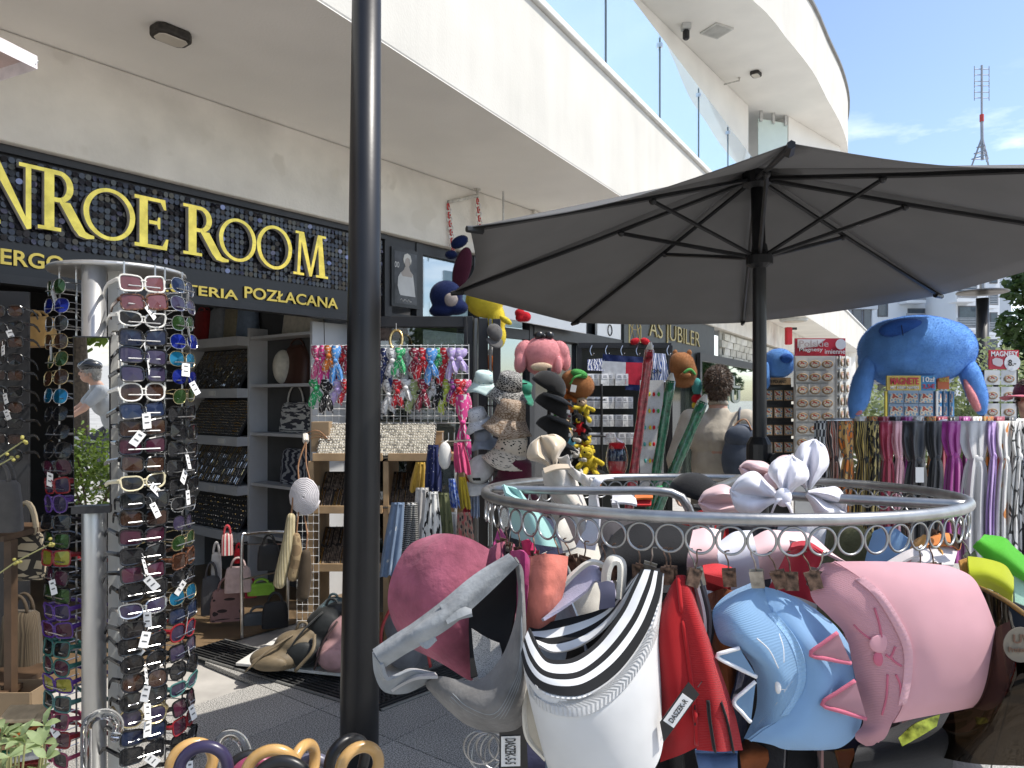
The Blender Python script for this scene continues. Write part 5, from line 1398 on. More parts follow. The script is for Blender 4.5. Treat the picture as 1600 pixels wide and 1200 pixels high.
for k, (z, n_) in enumerate(((.90, 'second'), (.525, 'third'))):
 for h, px in enumerate((496, 597)):
  tray('dark tray of beaded necklaces on the %s shelf of the wooden stand, %s' % (n_, ('left half', 'right half')[h]), Vector((P(px, 0, 4.79).x, 4.79, z)), (1, 0, 0), eb, .37, .30, 2, 44, 'chain', 80 + 2 * k + h, 'necklace trays on the wooden stand', M('tray_brown', (.02, .015, .012), rough=.7), mats=[M('bead_dark', (.20, .15, .11), rough=.4, var=.8, vscale=50), goldj], size=.006)
bxx = thing('wooden_box', 'small plain wooden box behind the ring trays', 'box', P(680, 690, 5.05)); q = P(680, 690, 5.05)
MB().box(q, (.11, .1, .13)).build('body', wood_l, bxx, bevel=.004); MB().box(q + UP * .068, (.115, .105, .008)).build('lid', wood_l, bxx, bevel=.002)
bxx = thing('leather_tie_box', 'cardboard box tied with tan leather straps at the left end of the wooden stand', 'box', P(500, 690, 4.85)); q = P(503, 682, 4.95)
MB().box(q, (.12, .1, .20)).build('body', cb, bxx, bevel=.003)
for k in range(3): MB().tube(cr([q + Vector((-.10, -.06, -.02 + .02 * k)), q + Vector((0, -.07, .02 * k)), q + Vector((.10, -.05, -.03 - .02 * k)), q + Vector((.13, -.03, -.07))], 12), .007, 5, flat=.4).build('leather_strap', M('tan_leather', (.32, .17, .09), rough=.5), bxx)
# round straw bag and long woven bags hanging left of the stand
sb = thing('round_straw_bag', 'round white and lilac woven bag hanging left of the wooden stand', 'bag', P(476, 775, 4.6)); q = P(476, 775, 4.6)
wv = M('woven_white', (.60, .57, .58), rough=.8, bump=.6, bscale=60)
spir = []
for k in range(150):
 a = k * .42; rr = .005 + .09 * k / 150; spir.append(q + Vector((rr * math.cos(a), -.03 + .03 * (rr / .09) ** 2, rr * math.sin(a) * 1.25)))
MB().tube(spir, .0075, 6).build('spiral_weave', wv, sb, smooth=True)
MB().ell(q + Vector((0, .012, 0)), (.088, .03, .112), None, 20, 10).build('body', wv, sb, smooth=True)
for dx in (-.03, .03): MB().tube(cr([q + Vector((dx * 1.2, 0, .09)), q + Vector((dx * .8 - .02, .02, .2)), P(478, 690, 4.66)], 12), .005, 5).build('leather_strap', M('tan_leather', (0, 0, 0)), sb)
MB().tube([P(478, 690, 4.66), P(477, 680, 4.7)], .02, 8).build('strap_ring', pearl, sb)
for (n_, lab, pts, r_, m_) in (('woven_pouch', 'long cream woven pouch hanging below the round bag', [(455, 808), (450, 850), (441, 890), (437, 910)], .040, MP('cream_weave', [(.52, .45, .28), (.36, .30, .17)], 'wave', 20, coord='Object', bump=.5)),
                              ('woven_pouch', 'brown knotted woven pouch hanging nearest the wooden stand', [(478, 865), (477, 895), (473, 930)], .042, straw), ('woven_pouch', 'light brown woven pouch between the two other pouches', [(463, 838), (464, 870), (458, 900)], .036, MP('straw_dark', [(.22, .15, .08), (.33, .24, .13)], 'voronoi', 14, coord='Object', bump=.5))):
 w_ = [P(x, y, 4.58) for x, y in pts]; t = thing(n_, lab, 'bag', w_[-1])
 blob('body', [('c', [(q, r_ * (.7 if i == 0 else 1)) for i, q in enumerate(w_)])], m_, t, .009, 3)
 MB().tube([w_[0], w_[0] + Vector((.01, 0, .12)), P(470, 770, 4.66)], .005, 5).build('leather_strap', M('tan_leather', (0, 0, 0)), t)
wp = thing('grid_stand', 'white wire grid standing beside the wooden stand', 'grid', (P(470, 970, 4.72).x, 4.72, 0))
for k in range(5): x = P(464, 0, 4.72).x + k * .035; MB().tube([(x, 4.72, 0), (x, 4.72, 1.05)], .0018, 5).build('wire', wire_white, wp)
for k in range(20): z = .03 + k * .052; MB().tube([(P(464, 0, 4.72).x, 4.716, z), (P(464, 0, 4.72).x + .14, 4.716, z)], .0018, 5).build('wire', wire_white, wp)
# ------------------------------------------------------------------ chrome rail with small goods in the doorway
cr_ = thing('chrome_rail', 'low chrome garment rail with small bags in the shop doorway', 'rail', (P(395, 1000, 5.0).x, 5.0, 0))
pa, pb2 = P(378, 836, 4.95), P(449, 830, 5.25)
MB().tube(cr([Vector((pa.x, pa.y, 0)), pa - UP * .05, pa + Vector((.02, .03, .0)), pb2 - Vector((.02, .03, 0)), pb2 - UP * .05, Vector((pb2.x, pb2.y, 0))], 50), .011, 10).build('frame_tube', steel, cr_, smooth=True)
pc, pd = P(342, 830, 5.6), P(345, 825, 5.5)
MB().tube([P(345, 850, 5.5), P(440, 850, 5.2)], .006, 6).build('cross_bar', steel, cr_)
MB().tube([P(381, 905, 4.95), P(449, 890, 5.25)], .006, 6).build('cross_bar', steel, cr_)
goods = [('red and white striped', (355, 850, 18, 34), MP('redstripe', [(.4, .04, .05), (.6, .55, .5)], 'wave', 5)), ('scarlet', (373, 868, 14, 22), cloth('scarlet', (.5, .02, .03))), ('white furry', (338, 885, 16, 44), cloth('furry', (.5, .48, .46))),
         ('pale pink', (372, 905, 40, 40), cloth('pale_pk', (.48, .36, .34))), ('lime green', (408, 920, 40, 18), cloth('lime', (.22, .42, .05))), ('crimson', (392, 922, 18, 22), cloth('crim', (.35, .03, .06))), ('black', (420, 870, 34, 40), nyl('blk2', (.015, .015, .016))), ('dark patterned', (355, 945, 50, 50), MP('dkpat', [(.03, .02, .02), (.25, .14, .13)], 'voronoi', 9, ratio=.35)), ('slate grey', (405, 968, 50, 24), nyl('slate', (.08, .09, .10))), ('charcoal', (430, 960, 40, 40), nyl('char', (.02, .02, .022))), ('grey leather', (330, 930, 30, 60), nyl('gl', (.04, .04, .045)))]
for k, (n_, (px, py, w_, h_), m_) in enumerate(goods):
 Y = 5.15 + .05 * (k % 3); f = Y / FPX
 q = P(px, py, Y); t = thing('pouch', n_ + ' pouch on the chrome rail in the doorway', 'pouch', q, 0, 'pouches on the chrome rail')
 t2_ = handbag('pouch', t['label'], q - UP * h_ * f * .5, (1, .3, 0), w_ * f, h_ * f, .06, m_, hh=.4, group='pouches on the chrome rail'); bpy.data.objects.remove(t)
# ------------------------------------------------------------------ folding glazed door
dr = thing('glazed_door', 'open black framed folding glass door behind the bandanas', 'door', (P(650, 900, 5.55).x, 5.55, 0))
def fr_box(px0, px1, py0, py1, Y, dep, nm, mat, bottom=None):
 a = P(px0, py0, Y); e = P(px1, py1, Y)
 z0 = 0.0 if bottom else e.z
 return MB().box(((a.x + e.x) / 2, Y + dep / 2, (a.z + z0) / 2), (e.x - a.x, dep, a.z - z0)).build(nm, mat, dr, bevel=.004)
fr_box(556, 725, 494, 511, 5.5, .07, 'top_rail', dark_frame)
fr_box(548, 557, 494, 0, 5.5, .07, 'stile', dark_frame, True)
fr_box(725, 739, 494, 0, 5.495, .08, 'stile', dark_frame, True)
fr_box(741, 746, 497, 0, 5.48, .09, 'stile', M('alu_dark', (.2, .2, .2), rough=.3, metal=.8), True)
fr_box(748, 762, 497, 0, 5.47, .10, 'stile', dark_frame, True)
fr_box(764, 768, 498, 0, 5.45, .10, 'stile', M('alu_dark', (0, 0, 0)), True)
fr_box(770, 782, 498, 0, 5.45, .12, 'stile', dark_frame, True)
fr_box(557, 725, 511, 900, 5.53, .01, 'pane', glass_mat('door_glass', (.9, .95, 1), .12, tr=(.35, .37, .37)))
fr_box(556, 725, 870, 0, 5.5, .07, 'bottom_rail', dark_frame, True)
# ------------------------------------------------------------------ bandanas on a wire grid
bg_ = thing('wire_grid', 'white wire grid hung with knotted bandanas in front of the door', 'grid', P(610, 662, 5.12))
YB = 5.12
for k in range(24):
 x = P(487, 0, YB).x + k * .0475; MB().tube([(x, YB, P(0, 660, YB).z), (x, YB, P(0, 538, YB).z)], .0028, 5).build('wire', wire_white, bg_)
for k in range(12):
 z = P(0, 661 - k * 11, YB).z; MB().tube([(P(486, 0, YB).x, YB - .004, z), (P(733, 0, YB).x, YB - .004, z)], .0028, 5).build('wire', wire_white, bg_)
for px in (507, 730):
 MB().tube([P(px, 538, YB), P(px - 1, 495, 5.5)], .003, 5).build('hanging_chain', black_metal, bg_)
BC = {'pink': (.55, .10, .22), 'hot pink': (.62, .06, .25), 'red': (.45, .02, .03), 'yellow': (.55, .38, .05), 'orange': (.55, .16, .03), 'blue': (.08, .25, .55), 'navy': (.02, .03, .10), 'green': (.04, .32, .12), 'white': (.66, .66, .64), 'grey': (.32, .33, .34), 'maroon': (.20, .02, .04), 'lilac': (.42, .33, .58), 'lime': (.40, .50, .08), 'black': (.015, .015, .016), 'olive green': (.30, .36, .16), 'purple': (.22, .04, .20), 'teal': (.05, .28, .26)}
def bmat(n_):
 q = BC[n_]; w_ = (.62, .6, .58) if sum(q) < 1.5 else (.2, .2, .22)
 return MP('bandana_' + n_.replace(' ', '_'), [q, w_], 'voronoi', 7, ratio=.72, rough=.85)
def bandana(px, y0, y1, n_, label, seed, Y=YB - .02, wpx=0, group='bandanas on the wire grid', mat=None, depth=.05):
 rd = random.Random(seed); t = thing('bandana', label, 'bandana', P(px, y0, Y), 0, group)
 m_ = mat or bmat(n_); w_ = wpx or rd.uniform(10.5, 15.5); Y -= rd.uniform(0, .05); yk = y0 + (y1 - y0) * rd.uniform(.28, .4)
 Yf = Y - depth * .5
 loft('loop', [[(px - w_ * .8, y0, Y), (px - w_ * .3, y0 - 1.5, Yf), (px + w_ * .3, y0 - 1.5, Yf), (px + w_ * .8, y0, Y)], [(px - w_ * .8, (y0 + yk) / 2, Y), (px - w_ * .2, (y0 + yk) / 2, Yf - .015), (px + w_ * .4, (y0 + yk) / 2, Yf), (px + w_ * .8, (y0 + yk) / 2, Y)], [(px - w_ * .35, yk, Y), (px - w_ * .1, yk, Yf), (px + w_ * .1, yk, Yf), (px + w_ * .35, yk, Y)]], m_, t, 14, 9, .003, wob=.004, seed=seed)
 for s in (-1, 1):
  sp_ = rd.uniform(.4, 1.1) * w_; ye = y1 + rd.uniform(-.25, .05) * (y1 - y0) if s > 0 else y1
  x1 = px + s * sp_ * .6
  loft('tail', [[(px - w_ * .25, yk, Yf), (px, yk + 1, Yf - .012), (px + w_ * .25, yk, Yf)], [(x1 - w_ * .45, (yk + ye) / 2, Yf), (x1 - w_ * .1, (yk + ye) / 2, Yf - .02), (x1 + w_ * .45, (yk + ye) / 2, Yf - .004)], [(x1 - w_ * .35 + s * 2, ye - 5, Yf), (x1 + s * 2, ye - 3, Yf - .012), (x1 + w_ * .3 + s * 3, ye, Yf)]], m_, t, 10, 10, .003, wob=.004, seed=seed + s)
 kn = P(px, yk + 1, Yf - .012); f = Y / FPX
 MB().ell(kn, (w_ * f * .34, .016, w_ * f * .30), None, 10, 7).build('knot', m_, t, smooth=True)
 return t
row1 = [(495, 'pink'), (505, 'hot pink'), (514, 'orange'), (524, 'blue'), (534, 'red'), (545, 'maroon'), (601, 'navy'), (613, 'white'), (624, 'green'), (637, 'grey'), (649, 'maroon'), (661, 'red'), (673, 'blue'), (685, 'green'), (695, 'red'), (706, 'lilac'), (718, 'lilac')]
row2 = [(494, 'green'), (510, 'black'), (527, 'lilac'), (540, 'red'), (607, 'white'), (621, 'red'), (634, 'white'), (646, 'olive green'), (662, 'maroon'), (677, 'white'), (686, 'black'), (698, 'lime'), (708, 'purple'), (717, 'red'), (727, 'pink')]
for k, (px, n_) in enumerate(row1):
 bandana(px, 541 + (px > 560) * 4, 596 + 12 * math.sin(k * 2.3), n_, '%s knotted bandana, number %s from the left in the upper row on the grid' % (n_, ordn(k).replace('topmost', 'first')), 200 + k)
for k, (px, n_) in enumerate(row2):
 bandana(px, 594, 640 + 10 * math.sin(k * 1.9), n_, '%s knotted bandana, number %s from the left in the lower row on the grid' % (n_, ordn(k).replace('topmost', 'first')), 300 + k)
bandana(723, 618, 728, 'hot pink', 'long hot pink scarf hanging at the right end of the bandana grid', 350, YB - .12, 13)
for (px, py, r_, m_, lab) in ((619, 531, .055, goldj, 'gold patterned hoop headband hanging above the bandanas'), ):
 q = P(px, py, 5.3); t = thing('hoop_headband', lab, 'headband', q)
 MB().tube([q + Vector((r_ * .8 * math.cos(a * PI / 12), .02 * math.sin(a * PI / 12), r_ * 1.3 * math.sin(a * PI / 12))) for a in range(24)], .011, 6, closed=True).build('band', m_, t, smooth=True)
 MB().tube([q + UP * r_ * 1.3, q + UP * .12], .0015, 4).build('string', wire_white, t)
# ------------------------------------------------------------------ scarves and scrunchies by the post
sr = thing('scarf_hook_rail', 'short wire rail with scarves hanging beside the wooden stand', 'rail', P(700, 685, 4.5))
MB().tube([P(690, 690, 4.62), P(735, 688, 4.3)], .006, 6).build('rail', steel, sr)
for k in range(5): MB().tube([P(692 + 9 * k, 690, 4.6 - .06 * k), P(692 + 9 * k, 676, 4.6 - .06 * k)], .003, 5).build('hook', steel, sr)
MB().tube([P(712, 690, 4.45), Vector((P(712, 690, 4.45).x, 4.45, 0))], .010, 8).build('post', steel, sr)
def hang(label, px, y0, y1, w0, w1, m_, Y, seed, lean=0, name='scarf', group='scarves by the wooden stand', folds=3, cat='scarf', amp=.012):
 rd = random.Random(seed); t = thing(name, label, cat, P(px, y0, Y), 0, group)
 rows = []
 for j, v in enumerate((0, .15, .45, .75, 1)):
  wv_ = w0 + (w1 - w0) * min(1, v * 1.6); cx = px + lean * v; yy = y0 + (y1 - y0) * v
  row = []
  for i in range(9):
   u = i / 8; row.append((cx + (u - .5) * wv_, yy + (rd.uniform(-3, 3) if v == 1 else 0), Y + amp * (.4 + v) * math.sin(folds * 2 * PI * u + seed + v) - .02 * math.sin(PI * u)))
  rows.append(row)
 loft('cloth', rows, m_, t, 33, 14, .003)
 MB().ell(P(px, y0 + 3, Y - .01), (w0 * .42 * Y / FPX, .014, w0 * .16 * Y / FPX), None, 10, 7).build('top_fold', m_, t, smooth=True)
 return t
hang('mustard yellow scarf with a yellow label by the wooden stand', 657, 722, 768, 14, 24, cloth('must', (.48, .30, .05)), 4.5, 1, -5)
hang('navy scarf with white stars by the wooden stand', 677, 695, 768, 16, 26, MP('navystar', [(.5, .5, .55), (.012, .02, .09)], 'voronoi', 10, ratio=.16), 4.45, 2)
hang('hot pink yarn scarf beside the white flame headwear', 716, 692, 740, 14, 24, cloth('yarn', (.60, .08, .20), bump=.8, bscale=120), 4.35, 4, 8)
hang('royal blue patterned scarf below the flame headwear', 706, 748, 792, 10, 14, MP('bluepat', [(.04, .10, .45), (.3, .38, .6)], 'voronoi', 9, ratio=.5), 4.4, 5, 6)
hang('yellow scarf hanging below the flame headwear', 722, 745, 795, 10, 16, cloth('yel', (.58, .44, .04)), 4.42, 6, 6)
hang('burnt orange scarf at the right of the yellow one', 731, 740, 775, 8, 14, cloth('borange', (.48, .12, .03)), 4.5, 7, 4)
hang('crimson scarf hanging behind the yellow one', 730, 780, 838, 10, 16, cloth('crim2', (.35, .02, .05)), 4.6, 8)
hang('pale blue scarf hanging under the white cap', 742, 745, 808, 10, 14, cloth('pblue', (.34, .42, .58)), 4.6, 9)
fl = thing('flame_headband', 'white headwear with red flames hanging by the wooden stand', 'headband', P(695, 735, 4.36)); q = P(695, 712, 4.36)
blob('body', [('e', q, (.042, .03, .085))], MP('flame', [(.66, .65, .62), (.5, .03, .03)], 'noise', 9, coord='Object', ratio=.56), fl, .008)
MB().tube([q + UP * .08, P(700, 688, 4.42)], .004, 5).build('strap', wire_white, fl)
prints = [('grey and blue tie-dyed', 622, 785, 900, 20, 30, MP('tiedye', [(.35, .42, .5), (.16, .22, .32), (.5, .5, .48)], 'noise', 4), -14), ('black and white greek key print', 643, 785, 905, 18, 34, MP('greek', [(.02, .02, .02), (.66, .65, .62)], 'brick', 9, ratio=.5), -8),
          ('white and grey crumpled', 660, 762, 880, 20, 26, cloth('crwhite', (.52, .50, .48)), -4), ('black and white cow print', 675, 768, 900, 18, 34, MP('cow', [(.015, .015, .015), (.68, .67, .64)], 'noise', 5, ratio=.44), 0), ('olive camouflage', 692, 770, 850, 18, 28, MP('camo', [(.05, .06, .03), (.12, .13, .06), (.2, .17, .1)], 'noise', 6), 3), ('white', 704, 800, 880, 16, 28, cloth('wht3', (.64, .63, .61)), 0), ('dark floral', 725, 800, 880, 20, 30, MP('dkflor', [(.02, .02, .03), (.3, .2, .15), (.4, .1, .1)], 'voronoi', 8), 4)]
for k, (n_, px, y0, y1, w0, w1, m_, ln) in enumerate(prints):
 hang(n_ + ' scarf hanging in the lower bunch beside the black post', px, y0, y1, w0, w1, m_, 4.25 + .04 * (k % 3), 20 + k, ln, group='lower bunch of scarves')
# ------------------------------------------------------------------ hat stand
hs_ = thing('hat_stand', 'black hat stand carrying bucket hats and black caps', 'stand', (P(800, 800, 4.62).x, 4.62, 0))
for px, Y, top in ((798, 4.62, 585), (858, 4.5, 575)):
 q = P(px, top, Y); MB().tube([(q.x, Y, 0), q], .012, 10).build('pole', black_metal, hs_); MB().lathe([(.2, 0), (.2, .02), (.02, .035)], (q.x, Y, 0), 20).build('base', black_metal, hs_)
for k in range(5):
 q = P(798, 600 + 34 * k, 4.62); MB().tube([q + Vector((-.16, -.05, 0)), q, q + Vector((.1, -.1, 0))], .005, 5).build('arm', black_metal, hs_)
def bucket(label, px, py, Y, wpx, mat, rot=(0, 0, 0), brim_mat=None, hpx=None):
 wpx *= 1.04; f = Y / FPX; w_ = wpx * f / 2; h_ = (hpx or wpx * .66) * f
 q = P(px, py, Y); t = thing('bucket_hat', label, 'hat', q, 0, 'hats on the stand'); t.rotation_euler = rot
 m = None
 def rows(prof, n=41):
  return [[Vector((r_ * math.cos(2 * PI * i / (n - 1)), r_ * math.sin(2 * PI * i / (n - 1)), z + (.012 * math.sin(3 * 2 * PI * i / (n - 1) + px) * (r_ > .8 * w_)))) for i in range(n)] for r_, z in prof]
 cp = [(w_ * .02, h_ * .56), (w_ * .40, h_ * .55), (w_ * .52, h_ * .48), (w_ * .56, h_ * .30), (w_ * .62, 0)]
 bp = [(w_ * .62, 0), (w_ * .72, -h_ * .14), (w_ * .86, -h_ * .30), (w_, -h_ * .42)]
 MB().grid(rows(cp)).build('crown', mat, t, world=False, smooth=True, solid=.003)
 MB().grid(rows(bp)).build('brim', brim_mat or mat, t, world=False, smooth=True, solid=.003)
 MB().tube([Vector((w_ * .625 * math.cos(k * PI / 16), w_ * .625 * math.sin(k * PI / 16), 0)) for k in range(32)], .003, 5, closed=True).build('seam', mat, t, world=False)
 return t
mono = lambda n_, a, b_: MP('mono_' + n_, [a, b_], 'cells', 15, ratio=.10, sx=1.6)
bucket('pale turquoise bucket hat with printed leaves at the top of the stand', 755, 598, 4.55, 48, MP('turq', [(.22, .50, .56), (.5, .62, .6), (.12, .32, .4)], 'noise', 6), (.25, .1, 0))
bucket('green bucket hat behind the black monogram one', 816, 612, 4.65, 44, cloth('gr_hat', (.04, .25, .16)), (.3, .3, 0))
bucket('black bucket hat with a pale interlaced monogram', 795, 606, 4.48, 64, mono('black', (.38, .37, .35), (.015, .015, .016)), (.35, .12, .2))
bucket('white bucket hat with small dark anchors', 748, 655, 4.55, 48, MP('anchors', [(.10, .12, .2), (.60, .62, .66)], 'voronoi', 15, ratio=.25, sx=1.6), (.2, -.3, 0))
bucket('beige monogram bucket hat with a wide brim in the middle of the stand', 796, 652, 4.45, 78, mono('beige', (.20, .13, .08), (.42, .34, .27)), (.25, .12, .3))
bucket('pale grey blue hat half hidden behind the beige hats', 755, 685, 4.6, 42, cloth('gb_hat', (.32, .38, .48)), (.3, -.2, 0))
bucket('cream bucket hat printed with black stars and smiling faces', 797, 705, 4.42, 78, MP('stars', [(.02, .02, .02), (.60, .53, .44)], 'voronoi', 15, ratio=.32, sx=1.6), (.2, .2, .5))
bucket('maroon bucket hat lowest on the stand', 803, 748, 4.40, 86, cloth('maroon_hat', (.085, .012, .03)), (.15, .1, .3))
def bcap(label, px, py, Y, wpx, mat, rot, group='hats on the stand', bill_mat=None, patch=None):
 """baseball cap: dome with a stiff curved bill towards local -Y, button and seams"""
 f = Y / FPX; r_ = wpx * f / 2; t = thing('baseball_cap', label, 'cap', P(px, py, Y), 0, group); t.rotation_euler = rot
 rows = []
 for j in range(9):
  a = PI / 2 * j / 8
  rows.append([Vector((r_ * .98 * math.cos(a) * math.sin(2 * PI * i / 28), r_ * 1.1 * math.cos(a) * math.cos(2 * PI * i / 28), r_ * .95 * math.sin(a) ** .9)) for i in range(29)])
 MB().grid(rows).build('crown', mat, t, world=False, smooth=True, solid=.003)
 bl = []
 for v in (0, .35, .7, 1):
  row = []
  for i in range(13):
   u = -1 + 2 * i / 12; aa = u * 1.05
   rr = r_ * (1.0 + .85 * v * math.cos(u * 1.35) ** .6)
   row.append(Vector((rr * math.sin(aa) * (1 if v < .1 else .98), -rr * 1.08 * math.cos(aa), -.22 * r_ * u * u - .10 * r_ * v)))
  bl.append(row)
 MB().grid(bl).build('bill', bill_mat or mat, t, world=False, smooth=True, solid=.004)
 MB().ell((0, 0, r_ * .95), (r_ * .09, r_ * .09, r_ * .05), None, 8, 5).build('button', mat, t, world=False)
 if patch: MB().box((r_ * .3, -r_ * .93, r_ * .45), (r_ * .55, .004, r_ * .2), Euler((-.4, 0, .3)).to_matrix()).build('patch', patch, t, world=False)
 return t
capb = cloth('cap_black', (.014, .014, .015)); pw_ = M('patch_white', (.6, .6, .6))
bcap('white baseball cap with a black tag hanging low on the stand', 752, 735, 4.5, 46, cloth('cap_white', (.62, .62, .60)), (.9, .2, -.5), patch=M('patch_black', (.01, .01, .01)))
for k, (px, py) in enumerate(((856, 606), (860, 640), (862, 676), (864, 710))):
 bcap('black baseball cap, %s from the top under the pink plush' % ordn(k).replace('topmost', 'first'), px, py, 4.42 - .03 * k, 54, capb, (.5, .2, .9 + .05 * k), patch=pw_ if k else None)
gc = bcap('grey cap hanging on the edge of the folded door', 772, 520, 5.3, 26, cloth('greycap', (.10, .095, .09)), (1.2, 0, .6))
# ------------------------------------------------------------------ soft toys
def plm(n_, q): return M('plush_' + n_, q, rough=.95, var=.12, vscale=9, bump=.6, bscale=220, sheen=.12, spec=.1)
pinkp = plm('pink', (.66, .27, .28)); bluep = plm('blue', (.13, .31, .68)); brown = plm('brown', (.30, .13, .05)); yel = plm('yellow', (.66, .52, .05)); navyp = plm('navy', (.010, .018, .07)); orangep = plm('orange', (.55, .16, .04)); greenp = plm('green', (.08, .32, .08)); redp = plm('red', (.52, .02, .03)); whitep = plm('white', (.62, .6, .56)); blackp = plm('black', (.015, .015, .016)); skyp = plm('sky', (.12, .38, .55)); tealp = plm('teal', (.10, .38, .36)); creamp = plm('cream', (.58, .45, .32)); hotp = plm('hotpink', (.62, .12, .24))
def el(px, py, Y, rx, ry, rz=None, rot=None):
 f = Y / FPX; e = ('e', P(px, py, Y), (rx * f, (rz or min(rx, ry)) * f, ry * f))
 return e + (rot,) if rot else e
satin_black = M('satin_black', (.015, .015, .016), rough=.3)
# pink long-eared plush
Y = 4.75
t = thing('plush_rabbit', 'pink long-eared plush toy with a black bow on top of the black caps', 'plush toy', P(848, 580, Y))
blob('head', [el(848, 553, Y, 31, 27, 26), el(848, 572, Y, 26, 14, 22)], pinkp, t, .012)
blob('ear', [el(818, 548, Y, 13, 18, 12, (0, .5, 0)), el(813, 567, Y - .03, 10, 17, 9, (0, .1, 0))], pinkp, t, .010)
blob('ear', [el(876, 548, Y, 13, 17, 12, (0, -.5, 0)), el(883, 564, Y, 9, 16, 9), el(872, 570, Y - .06, 7, 16, 7)], pinkp, t, .010)
blob('muzzle', [el(846, 573, Y - .10, 18, 7, 6)], creamp, t, .009)
for s in (-1, 1): blob('bow_loop', [el(850 + s * 8, 524, Y - .04, 8, 7, 6, (0, s * .3, 0))], satin_black, t, .007, 3)
MB().ell(P(850, 525, Y - .06), (.014, .014, .014), None, 10, 7).build('bow_knot', satin_black, t, smooth=True)
# brown boxy plush with green strap
Y = 5.2
t = thing('plush_capybara', 'brown boxy plush animal with a green strap on the card rack', 'plush toy', P(1068, 608, Y))
blob('body', [el(1066, 572, Y, 20, 22, 18), el(1061, 565, Y - .05, 15, 15, 14), el(1074, 582, Y, 15, 18, 16), el(1068, 598, Y, 16, 8, 14)], brown, t, .011)
for px in (1055, 1077): blob('ear', [el(px, 551, Y, 4, 5, 3)], brown, t, .006, 2)
MB().tube(cr([P(1068, 583, Y - .1), P(1078, 577, Y - .1), P(1086, 585, Y - .05)], 10), .010, 6).build('strap', greenp, t, smooth=True)
blob('arm', [el(1071, 586, Y - .09, 9, 5, 5)], brown, t, .007, 3)
t = thing('plush_toy', 'small turquoise and red plush beside the brown boxy one', 'plush toy', P(1090, 635, 5.3))
blob('body', [el(1089, 604, 5.3, 8, 14, 8)], tealp, t, .009); blob('shorts', [el(1089, 623, 5.3, 8.5, 8, 8.5)], redp, t, .009); blob('legs', [el(1085, 633, 5.3, 4, 5, 4), el(1093, 633, 5.3, 4, 5, 4)], yel, t, .007, 2)
# heap of small toys
def toy(label, px, py, Y, s, body, limb, rd, hat=None, head=None):
 t = thing('plush_toy', label, 'plush toy', P(px, py + s, Y), 0, 'small plush toys heaped right of the black caps')
 a = rd.uniform(-.5, .5)
 blob('body', [el(px, py, Y, s * .5, s * .62, s * .45, (0, a, 0))], body, t, .009, 3)
 hx, hy = px + s * .5 * math.sin(a), py - s * .75 * math.cos(a)
 blob('head', [el(hx, hy, Y - .02, s * .46, s * .42, s * .42), el(hx + s * .1, hy + s * .1, Y - .09, s * .22, s * .16, s * .2)], head or body, t, .009, 3)
 for q in (-1, 1):
  blob('arm', [('c', [(P(px + q * s * .35, py - s * .2, Y - .03), s * .16 * Y / FPX), (P(px + q * s * .85, py + s * rd.uniform(-.2, .4), Y - .06), s * .19 * Y / FPX)])], limb, t, .008, 2)
  blob('leg', [('c', [(P(px + q * s * .25, py + s * .5, Y - .03), s * .18 * Y / FPX), (P(px + q * s * .5, py + s * .95, Y - .08), s * .22 * Y / FPX)])], limb, t, .008, 2)
  blob('ear', [el(hx + q * s * .36, hy - s * .36, Y, s * .14, s * .18, s * .1)], limb, t, .007, 2)
 if hat: blob('hat', [el(hx, hy - s * .34, Y - .01, s * .42, s * .16, s * .36)], hat, t, .008, 3)
 for q in (-1, 1): MB().ell(P(hx + q * s * .18, hy - s * .02, Y - .02 - s * .40 * Y / FPX), (.006, .004, .007), None, 8, 5).build('eye', blackp, t)
rd = random.Random(12)
t = thing('plush_toy', 'round brown plush with a green leaf cap and red tag', 'plush toy', P(905, 625, 4.75))
blob('body', [el(907, 603, 4.75, 22, 20, 19), el(893, 592, 4.75, 16, 14, 14)], brown, t, .011)
blob('leaf_cap', [el(905, 584, 4.70, 14, 7, 10, (0, .3, 0))], greenp, t, .008)
MB().tube(cr([P(891, 600, 4.6), P(897, 590, 4.58), P(908, 586, 4.6)], 9), .007, 6).build('strap', greenp, t)
MB().box(P(896, 607, 4.58), (.035, .004, .045), Euler((0, .2, 0)).to_matrix()).build('price_tag', card, t)
for k, a in enumerate(((882, 622, 4.8, 20, orangep, orangep, 'orange plush left of the leaf capped one', None, orangep), (912, 640, 4.75, 18, yel, yel, 'yellow plush under the leaf capped one', None, creamp), (905, 668, 4.72, 20, redp, blackp, 'plush in red shorts with black limbs', None, blackp), (884, 668, 4.75, 16, hotp, pinkp, 'pink plush with a pink cap', hotp, creamp), (890, 690, 4.66, 18, skyp, whitep, 'sky blue plush with a white beard', yel, creamp), (913, 700, 4.7, 17, orangep, yel, 'orange plush with yellow limbs', None, yel), (880, 715, 4.66, 16, pinkp, pinkp, 'pale pink plush at the bottom of the heap', None, pinkp), (899, 722, 4.6, 18, blackp, whitep, 'black and white plush', None, whitep), (922, 722, 4.6, 22, yel, yel, 'yellow plush with a brown patch at the bottom right of the heap', None, yel), (905, 745, 4.62, 16, greenp, greenp, 'green plush lowest in the heap', None, greenp), (930, 745, 4.66, 14, brown, brown, 'brown plush right of the green one', None, brown), (872, 640, 4.85, 14, greenp, greenp, 'green plush behind the black caps', None, greenp))):
 toy(a[6], a[0], a[1], a[2], a[3], a[4], a[5], rd, a[7], a[8])
bk_ = thing('toy_shelf', 'black wire shelf behind the heap of plush toys', 'shelf', (P(905, 900, 4.95).x, 4.95, 0))
for px in (876, 940): q = P(px, 600, 4.95); MB().tube([(q.x, 4.95, 0), q], .008, 6).build('post', black_metal, bk_)
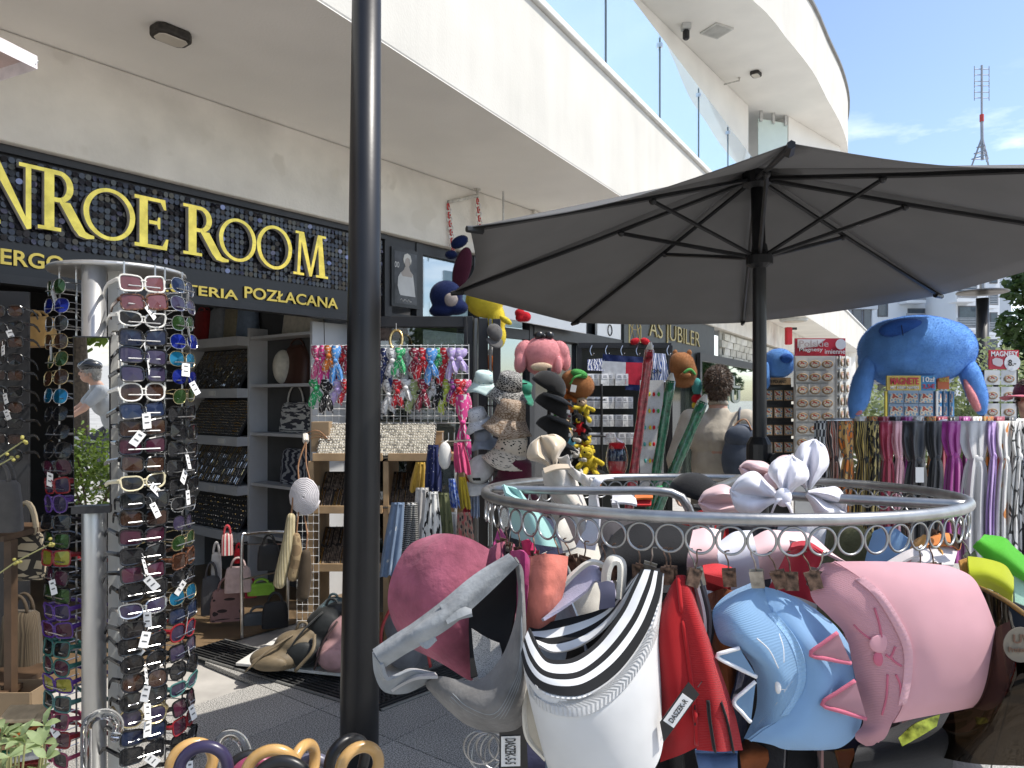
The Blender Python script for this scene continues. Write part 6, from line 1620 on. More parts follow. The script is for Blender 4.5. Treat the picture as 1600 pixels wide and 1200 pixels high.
for y in (625, 680, 735, 800): a, e = P(876, y, 4.95), P(940, y, 4.95); MB().box(((a.x + e.x) / 2, 4.85, a.z), (e.x - a.x, .22, .008)).build('tray', black_metal, bk_)
# yellow, navy and cut-out toys hanging under the soffit: plain stuffed shapes
t = thing('hanging_plush', 'big yellow stuffed plush hanging under the edge of the umbrella', 'plush toy', P(778, 560, 6.2))
blob('body', [el(757, 470, 6.2, 30, 26, 24), el(775, 500, 6.2, 15, 26, 14), el(778, 525, 6.2, 13, 20, 12)], yel, t, .014)
blob('arm', [el(790, 500, 6.1, 12, 5, 6, (0, .6, 0))], yel, t, .009)
t = thing('hanging_plush', 'orange and white small plush below the yellow one', 'plush toy', P(772, 575, 5.9)); blob('body', [el(770, 566, 5.9, 12, 14, 10)], orangep, t, .01); blob('head', [el(771, 550, 5.9, 9, 9, 8)], whitep, t, .009)
t = thing('hanging_plush', 'dark navy stuffed plush on top of the folding door', 'plush toy', P(700, 494, 5.6))
blob('body', [el(697, 462, 5.6, 26, 24, 20), el(690, 486, 5.6, 20, 10, 16), el(712, 480, 5.6, 20, 12, 14)], navyp, t, .013)
blob('snout', [el(705, 468, 5.36, 11, 11, 6)], M('plush_greyish', (.30, .26, .24), rough=.9), t, .009)
t = thing('hanging_plush', 'maroon and blue stuffed cushion hanging from the red and white chain', 'cushion', P(722, 450, 6.3))
blob('body', [el(722, 420, 6.3, 14, 36, 8, (0, .25, 0))], plm('maroon', (.07, .015, .03)), t, .012)
blob('edge', [el(718, 378, 6.3, 15, 9, 9, (0, -.5, 0)), el(705, 398, 6.3, 10, 7, 8)], navyp, t, .010)
t = thing('heart_cushion', 'red heart cushion hanging in front of the white souvenir sign', 'cushion', P(818, 500, 6.8)); blob('body', [el(812, 489, 6.8, 8, 7, 6), el(822, 495, 6.8, 8, 8, 6), el(814, 497, 6.8, 9, 6, 6)], redp, t, .009); MB().tube([P(815, 484, 6.8), P(815, 455, 6.8)], .003, 4).build('string', wire_white, t)
# red and white plastic chains
chr_, chw = M('chain_red', (.50, .03, .03), rough=.4), M('chain_white', (.68, .67, .65), rough=.4)
def chain(label, a, e, n):
 t = thing('plastic_chain', label, 'chain', e)
 for k in range(n):
  q = a.lerp(e, (k + .5) / n); L_ = (e - a).length / n * .66
  ax = Vector((1, 0, 0)) if k % 2 else Vector((.3, .95, 0))
  MB().tube([q + ax * (.024 * math.cos(2 * PI * i / 12)) + UP * (L_ * math.sin(2 * PI * i / 12)) for i in range(12)], .0065, 6, closed=True).build('chain_link', chr_ if k % 2 == 0 else chw, t, smooth=True)
chain('red and white plastic chain at the wall end of the pipe bracket', be - UP * .02, P(709, 400, be.y), 12)
chain('red and white plastic chain at the soffit end of the pipe bracket', ba - UP * .03, P(752, 372, ba.y), 9)
# ------------------------------------------------------------------ souvenir card rack, towels, pegboard
rk2 = thing('card_rack', 'black grid rack with hanging packets and printed towels', 'display rack', (P(975, 800, 5.75).x, 5.75, 0))
a, e = P(903, 540, 5.75), P(1048, 540, 5.75)
MB().box(((a.x + e.x) / 2, 5.75, a.z), (e.x - a.x, .05, .04)).build('top_bar', black_metal, rk2)
for px in (905, 1046): q = P(px, 540, 5.75); MB().box((q.x, 5.75, q.z / 2), (.04, .04, q.z)).build('post', black_metal, rk2)
MB().box(((a.x + e.x) / 2, 5.82, a.z / 2 + .3), (e.x - a.x, .02, a.z - .6)).build('back_panel', M('panel_dk', (.015, .018, .016), rough=.7), rk2)
for k in range(6): px = 925 + 24 * k; MB().tube(cr([P(px, 540, 5.72), P(px - 3, 548, 5.70), P(px, 556, 5.68), P(px + 3, 552, 5.66)], 8), .004, 5).build('hook', steel, rk2)
pkt = MB().box((0, 0, -.045), (.062, .012, .09)).mesh('packet'); pkt.materials.append(M('packet_white', (.62, .62, .60), rough=.35, var=.2, vscale=30))
hdr = MB().box((0, -.0075, -.02), (.05, .002, .036)).mesh('card'); hdr.materials.append(M('packet_card', (.72, .72, .72), rough=.6));
lin_ = MB().box((0, -.0090, -.026), (.034, .0008, .004)).box((0, -.0090, -.016), (.028, .0008, .004)).mesh('print'); lin_.materials.append(M('ink_grey', (0, 0, 0)))
for r_, (yy, x0, n_) in enumerate(((584, 922, 9), (620, 922, 9), (648, 922, 9), (676, 926, 9))):
 for k in range(n_):
  t = thing('card_packet', 'small white card packet, %s from the left in the %s row of the black rack' % (ordn(k).replace('topmost', 'first'), ('top', 'second', 'third', 'bottom')[r_]), 'packet', P(x0 + k * 7.6, yy, 5.6 + .03 * ((k * 7) % 3)), rd.uniform(-.35, .35), 'packets in the %s row' % ('top', 'second', 'third', 'bottom')[r_])
  sub('packet', pkt, t); h_ = sub('card', hdr, t); sub('print', lin_, h_)
def towel(label, rows, mat, name='towel', cat='towel', solid=.004):
 t = thing(name, label, cat, P(*rows[-1][0])); loft('cloth', rows, mat, t, 20, 10, solid, wob=.004); loft('hem', [rows[-1], [(x, y + 1.5, d - .004) for x, y, d in rows[-1]]], mat, t, 20, 3, .006); return t
Y = 5.66
tricol = MP('tricolour', [(.60, .60, .60), (.45, .03, .05)], 'wave', 1, ratio=.5);
tricol = MP('tri2', [(.02, .03, .10), (.60, .60, .60)], 'grad', 1, ratio=.32)
t = towel('navy, white and red striped towel on the black rack', [[(942, 553, Y), (972, 556, Y - .02), (1005, 558, Y)], [(941, 566, Y), (972, 568, Y - .02), (1005, 570, Y)]], cloth('tw_navy', (.015, .025, .09)))
loft('white_stripe', [[(941, 564, Y - .02), (978, 566, Y - .035)], [(940, 590, Y - .02), (977, 594, Y - .035)]], cloth('tw_white', (.6, .6, .6)), t, 10, 6)
loft('red_stripe', [[(978, 566, Y - .035), (1006, 567, Y - .02)], [(977, 600, Y - .035), (1006, 602, Y - .02)]], cloth('tw_red', (.42, .02, .04)), t, 10, 6)
loft('navy_stripe', [[(977, 600, Y - .03), (1006, 602, Y - .018)], [(977, 609, Y - .03), (1006, 611, Y - .018)]], cloth('tw_navy', (0, 0, 0)), t, 10, 4)
towel('blue and white zebra striped cloth at the left of the black rack', [[(918, 562, Y), (945, 560, Y)], [(918, 577, Y - .02), (944, 578, Y - .02)]], MP('zebra', [(.06, .08, .2), (.58, .58, .6)], 'swirl', 2, ratio=.5))
t = towel('white and blue splashed shirt with lettering on the black rack', [[(1022, 552, Y - .05), (1040, 553, Y - .05)], [(1020, 575, Y - .06), (1043, 576, Y - .06)], [(1018, 594, Y - .05), (1045, 596, Y - .05)]], MP('splash', [(.05, .10, .30), (.60, .61, .64)], 'swirl', 2.2, ratio=.38), 'shirt', 'shirt')
q = P(1018, 584, Y - .09); text('lettering', 'ON', q, (1, 0, 0), UP, .075, .035, M('ink', (0, 0, 0)), t, .002, .02)
t = thing('ribbon_bow', 'red bow on top of the black rack', 'bow', P(1000, 540, 5.7))
for s in (-1, 1): blob('bow_loop', [el(1000 + s * 8, 533, 5.7, 8, 5, 5, (0, s * .3, 0))], redp, t, .008, 2)
t2 = thing('pegboard', 'white pegboard hung with small coloured earrings behind the tubes', 'pegboard', P(1017, 740, 5.3))
a, e = P(1000, 594, 5.3), P(1037, 760, 5.3)
MB().box(((a.x + e.x) / 2, 5.3, (a.z + e.z) / 2), (e.x - a.x, .01, a.z - e.z)).build('board', MP('pegs', [(.30, .30, .29), (.58, .58, .56)], 'voronoi', 130, coord='Object', ratio=.18), t2)
MB().tube([((a.x + e.x) / 2, 5.32, 0), ((a.x + e.x) / 2, 5.32, e.z + .1)], .01, 8).build('post', steel, t2)
for k in range(20):
 q = P(1008 + 7 * (k % 4) + rd.uniform(-1, 1), 616 + 26 * (k // 4), 5.285)
 m_ = [tealp, yel, redp, greenp, skyp][(k // 4 + k) % 5]
 t = thing('earring', 'small coloured earring hanging on the white pegboard', 'earring', q, 0, 'earrings on the pegboard')
 MB().ell(q, (.010, .005, .016), None, 8, 6).build('charm', m_, t, smooth=True); MB().tube([q + UP * .014, q + UP * .03], .002, 4).build('ear_wire', steel, t)
# ------------------------------------------------------------------ foil wrapped tubes and bagged jar
def foil(n_, col):
 return M('foil_' + n_, col, rough=.22, var=.45, vscale=35, bump=.9, bscale=55, coat=.8, spec=.7)
for lab, a, e, r_, m_, Yt in (('red glitter tube with a white tip standing upright', (1015, 547), (986, 772), 8.2, foil('red', (.42, .03, .05)), 4.3), ('green wrapped tube leaning right of the red one', (1048, 595), (1020, 775), 8.4, foil('green', (.02, .16, .08)), 4.2), ('green wrapped tube leaning furthest right beside the man', (1098, 628), (1030, 790), 9.2, foil('green', (0, 0, 0)), 4.1)):
 p, q = P(*a, Yt), P(*e, Yt); dd = (q - p).normalized(); gnd = p + dd * ((0.02 - p.z) / dd.z)
 t = thing('wrapped_tube', lab, 'tube', (gnd.x, gnd.y, 0)); f = Yt / FPX
 pts = [p.lerp(gnd, k / 24) for k in range(25)]
 MB().tube(pts, [r_ * f * (.92 + .08 * math.sin(k * 2.1)) for k in range(25)], 14).build('wrapped_roll', m_, t, smooth=True)
 MB().tube([p - dd * .045, p - dd * .02, p + dd * .01], [.008, r_ * f * .6, r_ * f * .95], 12).build('tip', M('tip_white', (.66, .65, .63), rough=.4), t, smooth=True)
t = thing('bagged_jar', 'red and blue jar in a clear plastic bag beside the tubes', 'jar', P(964, 742, 4.3)); q = P(964, 742, 4.3); f = 4.3 / FPX
MB().lathe([(12 * f, 0), (13 * f, 8 * f), (13 * f, 24 * f)], q, 20).build('jar', redp, t, smooth=True)
MB().lathe([(13.2 * f, 22 * f), (13.2 * f, 38 * f), (12 * f, 41 * f)], q, 20).build('blue_band', navyp, t, smooth=True)
MB().lathe([(12 * f, 41 * f), (13 * f, 43 * f), (12 * f, 50 * f), (3 * f, 51 * f)], q, 20).build('lid', redp, t)
cl = glass_mat('clear_bag', (1, 1, 1), .05, rough=.12, tr=(.93, .93, .93))
blob('plastic_bag', [('e', q + UP * 25 * f, (18 * f, 16 * f, 32 * f)), ('e', q + Vector((-10 * f, 0, 58 * f)), (10 * f, 4 * f, 10 * f))], cl, t, .012, 2)
MB().box(P(964, 850, 4.3), (.3, .3, P(964, 742, 4.3).z * 2 - .002 if False else .02)).build('tray', black_metal, t)
# ------------------------------------------------------------------ people
skin = M('skin', (.48, .28, .20), rough=.55, var=.08, vscale=12, bump=.05, bscale=300)
def hand_el(w_, d, up, r_=.0095):
 """palm and five fingers slightly curled, w_ wrist, d pointing direction, up = back of the hand"""
 d = d.normalized(); up = (up - d * up.dot(d)).normalized(); s = d.cross(up)
 out = [('c', [(w_, .026), (w_ + d * .05, .030)]), ('c', [(w_ + d * .04 + s * .022, .02), (w_ + d * .085 + s * .026, .014)]), ('c', [(w_ + d * .04 - s * .02, .02), (w_ + d * .085 - s * .024, .014)])]
 for k, (o, L_) in enumerate(((-.032, .060), (-.011, .075), (.011, .080), (.032, .070))):
  b0 = w_ + d * .085 + s * o; out.append(('c', [(b0, r_), (b0 + d * L_ * .5 - up * .008, r_ * .92), (b0 + d * L_ * .85 - up * .03, r_ * .8)]))
 t0 = w_ + d * .03 + s * .03; out.append(('c', [(t0, .013), (t0 + d * .035 + s * .025 - up * .01, .011), (t0 + d * .065 + s * .03 - up * .02, .009)]))
 return out
def person(label, loc, rz, J, shirt_m, trouser_m, hair_m, shoe_m, sleeve=.55, hair=True, group=None, belly=1.0):
 """J: joints in local coordinates, front = -Y. one continuous skin mesh plus clothes as children"""
 t = thing('person', label, 'person', loc, 0, group)
 m = Matrix.Translation(Vector(loc)) @ Matrix.Rotation(rz, 4, 'Z')
 def W(q): return m @ Vector(q)
 def C(*pr): return ('c', [(W(q), r_) for q, r_ in pr])
 H = Vector(J['head']); pel = Vector(J['pelvis']); ch = Vector(J['chest']); nk = Vector(J['neck'])
 E3 = (0, 0, rz)
 sk = [('e', W(H), (.076, .095, .110), E3), ('e', W(H + Vector((0, -.028, -.06))), (.056, .066, .062), E3), ('e', W(H + Vector((0, -.10, -.015))), (.014, .02, .022), E3), ('e', W(H + Vector((.078, .005, -.015))), (.012, .022, .032), E3), ('e', W(H + Vector((-.078, .005, -.015))), (.012, .022, .032), E3), ('e', W(H + Vector((0, -.088, -.062))), (.026, .012, .010), E3),
          C((H + Vector((0, .01, -.06)), .056), (nk, .06)), C((nk, .07), (ch, .13)), C((ch, .14), (pel, .13))]
 sh = [C((nk + Vector((0, 0, -.035)), .085), (ch, .155 * belly)), ('e', W(ch), (.205, .14 * belly, .19), E3), ('e', W(ch.lerp(pel, .5)), (.19 * belly, .145 * belly, .26), E3), ('e', W(pel + Vector((0, 0, .02))), (.205 * belly, .15 * belly, .15), E3)]
 tr = [('e', W(pel + Vector((0, 0, -.02))), (.175, .13, .13), E3)]
 for s, S in ((1, 'L'), (-1, 'R')):
  shd, elb, wr = Vector(J['sh' + S]), Vector(J['el' + S]), Vector(J['wr' + S])
  sk += [C((shd, .055), (elb, .040)), C((elb, .040), (wr, .027))]
  dd = (m.to_3x3() @ (wr - elb)); up = m.to_3x3() @ Vector(J.get('up' + S, (s, 0, 0)))
  sk += hand_el(W(wr), dd, up)
  cuff = shd.lerp(elb, sleeve / .5) if sleeve <= .5 else elb.lerp(wr, (sleeve - .5) / .5)
  sh += [C((ch.lerp(shd, .35) + Vector((0, 0, .04)), .09), (shd, .080)), C((shd, .078), (shd.lerp(elb, min(1, sleeve / .5)), .060))]
  if sleeve > .5: sh.append(C((elb, .060), (cuff, .052)))
  hp, kn, an, to = Vector(J['hp' + S]), Vector(J['kn' + S]), Vector(J['an' + S]), Vector(J['to' + S])
  sk += [C((hp, .085), (kn, .055)), C((kn, .055), (an, .038)), C((an, .038), (to, .032))]
  tr += [C((hp, .105), (kn, .075)), C((kn, .074), (an + (kn - an) * .08, .062))]
  blob('shoe', [C((an + Vector((0, .03, -.045)), .042), (to + Vector((0, 0, -.01)), .040))], shoe_m, t, .012, 3)
 blob('body', sk, skin, t, .0085, 3)
 blob('shirt', sh, shirt_m, t, .010, 5)
 blob('trousers', tr, trouser_m, t, .014, 5)
 for s in (-1, 1): MB().ell(W(H + Vector((s * .032, -.085, .005))), (.012, .009, .008), None, 8, 6).build('eye', M('eye_dark', (.03, .02, .015), rough=.2), t)
 if hair: blob('hair', [('e', W(H + Vector((0, .018, .028))), (.092, .102, .112), E3), ('e', W(H + Vector((0, .055, -.035))), (.072, .058, .085), E3), ('e', W(H + Vector((.01, -.055, .085))), (.062, .045, .034), E3)], hair_m, t, .008, 2)
 return t, W
hair_b = M('hair_brown', (.10, .062, .038), rough=.4, var=.5, vscale=60, bump=1.0, bscale=90)
stand = dict(head=(0, 0, 1.705), neck=(0, .01, 1.53), chest=(0, .01, 1.32), pelvis=(0, 0, .98), shL=(.19, .01, 1.46), elL=(.30, .05, 1.18), wrL=(.29, -.10, .95), shR=(-.19, .01, 1.46), elR=(-.30, .04, 1.18), wrR=(-.25, -.14, .98), hpL=(.09, 0, .93), knL=(.10, -.02, .50), anL=(.10, .02, .09), toL=(.11, -.13, .045), hpR=(-.09, 0, .93), knR=(-.10, -.02, .50), anR=(-.10, .02, .09), toR=(-.11, -.13, .045))
mp_ = Vector((P(1122, 600, 5.2).x, 5.2, 0))
linen = M('linen_beige', (.40, .355, .285), rough=.9, var=.08, vscale=14, bump=.5, bscale=40, sheen=.1)
man, W = person('man seen from behind in a beige shirt with rolled sleeves', mp_, PI - .25, stand, linen, cloth('khaki_tr', (.16, .14, .11)), hair_b, M('shoe_dk', (.04, .035, .03)), sleeve=.62)
MB().tube([W((.055 * math.cos(a * PI / 8), .012 + .062 * math.sin(a * PI / 8), 1.575 + .012 * math.sin(a * PI / 8))) for a in range(16)], .017, 8, closed=True).build('collar', linen, man, smooth=True)
bp = thing('backpack', 'slate blue backpack with leather trim hung on the shoulder of the man', 'backpack', W((-.14, .2, 1.09)))
slate = nyl('slate_bp', (.055, .07, .10))
blob('body', [('e', W((-.15, .20, 1.20)), (.14, .08, .19)), ('e', W((-.15, .18, 1.34)), (.12, .065, .10))], slate, bp, .012, 3)
blob('flap', [('e', W((-.15, .235, 1.36)), (.115, .05, .08))], slate, bp, .010, 3)
MB().tube(cr([W((-.12, .16, 1.36)), W((-.13, .145, 1.45)), W((-.14, .08, 1.53)), W((-.15, -.06, 1.50)), W((-.16, -.13, 1.33))], 20), .022, 6, flat=.35).build('strap', slate, bp, smooth=True)
MB().tube(cr([W((-.21, .26, 1.40)), W((-.17, .25, 1.47)), W((-.11, .25, 1.44)), W((-.07, .28, 1.36))], 14), .006, 5).build('leather_trim', M('tan_leather', (0, 0, 0)), bp)
# person in a maroon cap at the right edge
mp2 = Vector((P(1618, 640, 4.0).x, 4.0, 0)); sc = dict(stand)
for k in sc: sc[k] = tuple(v * .935 if i == 2 else v for i, v in enumerate(sc[k]))
pr, W2 = person('person in a maroon cap with a pink bill at the right edge', mp2, -1.2, sc, cloth('ps', (.30, .30, .34)), cloth('pt', (.1, .1, .12)), hair_b, M('shoe_dk', (0, 0, 0)), sleeve=.3)
hd = W2(sc['head'])
cp = bcap('maroon baseball cap with a pink bill worn at the right edge', 0, 0, 4.0, 58, cloth('mar_cap', (.11, .02, .04)), (0, 0, -1.2), group=None, bill_mat=cloth('pink_bill', (.52, .12, .16)))
cp.location = hd + UP * .035
# cyclist behind the camera, seen in the mirror
cpos = Vector((-.58, -4.75, 0))
ride = dict(head=(0, -.20, 1.62), neck=(0, -.12, 1.46), chest=(0, -.06, 1.28), pelvis=(0, .16, 1.0), shL=(.19, -.10, 1.40), elL=(.23, -.28, 1.20), wrL=(.22, -.46, 1.08), shR=(-.19, -.10, 1.40), elR=(-.23, -.28, 1.20), wrR=(-.22, -.46, 1.08), upL=(0, -.3, 1), upR=(0, -.3, 1), hpL=(.09, .14, .97), knL=(.11, -.20, .78), anL=(.11, -.08, .42), toL=(.11, -.22, .37), hpR=(-.09, .14, .97), knR=(-.11, -.14, .62), anR=(-.11, -.04, .26), toR=(-.11, -.18, .21))
cy, W3 = person('cyclist in a helmet and grey vest riding past, reflected in the rack mirror', cpos, -PI / 2, ride, M('shirt_grey', (.33, .34, .35), rough=.8), cloth('short_dk', (.1, .1, .11)), M('hair_grey', (.4, .38, .35)), M('shoe_wh', (.5, .5, .5)), sleeve=.34)
hl = thing('bicycle_helmet', 'black vented bicycle helmet on the cyclist in the mirror', 'helmet', W3((0, -.19, 1.70)))
blob('shell', [('e', W3((0, -.19, 1.70)), (.135, .105, .075))], M('helmet_black', (.02, .02, .022), rough=.25, coat=.4), hl, .010, 2)
for k in range(4): MB().tube(cr([W3((-.06 + .04 * k, -.31, 1.70)), W3((-.06 + .04 * k, -.2, 1.782)), W3((-.06 + .04 * k, -.07, 1.70))], 10), .007, 5).build('vent_rib', M('helmet_grey', (.3, .3, .3)), hl)
by = thing('bicycle', 'white bicycle with a red basket ridden by the cyclist in the mirror', 'bicycle', cpos)
tyre = M('tyre', (.02, .02, .02), rough=.8); fwt = M('bike_white', (.6, .6, .6), rough=.3)
for yy, nm in ((-.55, 'wheel'), (.52, 'wheel')):
 cc_ = W3((0, yy, .345)); ring_ = [W3((0, yy + .325 * math.cos(k * PI / 20), .345 + .325 * math.sin(k * PI / 20))) for k in range(40)]
 wh = MB().tube(ring_, .010, 6, closed=True).build('wheel', fwt, by)
 MB().tube([W3((0, yy + .338 * math.cos(k * PI / 20), .345 + .338 * math.sin(k * PI / 20))) for k in range(40)], .018, 8, closed=True).build('tyre', tyre, wh)
 sp2 = MB()
 for k in range(16): sp2.tube([cc_, ring_[int(k * 2.5)]], .0015, 4)
 sp2.build('spokes', steel, wh)
for nm, a, e in (('seat_tube', (0, .10, .33), (0, .20, .92)), ('down_tube', (0, .10, .33), (0, -.40, .80)), ('top_tube', (0, .17, .70), (0, -.41, .86)), ('fork', (0, -.55, .345), (0, -.42, 1.02)), ('chain_stay', (0, .10, .33), (0, .52, .345)), ('seat_stay', (0, .52, .345), (0, .17, .75))):
 MB().tube([W3(a), W3(e)], .016, 8).build(nm, fwt, by)
MB().tube(cr([W3((-.27, -.44, 1.04)), W3((-.12, -.42, 1.03)), W3((0, -.42, 1.02)), W3((.12, -.42, 1.03)), W3((.27, -.44, 1.04))], 14), .012, 8).build('handlebar', black_metal, by)
blob('saddle', [('e', W3((0, .2, .93)), (.13, .07, .03))], tyre, by, .012, 2)
MB().box(W3((0, .42, .75)), (.3, .2, .05)).build('carrier', redp, by)
bush('shrub', 'green shrub behind the camera seen low in the rack mirror', (-1.0, -2.3, 0), (.5, .3, .55), 31, lm4, 4200, .025)
tree('broadleaf_tree', 'leafy tree behind the cyclist in the rack mirror', (-.4, -11, 0), 6.0, 3.2, 33, lm4, .14, 9000)
# ------------------------------------------------------------------ magnet stands
inkw = M('print_white', (.70, .70, .70), rough=.5); sred = M('sign_red', (.50, .03, .05), rough=.45)
wood_m = M('magnet_wood', (.32, .21, .11), rough=.6, var=.2, vscale=60)
pic = MP('magnet_print', [(.10, .25, .45), (.45, .38, .25), (.5, .5, .46), (.35, .08, .05)], 'voronoi', 55, coord='Object', stops=[0, .28, .42, .58])
ovm = MB().lathe([(.026, -.003), (.029, 0), (.026, .003)], n=18, sx=1.12, sy=.78, m=Matrix.Rotation(R(90), 3, 'X')).mesh('magnet'); ovm.materials.append(wood_m)
ovp = MB().lathe([(.021, .0032), (.021, .0042)], n=18, sx=1.12, sy=.74, m=Matrix.Rotation(R(90), 3, 'X')).mesh('picture'); ovp.materials.append(pic)
pck = MB().box((0, .006, .006), (.072, .004, .062)).mesh('backing_card'); pck.materials.append(M('pack_clear', (.62, .62, .60), rough=.25))
Y = 4.2
ms_ = thing('magnet_stand', 'white rotating magnet stand with a red and white header sign', 'display stand', (P(1280, 800, Y).x, Y + .1, 0))
a, e = P(1243, 556, Y), P(1306, 740, Y)
MB().box(((a.x + e.x) / 2, Y + .02, (a.z + e.z) / 2 - .15), (e.x - a.x, .02, a.z - e.z + .3)).build('front_panel', M('stand_white', (.62, .61, .58), rough=.5), ms_)
MB().hexa([Vector((*q, z)) for z in (e.z - .3, a.z) for q in ((P(1309, 0, Y).x, Y + .01), (P(1330, 0, Y + .16).x, Y + .16), (P(1330, 0, Y + .16).x - .012, Y + .17), (P(1309, 0, Y).x - .012, Y + .02))]).build('side_panel', M('stand_white', (0, 0, 0)), ms_)
MB().tube([((a.x + e.x) / 2, Y + .1, 0), ((a.x + e.x) / 2, Y + .1, a.z)], .02, 10).build('post', black_metal, ms_)
MB().lathe([(.22, 0), (.22, .03), (.02, .05)], ((a.x + e.x) / 2, Y + .1, 0), 20).build('base', black_metal, ms_)
q0, q1 = P(1245, 556, Y), P(1324, 528, Y)
hb = MB().box(((q0.x + q1.x) / 2, Y + .03, (q0.z + q1.z) / 2), (q1.x - q0.x, .012, q1.z - q0.z)).build('header_sign', sred, ms_)
fx = lambda px, py: P(px, py, Y + .022)
MB().prism([fx(1246, 530), fx(1290, 530), fx(1275, 542), fx(1246, 544)], (0, -.002, 0)).build('header_white', inkw, hb)
for s_, x0, x1, y0, y1, m_ in (('Polskie', 1248, 1294, 532, 542, M('print_pale', (.5, .42, .42))), ('Magnesy', 1248, 1285, 543, 551, inkw), ('imienne', 1288, 1320, 546, 553, inkw)):
 p = fx(x0, y1); text('lettering', s_, p - Vector((0, .006, 0)), (1, 0, 0), UP, (x1 - x0) / FPX * Y, (y1 - y0) / FPX * Y, m_, hb, .002, .01)
MB().lathe([(.030, 0), (.030, .003)], fx(1313, 538) - Vector((0, .004, 0)), 20, m=Matrix.Rotation(R(90), 3, 'X')).build('header_disc', inkw, hb)
for r_ in range(8):
 for k in range(3):
  if r_ > 6 and k: continue
  t = thing('fridge_magnet', 'oval wooden name magnet on the white stand, %s row, %s column' % (ordn(r_).replace('topmost', 'top'), ('left', 'middle', 'right')[k]), 'magnet', P(1254 + 19.5 * k, 569 + 20.5 * r_, Y - .004), rd.uniform(-.1, .1), 'oval magnets on the white stand')
  sub('backing_card', pck, t); g_ = sub('magnet', ovm, t); sub('picture', ovp, g_)
 for k in range(2):
  t = thing('fridge_magnet', 'oval magnet on the side face of the white stand, %s row, %s' % (ordn(r_).replace('topmost', 'top'), ('near', 'far')[k]), 'magnet', P(1316 + 9 * k, 566 + 20.5 * r_, Y + .03 + .06 * k), .95, 'oval magnets on the side of the white stand'); sub('backing_card', pck, t); g_ = sub('magnet', ovm, t); sub('picture', ovp, g_)
# dark magnet rack left of it
Y = 4.3
md = thing('magnet_stand', 'dark magnet stand with a wooden header between the umbrella pole and the white stand', 'display stand', (P(1217, 800, Y).x, Y + .05, 0))
a, e = P(1193, 600, Y), P(1240, 780, Y)
MB().box(((a.x + e.x) / 2, Y + .05, a.z / 2), (e.x - a.x, .03, a.z)).build('panel', M('stand_dark', (.02, .02, .02), rough=.5), md)
q0, q1 = P(1200, 601, Y), P(1236, 590, Y); hb = MB().box(((q0.x + q1.x) / 2, Y + .01, (q0.z + q1.z) / 2), (q1.x - q0.x, .014, q1.z - q0.z)).build('header_sign', wood_m, md)
text('lettering', 'E POLAND', P(1204, 599, Y) - Vector((0, .003, 0)), (1, 0, 0), UP, 24 / FPX * Y, 5.5 / FPX * Y, M('ink', (0, 0, 0)), hb, .002, .01)
sqm = MB().box((0, 0, 0), (.05, .006, .06)).mesh('magnet'); sqm.materials.append(wood_m); sqp = MB().box((0, -.0038, 0), (.042, .001, .05)).mesh('picture'); sqp.materials.append(pic); sqk = MB().box((0, .005, .008), (.062, .003, .085)).mesh('backing_card'); sqk.materials.append(M('card_black', (.015, .015, .016), rough=.3))
for r_ in range(5):
 for k in range(3):
  t = thing('fridge_magnet', 'square picture magnet on the dark stand, %s row, %s column' % (ordn(r_).replace('topmost', 'top'), ('left', 'middle', 'right')[k]), 'magnet', P(1200 + 16 * k, 618 + 27 * r_, Y + .02), 0, 'square magnets on the dark stand'); sub('backing_card', sqk, t); g_ = sub('magnet', sqm, t); sub('picture', sqp, g_)
# yellow and blue magnet display under the large plush
Y = 3.7
my = thing('magnet_stand', 'yellow and blue magnet display under the large blue plush', 'display stand', (P(1435, 800, Y).x, Y + .1, 0))
blu = M('stand_blue', (.05, .20, .42), rough=.5)
a, e = P(1386, 611, Y), P(1462, 664, Y)
MB().box(((a.x + e.x) / 2, Y + .02, (a.z + e.z) / 2), (e.x - a.x, .02, a.z - e.z)).build('front_panel', blu, my)
MB().hexa([Vector((*q, z)) for z in (e.z, a.z) for q in ((P(1464, 0, Y).x, Y + .01), (P(1491, 0, Y + .14).x, Y + .14), (P(1491, 0, Y + .14).x - .01, Y + .15), (P(1464, 0, Y).x - .01, Y + .02))]).build('side_panel', blu, my)
MB().tube([((a.x + e.x) / 2 + .03, Y + .1, 0), ((a.x + e.x) / 2 + .03, Y + .1, a.z)], .02, 10).build('post', black_metal, my)
MB().box(((P(1384, 0, Y).x), Y, (a.z + e.z) / 2), (.010, .012, a.z - e.z)).build('edge_strip', M('strip_yellow', (.62, .5, .08)), my)
MB().box(((P(1463.5, 0, Y).x), Y, (a.z + e.z) / 2), (.010, .012, a.z - e.z)).build('edge_strip', inkw, my)
yb = M('header_yellow', (.62, .46, .10), rough=.5); hb2 = M('header_blue', (.05, .25, .50), rough=.5)
def hx_(px0, px1, y0, y1, m_, par, Yo=0.0, nm='header_sign'):
 a, e = P(px0, y1, Y + Yo), P(px1, y0, Y + Yo); return MB().box(((a.x + e.x) / 2, Y + Yo, (a.z + e.z) / 2), (e.x - a.x, .012, e.z - a.z)).build(nm, m_, par)
h1 = hx_(1385, 1438, 587, 610, yb, my); h2 = hx_(1438.2, 1461, 587, 610, hb2, my); h3 = hx_(1464, 1482, 587, 608, M('header_orange', (.5, .13, .05)), my, .05)
tx = lambda s_, x0, x1, y0, y1, m_, par, Yo=0.0, b_=.015: text('lettering', s_, P(x0, y1, Y + Yo) - Vector((0, .0085, 0)), (1, 0, 0), UP, (x1 - x0) / FPX * Y, (y1 - y0) / FPX * Y, m_, par, .002, b_)
